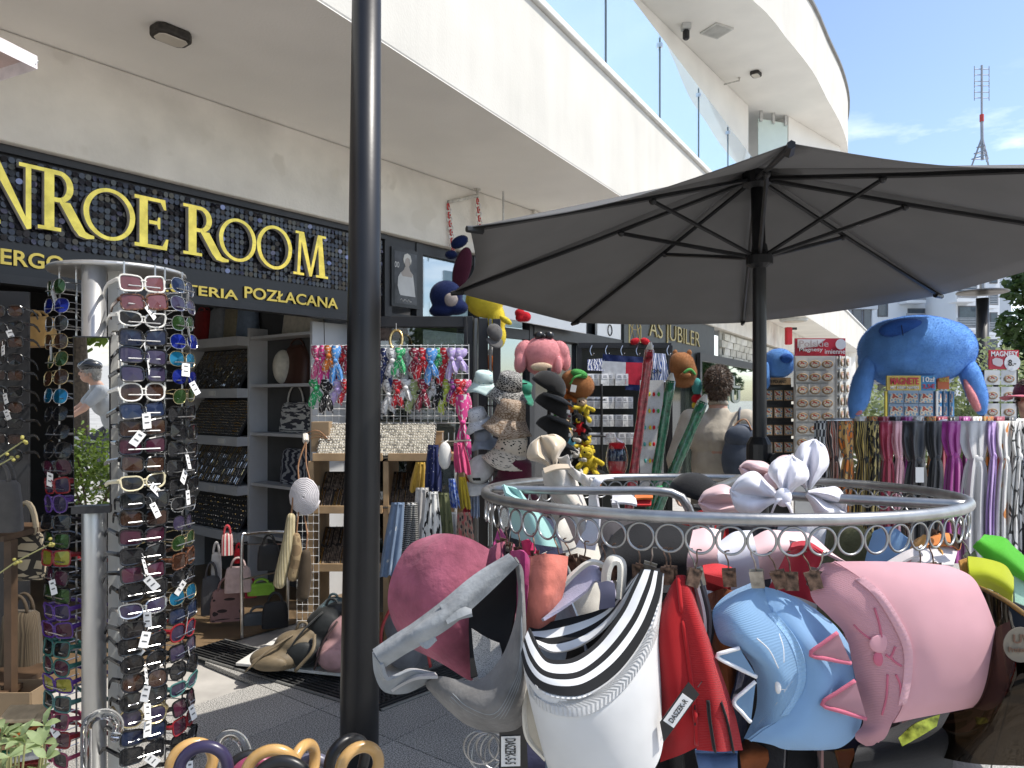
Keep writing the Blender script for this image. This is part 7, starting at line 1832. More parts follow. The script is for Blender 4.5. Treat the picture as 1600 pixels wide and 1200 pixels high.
tx('MAGNETE', 1390, 1434, 590, 601, sred, h1, b_=.03); tx('MIT IHREM NAMEN', 1390, 1434, 603, 608, inkw, h1); tx('10zł', 1440, 1459, 589, 597, inkw, h2, b_=.02); tx('2,5€', 1440, 1459, 600, 608, sred, h2, b_=.02); tx('MAGNETE', 1466, 1481, 590, 597, yb, h3, .05)
cdm = MB().box((0, 0, 0), (.062, .006, .045)).mesh('magnet'); cdm.materials.append(pic)
cdk = MB().box((0, .004, .004), (.074, .003, .070)).mesh('backing_card'); cdk.materials.append(M('card_blue', (.25, .36, .5), rough=.3))
for r_ in range(2):
 for k in range(6):
  fr2 = k < 3
  t = thing('fridge_magnet', 'picture magnet on the %s of the yellow and blue display, %s row, %s' % ('front' if fr2 else 'side', ('upper', 'lower')[r_], ('left', 'middle', 'right')[k % 3]), 'magnet', P(1400 + 23.5 * k, 622 + 20 * r_, Y - .004) if fr2 else P(1469 + 9 * (k - 3), 622 + 20 * r_, Y + .03 + .045 * (k - 3)), 0 if fr2 else .9, 'magnets on the %s of the yellow and blue display' % ('front' if fr2 else 'side')); sub('backing_card', cdk, t); sub('magnet', cdm, t)
# red sign stand at the right edge
Y = 4.4
mr_ = thing('magnet_stand', 'black magnet stand with a red price sign at the right edge', 'display stand', (P(1573, 800, Y).x, Y + .06, 0))
for px in (1541, 1561, 1592): q = P(px, 578, Y); MB().box((q.x, Y + .03, q.z / 2), (.018, .02, q.z)).build('post', black_metal, mr_)
h4 = hx_(1545, 1591, 547, 577, sred, mr_)
tx('MAGNESY', 1547, 1589, 549, 557, inkw, h4, 0.0, .02);
MB().lathe([(.048, 0), (.048, .003)], P(1580, 567, Y) - Vector((0, .008, 0)), 24, m=Matrix.Rotation(R(90), 3, 'X')).build('price_disc', inkw, h4); tx('8.-', 1574, 1586, 562, 572, M('ink', (0, 0, 0)), h4, -.006)
MB().prism([P(x, y, Y) - Vector((0, .007, 0)) for x, y in ((1549, 562), (1554, 559), (1560, 560), (1565, 562), (1566, 568), (1562, 573), (1556, 572), (1550, 569))], (0, -.002, 0)).build('map_shape', M('map_grey', (.5, .45, .46)), h4)
for r_ in range(3):
 for k, px in enumerate((1551, 1577)):
  t = thing('fridge_magnet', 'large carded magnet on the red sign stand, %s row, %s' % (('top', 'second', 'third')[r_], ('left', 'right')[k]), 'magnet', P(px, 592 + 26 * r_, Y - .01), 0, 'carded magnets on the red sign stand'); q1_ = sub('backing_card', pck, t); q1_.scale = (1.25, 1, 1.4); g_ = sub('magnet', ovm, t); sub('picture', ovp, g_)
# ------------------------------------------------------------------ blue plush toys
Y = 3.75
t = thing('blue_plush', 'huge round blue plush toy lying on the yellow and blue magnet display', 'plush toy', P(1432, 590, Y + .1))
blob('body', [el(1431, 545, Y + .15, 86, 52, 74), el(1425, 564, Y + .13, 80, 38, 66), el(1420, 588, Y + .15, 50, 18, 44), el(1398, 546, Y + .15, 52, 48, 54), el(1472, 546, Y + .15, 46, 46, 54)], bluep, t, .016, 4)
blob('floppy_ear', [('c', [(P(1358, 565, Y + .1), .035), (P(1348, 595, Y + .02), .052), (P(1340, 630, Y - .02), .050), (P(1334, 648, Y - .02), .026)])], bluep, t, .011)
blob('floppy_ear', [('c', [(P(1506, 560, Y + .1), .035), (P(1516, 585, Y + .02), .052), (P(1528, 620, Y - .02), .048), (P(1534, 642, Y - .02), .026)])], bluep, t, .011)
blob('ear_lining', [('c', [(P(1508, 595, Y - .01), .012), (P(1519, 620, Y - .055), .022), (P(1527, 638, Y - .055), .018)])], pinkp, t, .008)
blob('ear_lining', [('c', [(P(1336, 648, Y - .035), .012), (P(1343, 643, Y - .045), .016)])], pinkp, t, .008)
blob('darker_patch', [el(1408, 512, Y - .0, 36, 14, 14, (.5, -.15, 0))], plm('blue_dark', (.03, .10, .36)), t, .010)
MB().tube(cr([P(1408, 500, Y + .02), P(1409, 512, Y - .06), P(1411, 524, Y - .09)], 10), .0025, 5).build('seam', navyp, t)
Y = 4.35
t = thing('blue_plush', 'smaller blue plush toy on the dark magnet stand behind the umbrella pole', 'plush toy', P(1217, 590, Y))
blob('body', [el(1217, 567, Y, 25, 23, 22), el(1213, 580, Y, 20, 12, 18)], bluep, t, .012)
blob('floppy_ear', [('c', [(P(1196, 570, Y - .05), .022), (P(1194, 590, Y - .06), .034), (P(1197, 602, Y - .06), .022)])], bluep, t, .010)
blob('darker_patch', [el(1229, 560, Y - .08, 11, 8, 6)], plm('blue_dark', (0, 0, 0)), t, .008)
# ------------------------------------------------------------------ scarf rack on the right
YS = 2.75
sr = thing('scarf_rack', 'chrome rail with a row of knotted scarves at the right', 'rail', (P(1440, 900, YS).x, YS, 0))
za_ = P(0, 664, YS).z
MB().tube([P(1276, 665, YS), P(1640, 664, YS)], .011, 10).build('rail', steel, sr, smooth=True)
MB().tube(cr([P(1290, 657, YS + .45), P(1420, 657, YS + .45), P(1436, 664, YS + .3), P(1440, 664, YS + .02)], 20), .010, 8).build('rear_rail', steel, sr, smooth=True)
MB().tube(cr([P(1458, 664, YS + .02), P(1470, 660, YS + .3), P(1490, 658, YS + .45), P(1640, 658, YS + .45)], 20), .010, 8).build('rear_rail', steel, sr, smooth=True)
for px in (1290, 1630): q = P(px, 664, YS); MB().tube([(q.x, YS, 0), q], .012, 8).build('leg', steel, sr)
def satin(n_, q, r_=.42): return M('satin_' + n_, q, rough=r_, var=.06, sheen=.3, spec=.5)
def kscarf(label, px, wpx, m_, seed, Y=YS, y0=662, yk=716, y1=880, kn=.45, group='knotted scarves on the chrome rail'):
 rd = random.Random(seed); t = thing('scarf', label, 'scarf', P(px, y1, Y), 0, group); w_ = wpx / 2
 def row(cx, y, hw, Yc, amp, n=9, ph=0): return [(cx + hw * (2 * i / (n - 1) - 1), y, Yc - .02 * math.sin(PI * i / (n - 1)) + amp * math.sin(i * 2.1 + ph)) for i in range(n)]
 ph = rd.uniform(0, 6)
 loft('wrap', [row(px, y0 + 30, w_ * .9, Y + .035, .004, ph=ph), row(px, y0 - 2, w_, Y + .012, .002, ph=ph), row(px, y0 + 2, w_ * 1.02, Y - .016, .003, ph=ph), row(px, (y0 + yk) / 2, w_ * .95, Y - .035, .008, ph=ph), row(px + 2, yk - 6, w_ * .72, Y - .05, .007, ph=ph), row(px + 3, yk + 4, w_ * kn, Y - .045, .004, ph=ph)], m_, t, 25, 22, .003)
 dx = rd.uniform(-3, 3)
 loft('tail', [row(px + 3, yk - 2, w_ * kn, Y - .05, .004, ph=ph + 1), row(px + 3 + dx * .4, yk + 18, w_ * .8, Y - .055, .010, ph=ph + 1), row(px + dx, (yk + y1) / 2, w_ * .98, Y - .05, .014, ph=ph + 1.3), row(px + dx, y1, w_ * 1.05, Y - .045, .016, ph=ph + 1.6)], m_, t, 25, 20, .003)
 blob('knot', [('e', P(px + 3, yk, Y - .055), (w_ * kn * 1.15 * Y / FPX, .020, .020), (0, rd.uniform(-.3, .3), 0))], m_, t, .006, 3)
 return t
SCV = [('dark tartan', 1283, 20, MP('tartan', [(.02, .02, .025), (.25, .05, .04), (.4, .4, .38)], 'checker', 9)), ('cream and brown striped', 1300, 22, MP('stripe_br', [(.03, .02, .02), (.5, .44, .36), (.22, .05, .03)], 'swirl', 2)),
       ('orange paisley', 1322, 24, MP('paisley_o', [(.55, .16, .02), (.10, .09, .08), (.5, .30, .10)], 'voronoi', 8, stops=[0, .45, .62])), ('black and gold paisley', 1346, 26, MP('paisley_g', [(.012, .012, .012), (.38, .28, .08)], 'swirl', 3, ratio=.62)), ('black and yellow scrolled', 1365, 18, MP('scroll_y', [(.012, .012, .012), (.45, .36, .14)], 'noise', 9, ratio=.52)),
       ('crimson', 1384, 24, satin('crimson', (.28, .015, .045))), ('pale pink', 1402, 17, satin('ppink', (.62, .34, .38))), ('black satin with a white care label', 1428, 38, satin('blk', (.010, .010, .012))), ('plain black', 1459, 26, satin('blk2', (.012, .013, .016), .55)), ('magenta', 1487, 31, satin('mag', (.28, .02, .20))), ('silver grey satin', 1521, 42, satin('silv', (.46, .45, .45), .32)), ('lilac', 1549, 14, satin('lil', (.42, .27, .55))), ('white with an orange printed figure', 1567, 24, MP('sc_fig', [(.64, .63, .60), (.55, .20, .04), (.05, .05, .05)], 'noise', 3, stops=[0, .60, .68])), ('white with fine black drawing', 1588, 22, MP('sc_draw', [(.04, .04, .04), (.64, .63, .61)], 'cells', 5, ratio=.05)), ('black and white abstract', 1607, 22, MP('sc_abs', [(.62, .6, .58), (.015, .015, .015)], 'noise', 4, ratio=.46))]
for k, (n_, px, w_, m_) in enumerate(SCV):
 t = kscarf(n_ + ' scarf knotted on the chrome rail', px, w_ * 1.08, m_, 500 + k, yk=712 + (k * 5) % 9)
 if 'care label' in n_: MB().box(P(1437, 742, YS - .085), (.030, .002, .055)).build('care_label', card, t)
for k in range(14):
 px = 1345 + 18 * k; m_ = [MATS['sc_fig'], MATS['paisley_o'], MATS['satin_crimson'], MATS['satin_blk'], MATS['bandana_teal'] if 'bandana_teal' in MATS else MATS['satin_mag']][k % 5]
 kscarf('scarf on the rear rail behind the knotted row, %s from the left' % ordn(k).replace('topmost', 'first'), px, 18, m_, 560 + k, YS + .45, 655, 705, 830, group='scarves on the rear rail')
# ------------------------------------------------------------------ round rack of caps and visors in front
from mathutils.bvhtree import BVHTree
RCX, RCY, RRR = .370, 1.39, .42
def rz_at(y): return 1.442 - (y - .97) * .037
def rp(th, dr=0.0, dz=0.0):
 x, y = RCX + (RRR + dr) * math.cos(th), RCY + (RRR + dr) * math.sin(th); return Vector((x, y, rz_at(y) + dz))
def px_th(px):
 """angle on the near half of the ring that projects to this pixel column"""
 lo = -math.pi + .25; best = None
 for k in range(2000):
  th = -PI - .15 + k * (PI + .5) / 2000; q = rp(th); e = abs((q.x / q.y * FPX + CX) - px)
  if q.y > RCY + .1: continue
  if best is None or e < best[0]: best = (e, th)
 return best[1]
rr_ = thing('hoop_rack', 'round steel rack with small hoops carrying caps and sun visors', 'display rack', (RCX, RCY, 0))
MB().tube([rp(2 * PI * k / 96) for k in range(96)], .0088, 14, closed=True).build('rim_tube', chrome, rr_, smooth=True)
NH = 66
hoop = MB().tube([Vector((.0187 * math.cos(2 * PI * k / 24), 0, .0187 * math.sin(2 * PI * k / 24))) for k in range(24)], .0018, 7, closed=True).mesh('hoop')
hoop.polygons.foreach_set('use_smooth', [True] * len(hoop.polygons)); hoop.materials.append(chrome)
for k in range(NH):
 th = 2 * PI * (k + .5) / NH; o = bpy.data.objects.new('hoop', hoop); COL.objects.link(o); o.parent = rr_
 o.location = rp(th, 0, -.0285) - rootloc(rr_); o.rotation_euler = (random.uniform(-.06, .06), 0, th + PI / 2)
ce = Vector((RCX, RCY, rz_at(RCY)))
for th in (R(172), R(-35), R(65)):
 e = rp(th); d = (e - ce); MB().tube(cr([e, ce + d * .5, ce + d * .2, ce + d * .10 - UP * .02, ce + d * .04 - UP * .10, ce + d * .03 - UP * .18], 26), .0085, 10).build('spoke', chrome, rr_, smooth=True)
MB().tube([Vector((RCX, RCY, .03)), ce - UP * .10], .014, 12).build('centre_post', chrome, rr_, smooth=True)
MB().tube([Vector((RCX + .36 * math.cos(2 * PI * k / 48), RCY + .36 * math.sin(2 * PI * k / 48), .84)) for k in range(48)], .007, 8, closed=True).build('lower_rim', chrome, rr_, smooth=True)
for k in range(3): MB().tube([Vector((RCX, RCY, .84)), Vector((RCX + .36 * math.cos(k * 2.09), RCY + .36 * math.sin(k * 2.09), .84))], .006, 6).build('lower_spoke', chrome, rr_)
for k in range(4): a = k * PI / 2 + .4; MB().tube([Vector((RCX, RCY, .06)), Vector((RCX + .38 * math.cos(a), RCY + .38 * math.sin(a), .012))], .012, 8).build('foot', chrome, rr_)
rust = M('rusty_clip', (.16, .10, .07), rough=.55, metal=.6, var=.6, vscale=90); brass = M('clip_steel', (.34, .32, .28), rough=.35, metal=.9, var=.3, vscale=60)
cw = MB().tube(cr([(.003, 0, .004), (-.003, 0, .003), (-.002, 0, -.004), (0, 0, -.010), (0, 0, -.024)], 12), .0011, 5).mesh('clip_wire')
cj = MB().prism([Vector((-.009, -.005, -.022)), Vector((.009, -.005, -.022)), Vector((.0085, -.0015, -.046)), Vector((-.0085, -.0015, -.046))], (0, .0012, 0)).prism([Vector((-.009, .005, -.022)), Vector((.009, .005, -.022)), Vector((.0085, .0005, -.046)), Vector((-.0085, .0005, -.046))], (0, .0012, 0)).tube([(-.009, 0, -.030), (.009, 0, -.030)], .003, 7).mesh('clip_jaw')
CW = {}
for nm, mm_ in (('r', rust), ('s', brass)):
 a, e = cw.copy(), cj.copy(); a.materials.append(mm_); e.materials.append(mm_); CW[nm] = (a, e)
def clip(px, kind='r', dz=0, rot=None):
 th = px_th(px); t = thing('metal_clip', 'small %s clip hanging from a hoop of the round rack' % ('rusty' if kind == 'r' else 'steel'), 'clip', rp(th, 0, -.046 + dz), th + PI / 2 + random.uniform(-.5, .5), '%s clips on the hoops' % ('rusty' if kind == 'r' else 'steel'))
 t.rotation_euler = (random.uniform(-.25, .25), random.uniform(-.35, .35), th + PI / 2 + random.uniform(-.5, .5)); sub('clip_wire', CW[kind][0], t); sub('clip_jaw', CW[kind][1], t)
for px in (778, 792, 812, 834, 868, 884, 917, 944, 960, 1000, 1040, 1048, 1092, 1137, 1205, 1232, 1258, 1420, 1455, 1470, 1485, 1497): clip(px, 'r')
for px in (798, 1022, 1080, 1178, 1288, 1438, 1505): clip(px, 's')
def ribs(objs, f, pts, o0, o1, mat, t, n=34):
 rows = []
 for (dx, dy) in (o0, ((o0[0] + o1[0]) / 2, (o0[1] + o1[1]) / 2), o1):
  v = cr([Vector((*f(x + dx, y + dy, 1)[:2], 0)) for x, y in pts], n); rows.append([surf(objs, q.x, q.y, .0032) for q in v])
 loft('ribbed_join', rows, mat, t, 60, 6, .002, px=False)
def a_(x, y, Y): return (560 + x / 2.5, 720 + y / 2.5, Y)
def b_(x, y, Y): return (800 + x / 2.5, 720 + y / 2.5, Y)
def d_(x, y, Y): return (1100 + x / 2.308, 680 + y / 2.308, Y)
def e_(x, y, Y): return (820 + x / 4, 480 + y / 4, Y)
def rowp(f, pts, Y):
 """points with a common depth or a list of depths spread along the row"""
 if isinstance(Y, (int, float)): Y = [Y]
 n = len(pts); yy = np.interp(np.linspace(0, 1, n), np.linspace(0, 1, len(Y)), Y)
 return [f(x, y, float(q)) for (x, y), q in zip(pts, yy)]
def L2(name, f, rows, mat, t, nu=40, nv=22, solid=.003, wob=0, seed=0):
 return loft(name, [rowp(f, p, y) for p, y in rows], mat, t, nu, nv, solid, wob=wob, seed=seed)
def surf(objs, px, py, off=.0025):
 best = None; o0 = Vector((0, 0, EYE)); dr = (P(px, py, 1) - o0).normalized()
 for o in objs:
  tr = BVHTree.FromPolygons([v.co + rootloc(o) for v in o.data.vertices], [p.vertices[:] for p in o.data.polygons])
  h = tr.ray_cast(o0, dr)
  if h[0] is not None and (best is None or h[3] < best): best = h[3]
 return o0 + dr * ((best or 1.05) - off)
def stitch(name, objs, f, pts, r_, mat, t, n=14):
 q = [f(x, y, 1)[:2] for x, y in pts]
 v = cr([Vector((x, y, 0)) for x, y in q], n) if len(q) > 1 else [Vector((*q[0], 0))]
 return MB().tube([surf(objs, p.x, p.y) for p in v], r_, 6).build(name, mat, t, smooth=True)
# --- pink cat visor
pk_m = MK('knit_pink', (.80, .46, .50), 70); pk_b = MK('knit_pink_band', (.74, .40, .45), 46, strength=.9); pk_d = cloth('pink_trim', (.50, .13, .19))
t = thing('sun_visor', 'pink knitted sun visor with cat face and ears at the right of the rack', 'visor', P(1290, 1150, .95))
A0 = [(470, 457), (560, 515), (640, 590), (725, 740), (735, 850), (715, 970), (680, 1035)]
brim = L2('brim', d_, [(A0, [.965, .945, .93, .93, .945]), ([(620, 457), (700, 520), (770, 610), (830, 740), (845, 850), (825, 960), (790, 1012)], [.965, .94, .925, .925, .945]), ([(780, 463), (850, 520), (905, 600), (955, 720), (970, 840), (955, 930), (910, 990)], [.97, .945, .93, .93, .95]), ([(880, 474), (960, 510), (1005, 580), (1050, 700), (1078, 810), (1085, 890), (1060, 945), (1000, 970)], [.98, .955, .94, .94, .96])], pk_m, t, 60, 40, .003)
band = L2('headband', d_, [([(430, 470), (397, 500), (390, 580), (455, 650), (515, 720), (545, 850), (580, 1030), (548, 1085), (585, 1115)], [.985, .98, .975, .97, .975, .98]), ([(450, 462), (455, 505), (470, 575), (550, 660), (600, 760), (630, 880), (635, 1030), (600, 1085), (605, 1114)], [.975, .96, .945, .94, .95, .965]), ([(470, 457), (560, 515), (640, 590), (725, 740), (735, 850), (715, 970), (680, 1035), (655, 1085), (625, 1108)], [.965, .945, .93, .93, .94, .955])], pk_b, t, 60, 26, .005)
ribs([brim, band], d_, A0[1:-1], (-14, 4), (16, -4), MK('rib_pink', (.76, .43, .48), 11, strength=.9, translucent=0), t)
def ear(f, tip, b0, b1, Y, m_, edge, par, bulge=.006):
 mid = ((b0[0] + b1[0]) / 2, (b0[1] + b1[1]) / 2)
 rows = [[f(*tip, Y), f(tip[0] + .5, tip[1], Y), f(tip[0] + 1, tip[1] + .5, Y)]]
 for v in (.4, .75, 1):
  k = v ** .8
  rows.append([f(tip[0] + (b0[0] - tip[0]) * v, tip[1] + (b0[1] - tip[1]) * k, Y - .004 * v), f(tip[0] + (mid[0] - tip[0]) * v, tip[1] + (mid[1] - tip[1]) * v, Y - bulge * v), f(tip[0] + (b1[0] - tip[0]) * v, tip[1] + (b1[1] - tip[1]) * k, Y - .004 * v)])
 loft('ear', rows, m_, par, 14, 12, .006)
 MB().tube(cr([P(*f(*b0, Y - .006)), P(*f((tip[0] + b0[0]) / 2, (tip[1] + b0[1]) / 2 - 3, Y - .006)), P(*f(*tip, Y - .004)), P(*f((tip[0] + b1[0]) / 2, (tip[1] + b1[1]) / 2 + 3, Y - .006)), P(*f(*b1, Y - .006))], 20), .0028, 6).build('ear_edge', edge, par, smooth=True)
ear(d_, (382, 790), (482, 712), (530, 822), .945, pk_b, pk_d, t); ear(d_, (425, 970), (545, 885), (585, 1022), .945, pk_b, pk_d, t)
for p in ([(615, 622), (632, 680), (640, 728)], [(540, 682), (570, 712), (602, 736)], [(662, 862), (658, 940), (642, 1008)], [(692, 862), (708, 900), (710, 945)], [(655, 790), (672, 800), (690, 762)], [(672, 800), (690, 818), (712, 832)]):
 stitch('whisker', [brim, band], d_, p, .0016, pk_d, t)
q = surf([brim, band], *d_(632, 805, 1)[:2]); MB().ell(q, (.008, .002, .010), None, 12, 8).build('nose', pk_d, t, smooth=True)
q = surf([brim, band], *d_(640, 752, 1)[:2]); MB().ell(q, (.016, .0018, .012), None, 12, 8).build('muzzle_patch', pk_b, t, smooth=True)
# --- blue cat visor
bl_m = MK('knit_blue', (.30, .50, .76), 70); bl_b = MK('knit_blue_band', (.32, .53, .78), 46, strength=.9); wht_e = cloth('white_trim', (.70, .70, .70))
t = thing('sun_visor', 'light blue knitted sun visor with cat face between the red and pink visors', 'visor', P(1190, 1150, .98))
A0 = [(215, 546), (240, 640), (315, 735), (350, 830), (342, 920), (290, 1010), (215, 1062), (165, 1100)]
brim = L2('brim', d_, [(A0, [.99, .96, .955, .96, .98]), ([(265, 560), (325, 660), (395, 770), (430, 880), (405, 1000), (320, 1085), (240, 1112)], [.985, .955, .945, .95, .97]), ([(330, 588), (410, 680), (480, 790), (510, 900), (490, 1030), (410, 1115), (300, 1130)], [.99, .97, .96, .965, .98]), ([(400, 630), (480, 700), (540, 800), (570, 920), (560, 1050), (500, 1118), (430, 1132)], [1.02, .995, .985, .985, 1.0])], bl_m, t, 60, 36, .003)
band = L2('headband', d_, [([(170, 541), (95, 575), (45, 620), (36, 660), (62, 740), (130, 765), (180, 830), (197, 900), (190, 1000), (150, 1095)], [1.02, 1.0, .985, .98, .985, .99]), ([(190, 542), (150, 590), (130, 650), (150, 720), (205, 790), (255, 860), (262, 940), (235, 1020), (160, 1098)], [1.0, .965, .95, .95, .96, .985]), ([(215, 546), (240, 640), (315, 735), (350, 830), (342, 920), (290, 1010), (215, 1062), (165, 1100)], [.99, .96, .955, .96, .98])], bl_b, t, 60, 24, .006)
ribs([brim, band], d_, A0[1:-2], (-14, 4), (16, -4), MK('rib_blue', (.32, .53, .78), 11, strength=.9, translucent=0), t)
L2('inner_band', d_, [([(120, 585), (75, 640), (80, 720), (125, 762)], 1.03), ([(75, 620), (52, 660), (75, 745), (130, 770)], 1.0)], cloth('blue_dk', (.10, .22, .42)), t, 20, 8)
ear(d_, (45, 797), (128, 768), (190, 872), .96, bl_b, wht_e, t); ear(d_, (108, 962), (186, 888), (168, 1034), .96, bl_b, wht_e, t)
for p in ([(190, 732), (235, 775), (268, 840)], [(270, 716), (285, 765), (287, 820)], [(265, 962), (235, 1000), (200, 1040)], [(288, 925), (300, 905), (318, 885)], [(275, 915), (290, 916), (300, 912)]): stitch('whisker', [brim, band], d_, p, .0012, wht_e, t)
q = surf([brim, band], *d_(268, 905, 1)[:2]); MB().ell(q, (.0045, .003, .010), None, 12, 8).build('nose', wht_e, t, smooth=True)
# --- white visor with black stripes
wh_m = MK('knit_white', (.74, .74, .73), 90, translucent=.12); wk = (.012, .012, .013); ww = (.72, .72, .71)
st_m = MP('knit_stripe', [wk, ww, wk, ww, wk], 'grad', 1, stops=[0, .15, .44, .60, .76], rough=.9)
t = thing('sun_visor', 'white knitted sun visor with black stripes hanging at the front of the rack', 'visor', P(930, 1200, .93))
r2_ = [(40, 745), (60, 830), (110, 890), (200, 918), (300, 905), (420, 820), (520, 680), (575, 540), (590, 440)]
sb_ = L2('striped_band', b_, [([(70, 655), (98, 715), (135, 772), (195, 782), (260, 765), (340, 705), (425, 590), (470, 500), (505, 425)], [1.0, .965, .945, .95, .965, .985, 1.0]), ([(52, 700), (80, 775), (122, 833), (198, 850), (285, 835), (385, 755), (475, 635), (525, 515), (550, 430)], [.99, .95, .925, .925, .94, .97, .995]), (r2_, [.985, .945, .915, .91, .93, .965, .99])], st_m, t, 60, 30, .005)
wb_ = L2('brim', b_, [(r2_, [.985, .945, .915, .91, .93, .965, .99]), ([(58, 860), (82, 950), (145, 1000), (250, 1015), (370, 975), (470, 880), (535, 770), (560, 690), (575, 640)], [.98, .94, .91, .905, .92, .955, .98]), ([(92, 1010), (125, 1110), (200, 1165), (300, 1175), (410, 1140), (500, 1060), (555, 960), (572, 880), (580, 830)], [.98, .94, .915, .91, .92, .95, .975]), ([(128, 1150), (180, 1290), (270, 1340), (380, 1345), (480, 1290), (560, 1190), (586, 1100), (583, 1040), (580, 1000)], [.99, .955, .93, .925, .935, .96, .98])], wh_m, t, 70, 44, .003)
L2('back_band', b_, [([(70, 655), (150, 632), (240, 612), (330, 590), (390, 560), (450, 490), (505, 425)], 1.03), ([(100, 720), (160, 748), (240, 735), (320, 690), (390, 620), (450, 530), (495, 450)], 1.0)], MP('knit_stripe_b', [wk, ww, wk, ww], 'grad', 1, stops=[0, .25, .52, .75], rough=.9), t, 40, 12, .004)
ribs([wb_], b_, r2_[1:-1], (2, 8), (12, 80), MK('rib_white', (.74, .74, .73), 18, strength=1.6, translucent=.1), t)
# --- red visor with black stripes
rd_m = MK('knit_red', (.46, .018, .022), 60); t = thing('sun_visor', 'red knitted sun visor with black stripes beside the blue cat visor', 'visor', P(1080, 1180, .98))
brim = L2('brim', b_, [([(605, 535), (550, 650), (552, 850), (585, 1060), (582, 1175)], [1.0, .985, .98, .99]), ([(625, 490), (605, 650), (622, 850), (650, 1050), (650, 1148)], [.99, .955, .95, .97]), ([(648, 448), (665, 600), (692, 800), (716, 1000), (722, 1115)], [.99, .955, .95, .96])], rd_m, t, 40, 24, .004)
band = L2('headband', b_, [([(648, 448), (665, 600), (692, 800), (716, 1000), (722, 1125)], [.99, .955, .95, .96]), ([(672, 452), (708, 580), (758, 760), (795, 950), (812, 1132)], [.99, .95, .94, .95]), ([(692, 478), (735, 620), (800, 800), (862, 980), (896, 1128)], [1.0, .975, .965, .975])], MK('knit_red_b', (.50, .02, .025), 40, strength=.9), t, 40, 20, .005)
for p in ([(765, 935), (770, 1000), (790, 1128)], [(815, 940), (840, 1020), (862, 1128)], [(712, 950), (714, 1030)]):
 v = [surf([brim, band], *b_(x, y, 1)[:2], .003) for x, y in p]; MB().tube(cr(v, 12), .0085 if len(p) > 2 else .004, 6, flat=.25).build('black_stripe', cloth('stripe_black', (.012, .012, .013)), t, smooth=True)
stitch('piping', [brim, band], b_, [(648, 450), (665, 600), (692, 800), (716, 1000), (722, 1110)], .003, rd_m, t, 30)
tg = thing('price_tag', 'black swing tag with a white printed label on the red visor', 'tag', P(1065, 1150, .93))
p4 = [P(*b_(x, y, .925)) for x, y in ((592, 1100), (578, 1022), (690, 864), (732, 912))]
MB().prism(p4, (0, .0012, 0)).build('card', M('card_black', (.015, .015, .016), rough=.3), tg)
c0 = (p4[0] + p4[1] + p4[2] + p4[3]) / 4; ex = (p4[2] - p4[1]).normalized(); ez = (p4[1] - p4[0]).normalized(); ez = (ez - ex * ez.dot(ex)).normalized()
MB().prism([c0 + ex * sx * .021 + ez * sz * .008 - Vector((0, .0012, 0)) for sx, sz in ((-1, -1), (1, -1), (1, 1), (-1, 1))], (0, .0008, 0)).build('label', card, tg)
text('lettering', 'DASZEK-R', c0 - ex * .017 - ez * .0035 - Vector((0, .0016, 0)), ex, ez, .034, .007, M('ink', (0, 0, 0)), tg, .0004, .01)
MB().tube([P(*b_(725, 885, .93)), P(*b_(752, 848, .95))], .0006, 4).build('tag_string', black_metal, tg)
L2('cloth', b_, [([(705, 455), (735, 600), (745, 735)], 1.0), ([(740, 460), (775, 600), (768, 740)], .985)], cloth('grey_dk', (.07, .065, .07)), tag(thing('sun_visor', 'dark grey visor band with pale lining behind the red visor', 'visor', P(1100, 1000, 1.0)), 'dark grey visor band with pale lining behind the red visor', 'visor'), 20, 12, .005)
_g = COL.objects[-1] if False else [o for o in bpy.data.objects if o.get('label') == 'dark grey visor band with pale lining behind the red visor'][0]
L2('lining', b_, [([(712, 470), (738, 600), (748, 715)], .992), ([(722, 470), (752, 600), (756, 715)], .982)], cloth('lining_pale', (.45, .40, .40)), _g, 16, 8, .004)
def simple(name, label, cat, parts):
 t = thing(name, label, cat, P(*parts[0][1](*parts[0][2][-1][0][0], 1.0)))
 for (nm, f, rows, m_, *k) in parts: L2(nm, f, rows, m_, t, *(k or [34, 18, .004]))
 return t
washed = lambda n_, q: M('washed_' + n_, q, rough=.9, var=.28, vscale=16, bump=.7, bscale=70, sheen=.15, detail=8, spec=.15)
pkw = washed('pink', (.30, .085, .125))
# --- pink washed cap
t = simple('baseball_cap', 'dusty pink washed cotton cap with stitched bill at the left of the rack', 'cap', [
 ('bill', a_, [([(300, 291), (200, 335), (135, 450), (120, 560), (155, 660), (215, 730)], [1.17, 1.16, 1.16, 1.18]), ([(365, 289), (295, 380), (262, 500), (262, 620), (290, 720), (325, 785)], [1.14, 1.11, 1.11, 1.14]), ([(435, 306), (400, 400), (382, 520), (382, 640), (402, 740), (430, 852)], [1.14, 1.10, 1.10, 1.13]), ([(508, 346), (490, 430), (474, 540), (455, 650), (448, 750), (440, 852)], [1.16, 1.13, 1.12, 1.14])], pkw, 44, 34, .005),
 ('crown', a_, [([(508, 346), (490, 440), (478, 560), (450, 700)], [1.17, 1.14]), ([(555, 318), (570, 430), (575, 560), (560, 700)], [1.20, 1.13]), ([(606, 326), (632, 440), (640, 560), (620, 700)], [1.24, 1.2])], pkw)])
bo = [q for q in t.children if q.name.startswith('bill')]
for k in range(5):
 s_ = k * 14; stitch('stitching', bo, a_, [(330 + s_ * .3, 300 + s_), (225 + s_, 350 + s_ * .7), (150 + s_, 460 + s_ * .3), (140 + s_, 560), (172 + s_, 650 - s_ * .3), (235 + s_, 725 - s_ * .5)], .0006, pkw, t, 30)
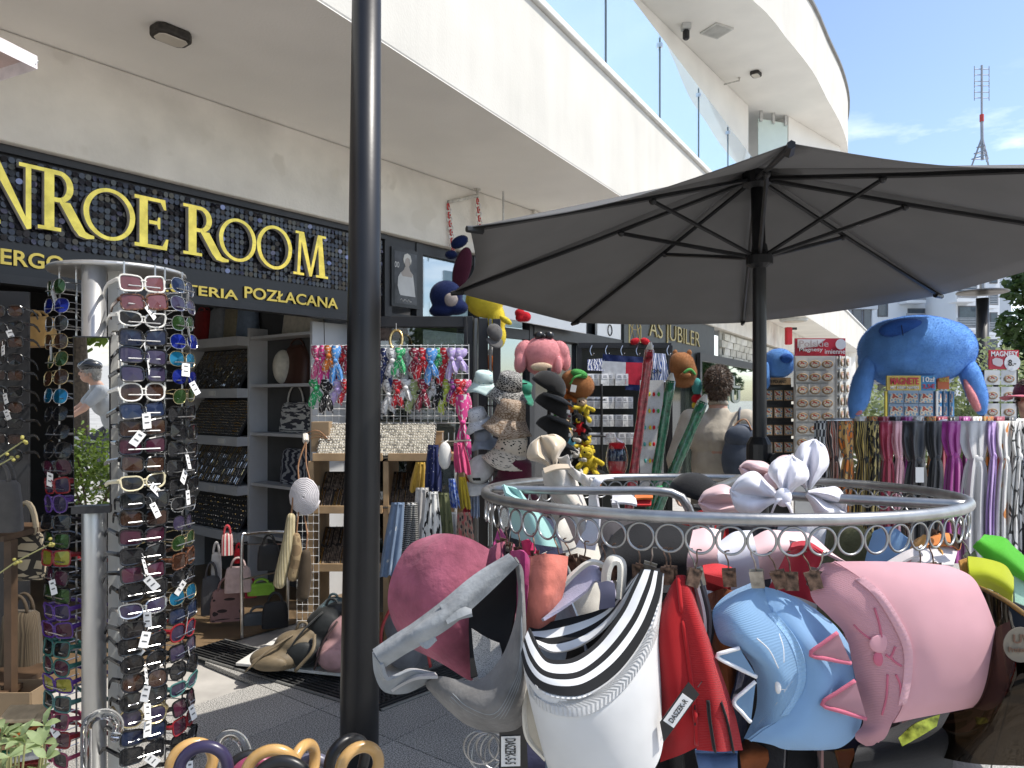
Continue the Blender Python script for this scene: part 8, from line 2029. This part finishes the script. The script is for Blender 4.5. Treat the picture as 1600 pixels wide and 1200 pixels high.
simple('baseball_cap', 'magenta cap wedged between the pink cap and the coral strap', 'cap', [('crown', a_, [([(598, 352), (612, 450), (620, 600)], 1.12), ([(645, 352), (652, 450), (650, 610)], 1.07), ([(672, 400), (676, 480), (662, 590)], 1.10)], washed('magenta', (.38, .04, .16))), ('bill', a_, [([(640, 312), (650, 360)], 1.16), ([(668, 308), (676, 372)], 1.14), ([(692, 345), (688, 395)], 1.15)], washed('hot', (.58, .03, .12)), 12, 10, .004)])
# --- grey denim cap upside down with back strap
dn = washed('grey', (.155, .15, .145)); dn2 = washed('greyl', (.25, .265, .275))
t = simple('baseball_cap', 'grey washed denim cap hanging upside down with its back strap open', 'cap', [
 ('bill', a_, [([(612, 376), (628, 520), (608, 650), (560, 770), (480, 855), (400, 860), (320, 842), (262, 868)], [1.03, 1.02, 1.02, 1.03, 1.05]), ([(628, 400), (640, 560), (632, 710), (592, 850), (520, 925), (430, 930), (345, 905), (268, 880)], [1.02, .99, .98, 1.0, 1.05]), ([(640, 430), (650, 620), (650, 790), (632, 910), (560, 990), (455, 990), (362, 955), (272, 886)], [1.03, .99, .98, 1.0, 1.06]), ([(644, 470), (653, 680), (652, 860), (642, 1022), (545, 1057), (432, 1032), (350, 968), (276, 892)], [1.05, 1.02, 1.02, 1.04, 1.08])], dn, 50, 30, .003),
 ('back_strap', a_, [([(60, 738), (145, 682), (212, 640), (325, 555), (445, 455), (590, 366)], [1.02, 1.0, 1.03]), ([(75, 768), (160, 715), (228, 674), (340, 596), (462, 496), (606, 380)], [1.0, .97, 1.01]), ([(100, 805), (180, 752), (250, 712), (362, 640), (482, 538), (624, 400)], [1.01, .985, 1.02])], dn2, 50, 14, .004, .0015),
 ('side_band', a_, [([(60, 745), (68, 830), (100, 897), (180, 905), (262, 868)], [1.02, 1.03, 1.06]), ([(92, 795), (112, 850), (142, 842), (205, 818), (300, 832)], [1.0, 1.02, 1.05])], dn2, 40, 10, .005),
 ('sweatband', a_, [([(115, 880), (150, 842), (205, 815), (300, 832)], [1.06]), ([(130, 900), (170, 875), (230, 850), (310, 845)], [1.03])], cloth('sweat', (.34, .33, .32)), 30, 8, .004),
 ('lining', a_, [([(440, 470), (530, 430), (612, 380)], 1.09), ([(432, 640), (520, 600), (618, 540)], 1.11), ([(440, 850), (530, 810), (590, 720)], 1.07)], M('lining_black', (.012, .012, .013), rough=.9)),
 ('mesh_panel', a_, [([(442, 655), (500, 690), (550, 712)], 1.06), ([(452, 760), (500, 760), (560, 745)], 1.055), ([(470, 852), (510, 835), (562, 772)], 1.045)], MP('mesh_grey', [(.20, .20, .20), (.50, .49, .47)], 'cells', 34, ratio=.12)),
 ('strap_tab', a_, [([(218, 652), (235, 700), (288, 662)], .99), ([(225, 668), (262, 735), (306, 702)], .985)], dn2, 14, 8, .004),
 ('buckle_fold', a_, [([(318, 562), (372, 560), (440, 585)], .99), ([(350, 640), (395, 618), (445, 602)], .975)], dn2, 20, 6, .005)])
bo = [q for q in t.children if q.name.startswith('bill')]
for k in range(4): stitch('stitching', bo, a_, [(636, 560 + k * 8), (640 - k * 3, 780), (620 - k * 4, 900 - k * 12), (540 - k * 2, 1035 - k * 16), (430, 1010 - k * 16), (350 + k * 6, 945 - k * 12)], .0006, dn2, t, 34)
# --- hang tags
tg = thing('price_tag', 'white printed label on black card below the grey cap', 'tag', P(800, 1195, 1.03)); Yt = 1.03
MB().prism([P(x, y, Yt) for x, y in ((780, 1140), (822, 1132), (826, 1225), (782, 1225))], (0, .0012, 0)).build('card', M('card_black', (0, 0, 0)), tg)
MB().prism([P(x, y, Yt - .002) for x, y in ((783, 1151), (813, 1150), (813, 1197), (783, 1198))], (0, .0008, 0)).build('label', card, tg)
text('lettering', 'DASZEK-5-5', P(789, 1154, Yt - .0032), (0, 0, -1), (1, 0, 0), 40 / FPX * Yt, 17 / FPX * Yt, M('ink', (0, 0, 0)), tg, .0004, .01)
# --- other caps and visors on the front
simple('baseball_cap', 'coral pink cap whose strap hangs left of the white visor', 'cap', [('strap', b_, [([(76, 376), (145, 366), (216, 374)], [1.05, 1.03, 1.05]), ([(70, 480), (140, 478), (206, 480)], [1.03, 1.01, 1.03]), ([(60, 600), (120, 588), (170, 600)], [1.03, 1.01, 1.03]), ([(28, 745), (70, 760), (120, 720)], [1.06])], washed('coral', (.52, .16, .12))), ('crown', b_, [([(60, 378), (50, 480), (30, 640)], 1.10), ([(130, 360), (140, 480), (120, 700)], 1.07)], washed('coral', (0, 0, 0)))])
simple('sun_visor', 'cream visor with a lilac grey lining behind the white striped visor', 'visor', [('brim', b_, [([(104, 628), (165, 530), (245, 440), (320, 396), (395, 450), (425, 550)], [1.04, 1.06, 1.05]), ([(125, 620), (215, 565), (290, 510), (330, 470), (375, 520), (400, 590)], [1.0, 1.02, 1.03])], cloth('lilac_lining', (.36, .34, .44))), ('edge', b_, [([(100, 632), (160, 528), (242, 434), (320, 390), (400, 446), (432, 550)], 1.035), ([(108, 634), (170, 534), (248, 444), (320, 400), (392, 452), (424, 552)], 1.03)], cloth('cream_edge', (.60, .57, .50)), 40, 4, .006), ('loop', b_, [([(362, 560), (356, 450), (375, 385), (410, 376), (440, 410), (432, 540)], 1.02), ([(382, 560), (378, 460), (390, 410), (408, 400), (420, 420), (414, 540)], 1.0)], cloth('cream_edge', (0, 0, 0)), 40, 6, .006), ('strap', b_, [([(335, 480), (370, 470), (400, 480)], .995), ([(345, 520), (372, 515), (402, 522)], .99), ([(340, 580), (370, 575), (402, 570)], .99)], M('strap_navy', (.06, .06, .10), rough=.7), 12, 10, .004)])
simple('sun_visor', 'beige visor whose pale rim shows under the white striped visor', 'visor', [('brim', b_, [([(52, 880), (48, 980), (62, 1080), (130, 1165)], 1.0), ([(85, 900), (90, 990), (110, 1080), (160, 1150)], .99), ([(140, 960), (150, 1040), (160, 1100), (190, 1160)], .985)], cloth('beige_v', (.42, .38, .31))), ('rim', b_, [([(50, 870), (46, 985), (60, 1085), (130, 1168)], .998), ([(56, 870), (54, 985), (68, 1080), (136, 1160)], .994)], cloth('cream_edge', (0, 0, 0)), 30, 4, .006)])
simple('sun_visor', 'scarlet mesh visor behind the red striped one', 'visor', [('brim', b_, [([(745, 412), (800, 405), (858, 420)], 1.08), ([(750, 450), (805, 455), (862, 452)], 1.06), ([(760, 500), (810, 510), (850, 510)], 1.08)], MP('red_mesh', [(.10, .004, .006), (.48, .02, .025)], 'voronoi', 60, ratio=.25)), ('band', b_, [([(752, 440), (840, 460)], 1.05), ([(758, 470), (842, 500)], 1.05)], rd_m, 16, 6, .004)])
rsb = washed('rust', (.23, .07, .025))
simple('baseball_cap', 'rust brown cap hanging behind the blue and red visors', 'cap', [('crown', b_, [([(770, 520), (762, 640), (760, 780), (800, 930)], 1.10), ([(830, 500), (830, 640), (840, 780), (850, 930)], 1.05), ([(890, 520), (895, 640), (900, 800), (905, 960)], 1.08)], rsb), ('bill', b_, [([(885, 1110), (930, 1090), (1000, 1095)], 1.08), ([(890, 1160), (940, 1150), (1000, 1140)], 1.05), ([(900, 1240), (950, 1230), (1010, 1220)], 1.06)], rsb)])
simple('sun_visor', 'coral red visor hanging between the hoops above the blue visor', 'visor', [('brim', d_, [([(318, 392), (280, 470), (232, 560)], 1.10), ([(360, 388), (340, 470), (330, 580)], 1.06), ([(425, 420), (420, 500), (410, 610)], 1.05)], MK('knit_coral', (.58, .05, .07), 50)), ('band', d_, [([(318, 392), (370, 386), (428, 420)], 1.06), ([(312, 410), (368, 404), (430, 440)], 1.05)], MK('knit_coral', (0, 0, 0)), 20, 6, .005)])
simple('sun_visor', 'denim blue visor low between the red and blue visors', 'visor', [('brim', b_, [([(715, 1130), (780, 1140), (880, 1130)], 1.04), ([(725, 1180), (790, 1190), (880, 1180)], 1.02), ([(740, 1260), (800, 1270), (880, 1260)], 1.03)], washed('blue_d', (.10, .16, .30))), ('band', b_, [([(715, 1128), (880, 1128)], 1.03), ([(716, 1142), (880, 1142)], 1.028)], washed('blue_d', (0, 0, 0)), 10, 4, .004)])
simple('baseball_cap', 'dark navy cap low behind the white visor', 'cap', [('crown', b_, [([(-40, 1120), (20, 1100), (120, 1110)], 1.12), ([(-50, 1200), (20, 1190), (130, 1200)], 1.08), ([(-40, 1300), (20, 1300), (120, 1300)], 1.1)], washed('navy', (.02, .022, .05))), ('bill', b_, [([(-60, 1250), (120, 1250)], 1.06), ([(-70, 1330), (130, 1330)], 1.0)], washed('navy', (0, 0, 0)), 14, 6, .004)])
# right side
simple('sun_visor', 'neon green visor at the right end of the rack', 'visor', [('brim', d_, [([(1010, 362), (1080, 372), (1110, 400), (1165, 450)], 1.12), ([(990, 380), (1040, 410), (1090, 440), (1160, 500)], 1.09), ([(970, 400), (1020, 450), (1070, 480), (1150, 520)], 1.10)], MK('knit_green', (.10, .52, .03), 50)), ('side', d_, [([(1098, 400), (1140, 440), (1180, 490)], 1.13), ([(1080, 450), (1130, 500), (1180, 545)], 1.11)], MK('knit_green', (0, 0, 0)), 16, 8, .004), ('mint', d_, [([(1112, 500), (1160, 520)], 1.12), ([(1118, 600), (1165, 620)], 1.11)], cloth('mint', (.30, .48, .38)), 10, 8, .004)])
simple('sun_visor', 'neon yellow visor in front of the green one', 'visor', [('brim', d_, [([(950, 440), (1010, 448), (1080, 470), (1112, 515)], 1.07), ([(955, 500), (1010, 500), (1070, 525), (1113, 560)], 1.04), ([(962, 550), (1010, 545), (1070, 570), (1112, 606)], 1.06)], MK('knit_yellow', (.50, .55, .02), 50)), ('band', d_, [([(918, 452), (950, 442)], 1.075), ([(935, 520), (962, 548)], 1.065)], cloth('peach', (.58, .30, .08)), 10, 8, .004)])
simple('sun_visor', 'orange and white visor hanging inside the right side of the hoops', 'visor', [('brim', d_, [([(800, 380), (850, 356), (900, 362), (925, 392)], 1.35), ([(802, 402), (850, 398), (900, 400), (920, 415)], 1.32)], cloth('or_v', (.58, .20, .05))), ('lower', d_, [([(770, 405), (840, 400), (915, 412)], 1.33), ([(740, 470), (830, 470), (900, 470)], 1.28)], cloth('wh_v', (.60, .56, .55)))])
simple('sun_visor', 'white and pink visor loop hanging inside the hoops beside the orange one', 'visor', [('loop', d_, [([(660, 460), (720, 425), (770, 405)], 1.3), ([(700, 470), (745, 445), (790, 432)], 1.27)], cloth('wh_v', (0, 0, 0))), ('lining', d_, [([(700, 462), (760, 430)], 1.31), ([(730, 470), (790, 462)], 1.3)], cloth('pk_v', (.52, .30, .30)), 10, 6, .003)])
smoke = glass_mat('smoke_plastic', (.42, .38, .33), .05, rough=.03, tr=(.14, .11, .08), fr=.3)
t = simple('sun_visor', 'large smoky transparent plastic visor at the lower right', 'visor', [('shield', d_, [([(990, 545), (1080, 590), (1180, 660)], [1.02, .96, .92]), ([(960, 760), (1070, 780), (1190, 800)], [.99, .92, .88]), ([(900, 980), (1040, 1010), (1190, 1000)], [1.0, .92, .88]), ([(800, 1150), (960, 1180), (1160, 1190)], [1.04, .97, .93])], smoke, 40, 34, .003)])
stitch('amber_rim', [t.children[0]], d_, [(992, 548), (1080, 592), (1170, 655)], .0035, M('amber', (.30, .18, .05), rough=.2, trans=.3), t, 20)
q = surf([t.children[0]], *d_(1142, 755, 1)[:2], .003); stk = MB().lathe([(.020, 0), (.020, .0008)], q, 24, m=Matrix.Rotation(R(90), 3, 'X')).build('sticker', M('sticker_cream', (.15, .13, .10)), t)
text('lettering', 'UV', q + Vector((-.010, -.002, .002)), (1, 0, 0), UP, .020, .010, M('ink_brown', (.10, .05, .03)), stk, .0006, .02); text('lettering', 'Protection', q + Vector((-.015, -.002, -.008)), (1, 0, 0), UP, .030, .006, M('ink_brown', (0, 0, 0)), stk, .0006, .01)
t = simple('baseball_cap', 'black cap with a yellow reflective patch under the pink cat visor', 'cap', [('crown', d_, [([(560, 1120), (680, 1060), (780, 1020), (900, 990)], 1.06), ([(540, 1180), (660, 1150), (790, 1120), (905, 1080)], 1.0), ([(530, 1280), (660, 1270), (780, 1260), (890, 1220)], 1.03)], cloth('blk_cap', (.012, .012, .013))), ('reflective_patch', d_, [([(700, 1092), (760, 1040), (850, 1006)], .985), ([(715, 1122), (780, 1085), (838, 1050)], .98)], M('reflect_yellow', (.62, .62, .08), rough=.25, metal=.5, var=.5, vscale=90), 16, 8, .003)])
simple('sun_visor', 'amber transparent visor low between the blue and black items', 'visor', [('shield', d_, [([(470, 1138), (540, 1130)], 1.04), ([(490, 1210), (550, 1200)], 1.02)], glass_mat('amber_plastic', (1, .95, .6), .1, tr=(.62, .50, .10)), 10, 8, .003), ('band', d_, [([(300, 1135), (400, 1140), (480, 1138)], 1.06), ([(290, 1250), (400, 1250), (490, 1240)], 1.05)], cloth('blk_cap', (0, 0, 0)), 20, 10, .004)])
# --- things inside the ring
sat_b = satin('beige', (.52, .42, .30), .35); sat_w = satin('white', (.72, .71, .76), .42); sat_p = satin('blush', (.68, .46, .46), .45); linen_w = cloth('offwhite', (.58, .54, .49))
t = simple('bunny_ear_headband', 'beige satin headband with one upright ear at the left inside the ring', 'headband', [
 ('wrap', e_, [([(110, 1020), (130, 1120), (180, 1200), (260, 1330), (330, 1500)], 1.5), ([(200, 990), (230, 1090), (270, 1180), (330, 1300), (400, 1480)], 1.45), ([(290, 1010), (330, 1100), (360, 1180), (400, 1290), (450, 1450)], 1.5)], linen_w, 30, 18, .004, .006),
 ('fold', e_, [([(205, 940), (240, 1000), (330, 1060)], 1.49), ([(270, 930), (300, 1010), (420, 1080)], 1.46), ([(250, 1010), (330, 1080), (420, 1150)], 1.47)], linen_w, 20, 14, .004, .005), ('band', e_, [([(115, 1010), (190, 985), (270, 985)], 1.44), ([(125, 1040), (200, 1015), (285, 1010)], 1.43)], sat_b, 20, 6, .004)])
simple('sun_visor', 'white strap looped over the inner bar of the ring', 'visor', [('strap', e_, [([(405, 1190), (415, 1110), (440, 1068), (500, 1056), (552, 1062)], [1.46, 1.44, 1.5]), ([(450, 1200), (460, 1130), (480, 1090), (510, 1078), (548, 1072)], [1.44, 1.43, 1.5])], cloth('wht_strap', (.62, .62, .66)), 34, 8, .005), ('tail', e_, [([(405, 1190), (400, 1300), (370, 1400), (320, 1500)], 1.46), ([(455, 1195), (470, 1310), (460, 1420), (440, 1520)], 1.44)], cloth('wht_strap', (0, 0, 0)), 30, 10, .005)])
simple('sun_visor', 'crumpled white visor inside the ring beside the white strap', 'visor', [('brim', e_, [([(550, 1175), (600, 1160), (650, 1170), (690, 1200)], 1.62), ([(545, 1230), (600, 1225), (660, 1230), (700, 1240)], 1.58)], cloth('wht_v2', (.6, .6, .62)), 20, 10, .005), ('strap', e_, [([(540, 1200), (560, 1300)], 1.6), ([(580, 1210), (600, 1300)], 1.58)], cloth('wht_v2', (0, 0, 0)), 10, 6, .004)])
simple('headscarf', 'turquoise cloth hanging inside the left of the ring', 'scarf', [('cloth', a_, [([(562, 95), (590, 180), (600, 300)], 1.44), ([(620, 110), (670, 210), (720, 330)], 1.40), ([(650, 150), (740, 240), (790, 340)], 1.44)], satin('turq', (.30, .52, .48), .5), 24, 16, .004), ('roll', a_, [([(564, 95), (600, 120), (650, 150)], 1.42), ([(575, 130), (610, 150), (655, 170)], 1.39)], satin('turq', (0, 0, 0)), 16, 6, .006)])
bcap('black cap resting inside the far side of the ring', 1085, 775, 1.68, 74, capb, (.2, .1, .8), None)
simple('baseball_cap', 'black cap hanging inside the hoops behind the white visor', 'cap', [('crown', b_, [([(340, 400), (390, 300), (470, 245), (600, 240), (700, 260)], 1.3), ([(340, 440), (420, 400), (520, 380), (620, 380), (700, 380)], 1.24), ([(350, 520), (430, 500), (530, 490), (620, 490), (700, 480)], 1.26)], cloth('blk_cap', (0, 0, 0)), 30, 18, .004), ('bill', b_, [([(520, 420), (640, 430)], 1.2), ([(540, 520), (660, 520)], 1.14)], cloth('blk_cap', (0, 0, 0)), 12, 8, .004)])
simple('sun_visor', 'flame orange visor on the far side inside the ring', 'visor', [('brim', e_, [([(690, 1175), (740, 1160), (800, 1165)], 1.66), ([(685, 1200), (740, 1196), (800, 1196)], 1.62)], cloth('fl_or', (.62, .16, .03)), 14, 8, .004), ('tail', e_, [([(700, 1195), (790, 1195)], 1.64), ([(700, 1240), (790, 1240)], 1.62)], cloth('fl_rd', (.5, .03, .03)), 10, 6, .004)])
simple('sun_visor', 'bright green visor on the far side inside the ring', 'visor', [('brim', e_, [([(720, 1170), (740, 1130), (770, 1128)], 1.72), ([(735, 1180), (755, 1165), (780, 1165)], 1.7)], cloth('fl_gr', (.04, .42, .12)), 12, 8, .004), ('strap', e_, [([(770, 1130), (860, 1120)], 1.72), ([(775, 1150), (860, 1140)], 1.7)], cloth('fl_gr', (0, 0, 0)), 8, 4, .004)])
# bows
def lobe(f, tip, root, side, Y, m_, par, w_=.5, bulge=.04, nm='bow_loop'):
 tx, ty = tip; rx, ry = root; nx, ny = -(ty - ry), (tx - rx); rows = []
 for v, k in ((0, .10), (.25, .45), (.55, w_ * 1.15), (.85, w_ * .8), (1, .04)):
  cx, cy = rx + (tx - rx) * v, ry + (ty - ry) * v; b = bulge * math.sin(PI * min(1, v * 1.05))
  rows.append([f(cx + nx * k * w2, cy + ny * k * w2, Y - b * bb) for w2, bb in ((-.5, -.2), (-.38, .5), (-.22, .75), (-.06, .12), (.04, .3), (.2, .85), (.38, .5), (.5, -.2))])
 loft(nm, rows, m_, par, 30, 24, .003, wob=.003, wf=14, seed=int(tx))
pxf = lambda x, y, Y: (x, y, Y)
lobe(pxf, (845, 681), (866, 732), 1, 1.50, sat_b, [o for o in bpy.data.objects if str(o.get('label', '')).startswith('beige satin headband')][0], 1.0, .03, 'ear')
t = thing('bow_headband', 'white satin bow headband sitting on the ring', 'headband', P(1225, 790, 1.3))
lobe(pxf, (1141, 768), (1218, 778), 1, 1.24, sat_w, t, .78); lobe(pxf, (1236, 712), (1226, 776), 1, 1.22, sat_w, t, .85); lobe(pxf, (1272, 686), (1262, 762), 1, 1.30, sat_w, t, .60); lobe(pxf, (1320, 800), (1262, 770), 1, 1.27, sat_w, t, .75)
MB().ell(P(1224, 777, 1.20), (.014, .012, .016), None, 12, 8).build('bow_knot', sat_w, t, smooth=True)
for k, (x, y) in enumerate(((1205, 800), (1240, 806))): MB().tube(cr([P(1224, 778, 1.21), P((1224 + x) / 2, y - 18, 1.19), P(x, y + 4, 1.22)], 12), .006, 6, flat=.3).build('ribbon_tail', sat_w, t, smooth=True)
L2('lace_band', d_, [([(60, 385), (110, 350), (170, 345)], 1.14), ([(50, 450), (120, 440), (190, 420)], 1.12), ([(100, 560), (150, 540), (205, 520)], 1.14)], sat_w, t, 20, 16, .004)
t = thing('bow_headband', 'blush pink satin bow headband behind the white bow', 'headband', P(1180, 790, 1.36))
lobe(pxf, (1156, 730), (1215, 748), 1, 1.40, sat_p, t, .5); lobe(pxf, (1252, 722), (1200, 752), 1, 1.36, sat_p, t, .7); lobe(pxf, (1092, 785), (1170, 785), 1, 1.34, sat_p, t, .6)
MB().ell(P(1205, 752, 1.36), (.016, .014, .018), None, 12, 8).build('bow_knot', sat_p, t, smooth=True)
L2('hanging_band', d_, [([(-40, 345), (10, 335), (60, 345)], 1.2), ([(-60, 440), (0, 440), (60, 440)], 1.17), ([(-60, 520), (0, 530), (70, 540)], 1.2)], sat_p, t, 24, 16, .004)
simple('headscarf', 'pale pink satin scarf hanging inside the hoops under the bows', 'scarf', [('cloth', d_, [([(180, 370), (230, 345), (300, 350)], 1.16), ([(190, 430), (240, 420), (310, 410)], 1.13), ([(200, 520), (250, 510), (300, 480)], 1.16)], sat_p, 24, 16, .004), ('edge', d_, [([(300, 350), (380, 360), (470, 440)], 1.18), ([(300, 380), (380, 400), (530, 470)], 1.16)], sat_p, 20, 8, .004)])
# --- spare hangers and rings under the rack
for k in range(7):
 q = P(752 + 6 * k, 1168 + 6 * (k % 3), 1.25 + .03 * k); t = thing('wire_ring', 'loose wire ring hanging below the left of the rack', 'ring', q, 0, 'wire rings below the rack')
 MB().tube([q + Vector((.03 * math.cos(2 * PI * i / 20 + k), .012 * math.sin(2 * PI * i / 20 + k) * (k % 3 - 1), .034 * math.sin(2 * PI * i / 20 + k))) for i in range(20)], .0015, 5, closed=True).build('wire', chrome, t); MB().tube([q + UP * .034, q + UP * .06], .001, 4).build('hook', chrome, t)
for k, (px, py, m_, n_) in enumerate(((1240, 1215, washed('dkgrey', (.05, .05, .055)), 'dark grey'), (1330, 1225, washed('olive', (.10, .10, .05)), 'olive'), (1120, 1235, washed('sand', (.10, .075, .05)), 'dark brown'), (880, 1240, washed('steel', (.16, .20, .26)), 'steel blue'), (1450, 1230, washed('char', (.03, .03, .035)), 'charcoal'))):
 bcap(n_ + ' cap on the lower tier of the round rack', px, py, 1.32, 170, m_, (.6, .1 * k, .4 * k), 'caps on the lower tier')
# --- visors and caps hanging along the far and inner side of the ring
def hangv(th, m_, label, w_=.17, h_=.24, dr=-.02, drop=0.0):
 top = rp(th, dr, -.075 - drop); tg_ = Vector((-math.sin(th), math.cos(th), 0)); out = Vector((math.cos(th), math.sin(th), 0)); rd = random.Random(int(th * 1000))
 t = thing('sun_visor', label, 'visor', top - UP * h_, 0, 'visors along the inner side of the ring'); sw = rd.uniform(-.3, .3)
 def rw(z, hw, b): return [top + tg_ * (hw * u + sw * z * .3) - UP * (z + .02 * abs(u)) - out * (b * (1 - u * u)) for u in (-1, -.6, -.2, .2, .6, 1)]
 loft('headband', [rw(0, w_ * .30, .0), rw(.03, w_ * .42, .02), rw(.07, w_ * .48, .035)], m_, t, 20, 8, .003, px=False, wob=.003, seed=rd.randint(0, 99))
 loft('brim', [rw(.07, w_ * .48, .035), rw(.13, w_ * .55, .06), rw(h_ * .85, w_ * .52, .075), rw(h_, w_ * .36, .07)], m_, t, 24, 14, .003, px=False)
HV = [(158, 'black', cloth('blk_cap', (0, 0, 0))), (140, 'navy', washed('navy', (0, 0, 0))), (124, 'cream', cloth('cream_edge', (0, 0, 0))), (108, 'dark grey', cloth('grey_dk', (0, 0, 0))), (92, 'black mesh', M('lining_black', (0, 0, 0))), (76, 'scarlet', MATS['knit_red']), (60, 'charcoal', washed('char', (0, 0, 0))), (44, 'white', cloth('wht_v2', (0, 0, 0))), (28, 'olive', washed('olive', (0, 0, 0))), (12, 'pale blue', MATS['knit_blue']), (-4, 'peach', cloth('peach', (0, 0, 0))), (172, 'plum', washed('magenta', (0, 0, 0)))]
for dg, n_, m_ in HV: hangv(R(dg), m_, n_ + ' visor hanging on the inner side of the ring behind the front row')
for k, (dg, n_, m_) in enumerate(((-150, 'steel blue', washed('steel', (0, 0, 0))), (-128, 'black', cloth('blk_cap', (0, 0, 0))), (-105, 'charcoal', washed('char', (0, 0, 0))), (-85, 'dark navy', washed('navy', (0, 0, 0))), (-62, 'black patterned', MATS['dkpat']), (-40, 'dark grey', cloth('grey_dk', (0, 0, 0))), (-20, 'plain black', M('lining_black', (0, 0, 0))))):
 hangv(R(dg), m_, n_ + ' visor hanging in the second layer behind the front row', .19, .27, -.07, .06 + .02 * (k % 2))
bpy.data.scenes.remove(TMPS)
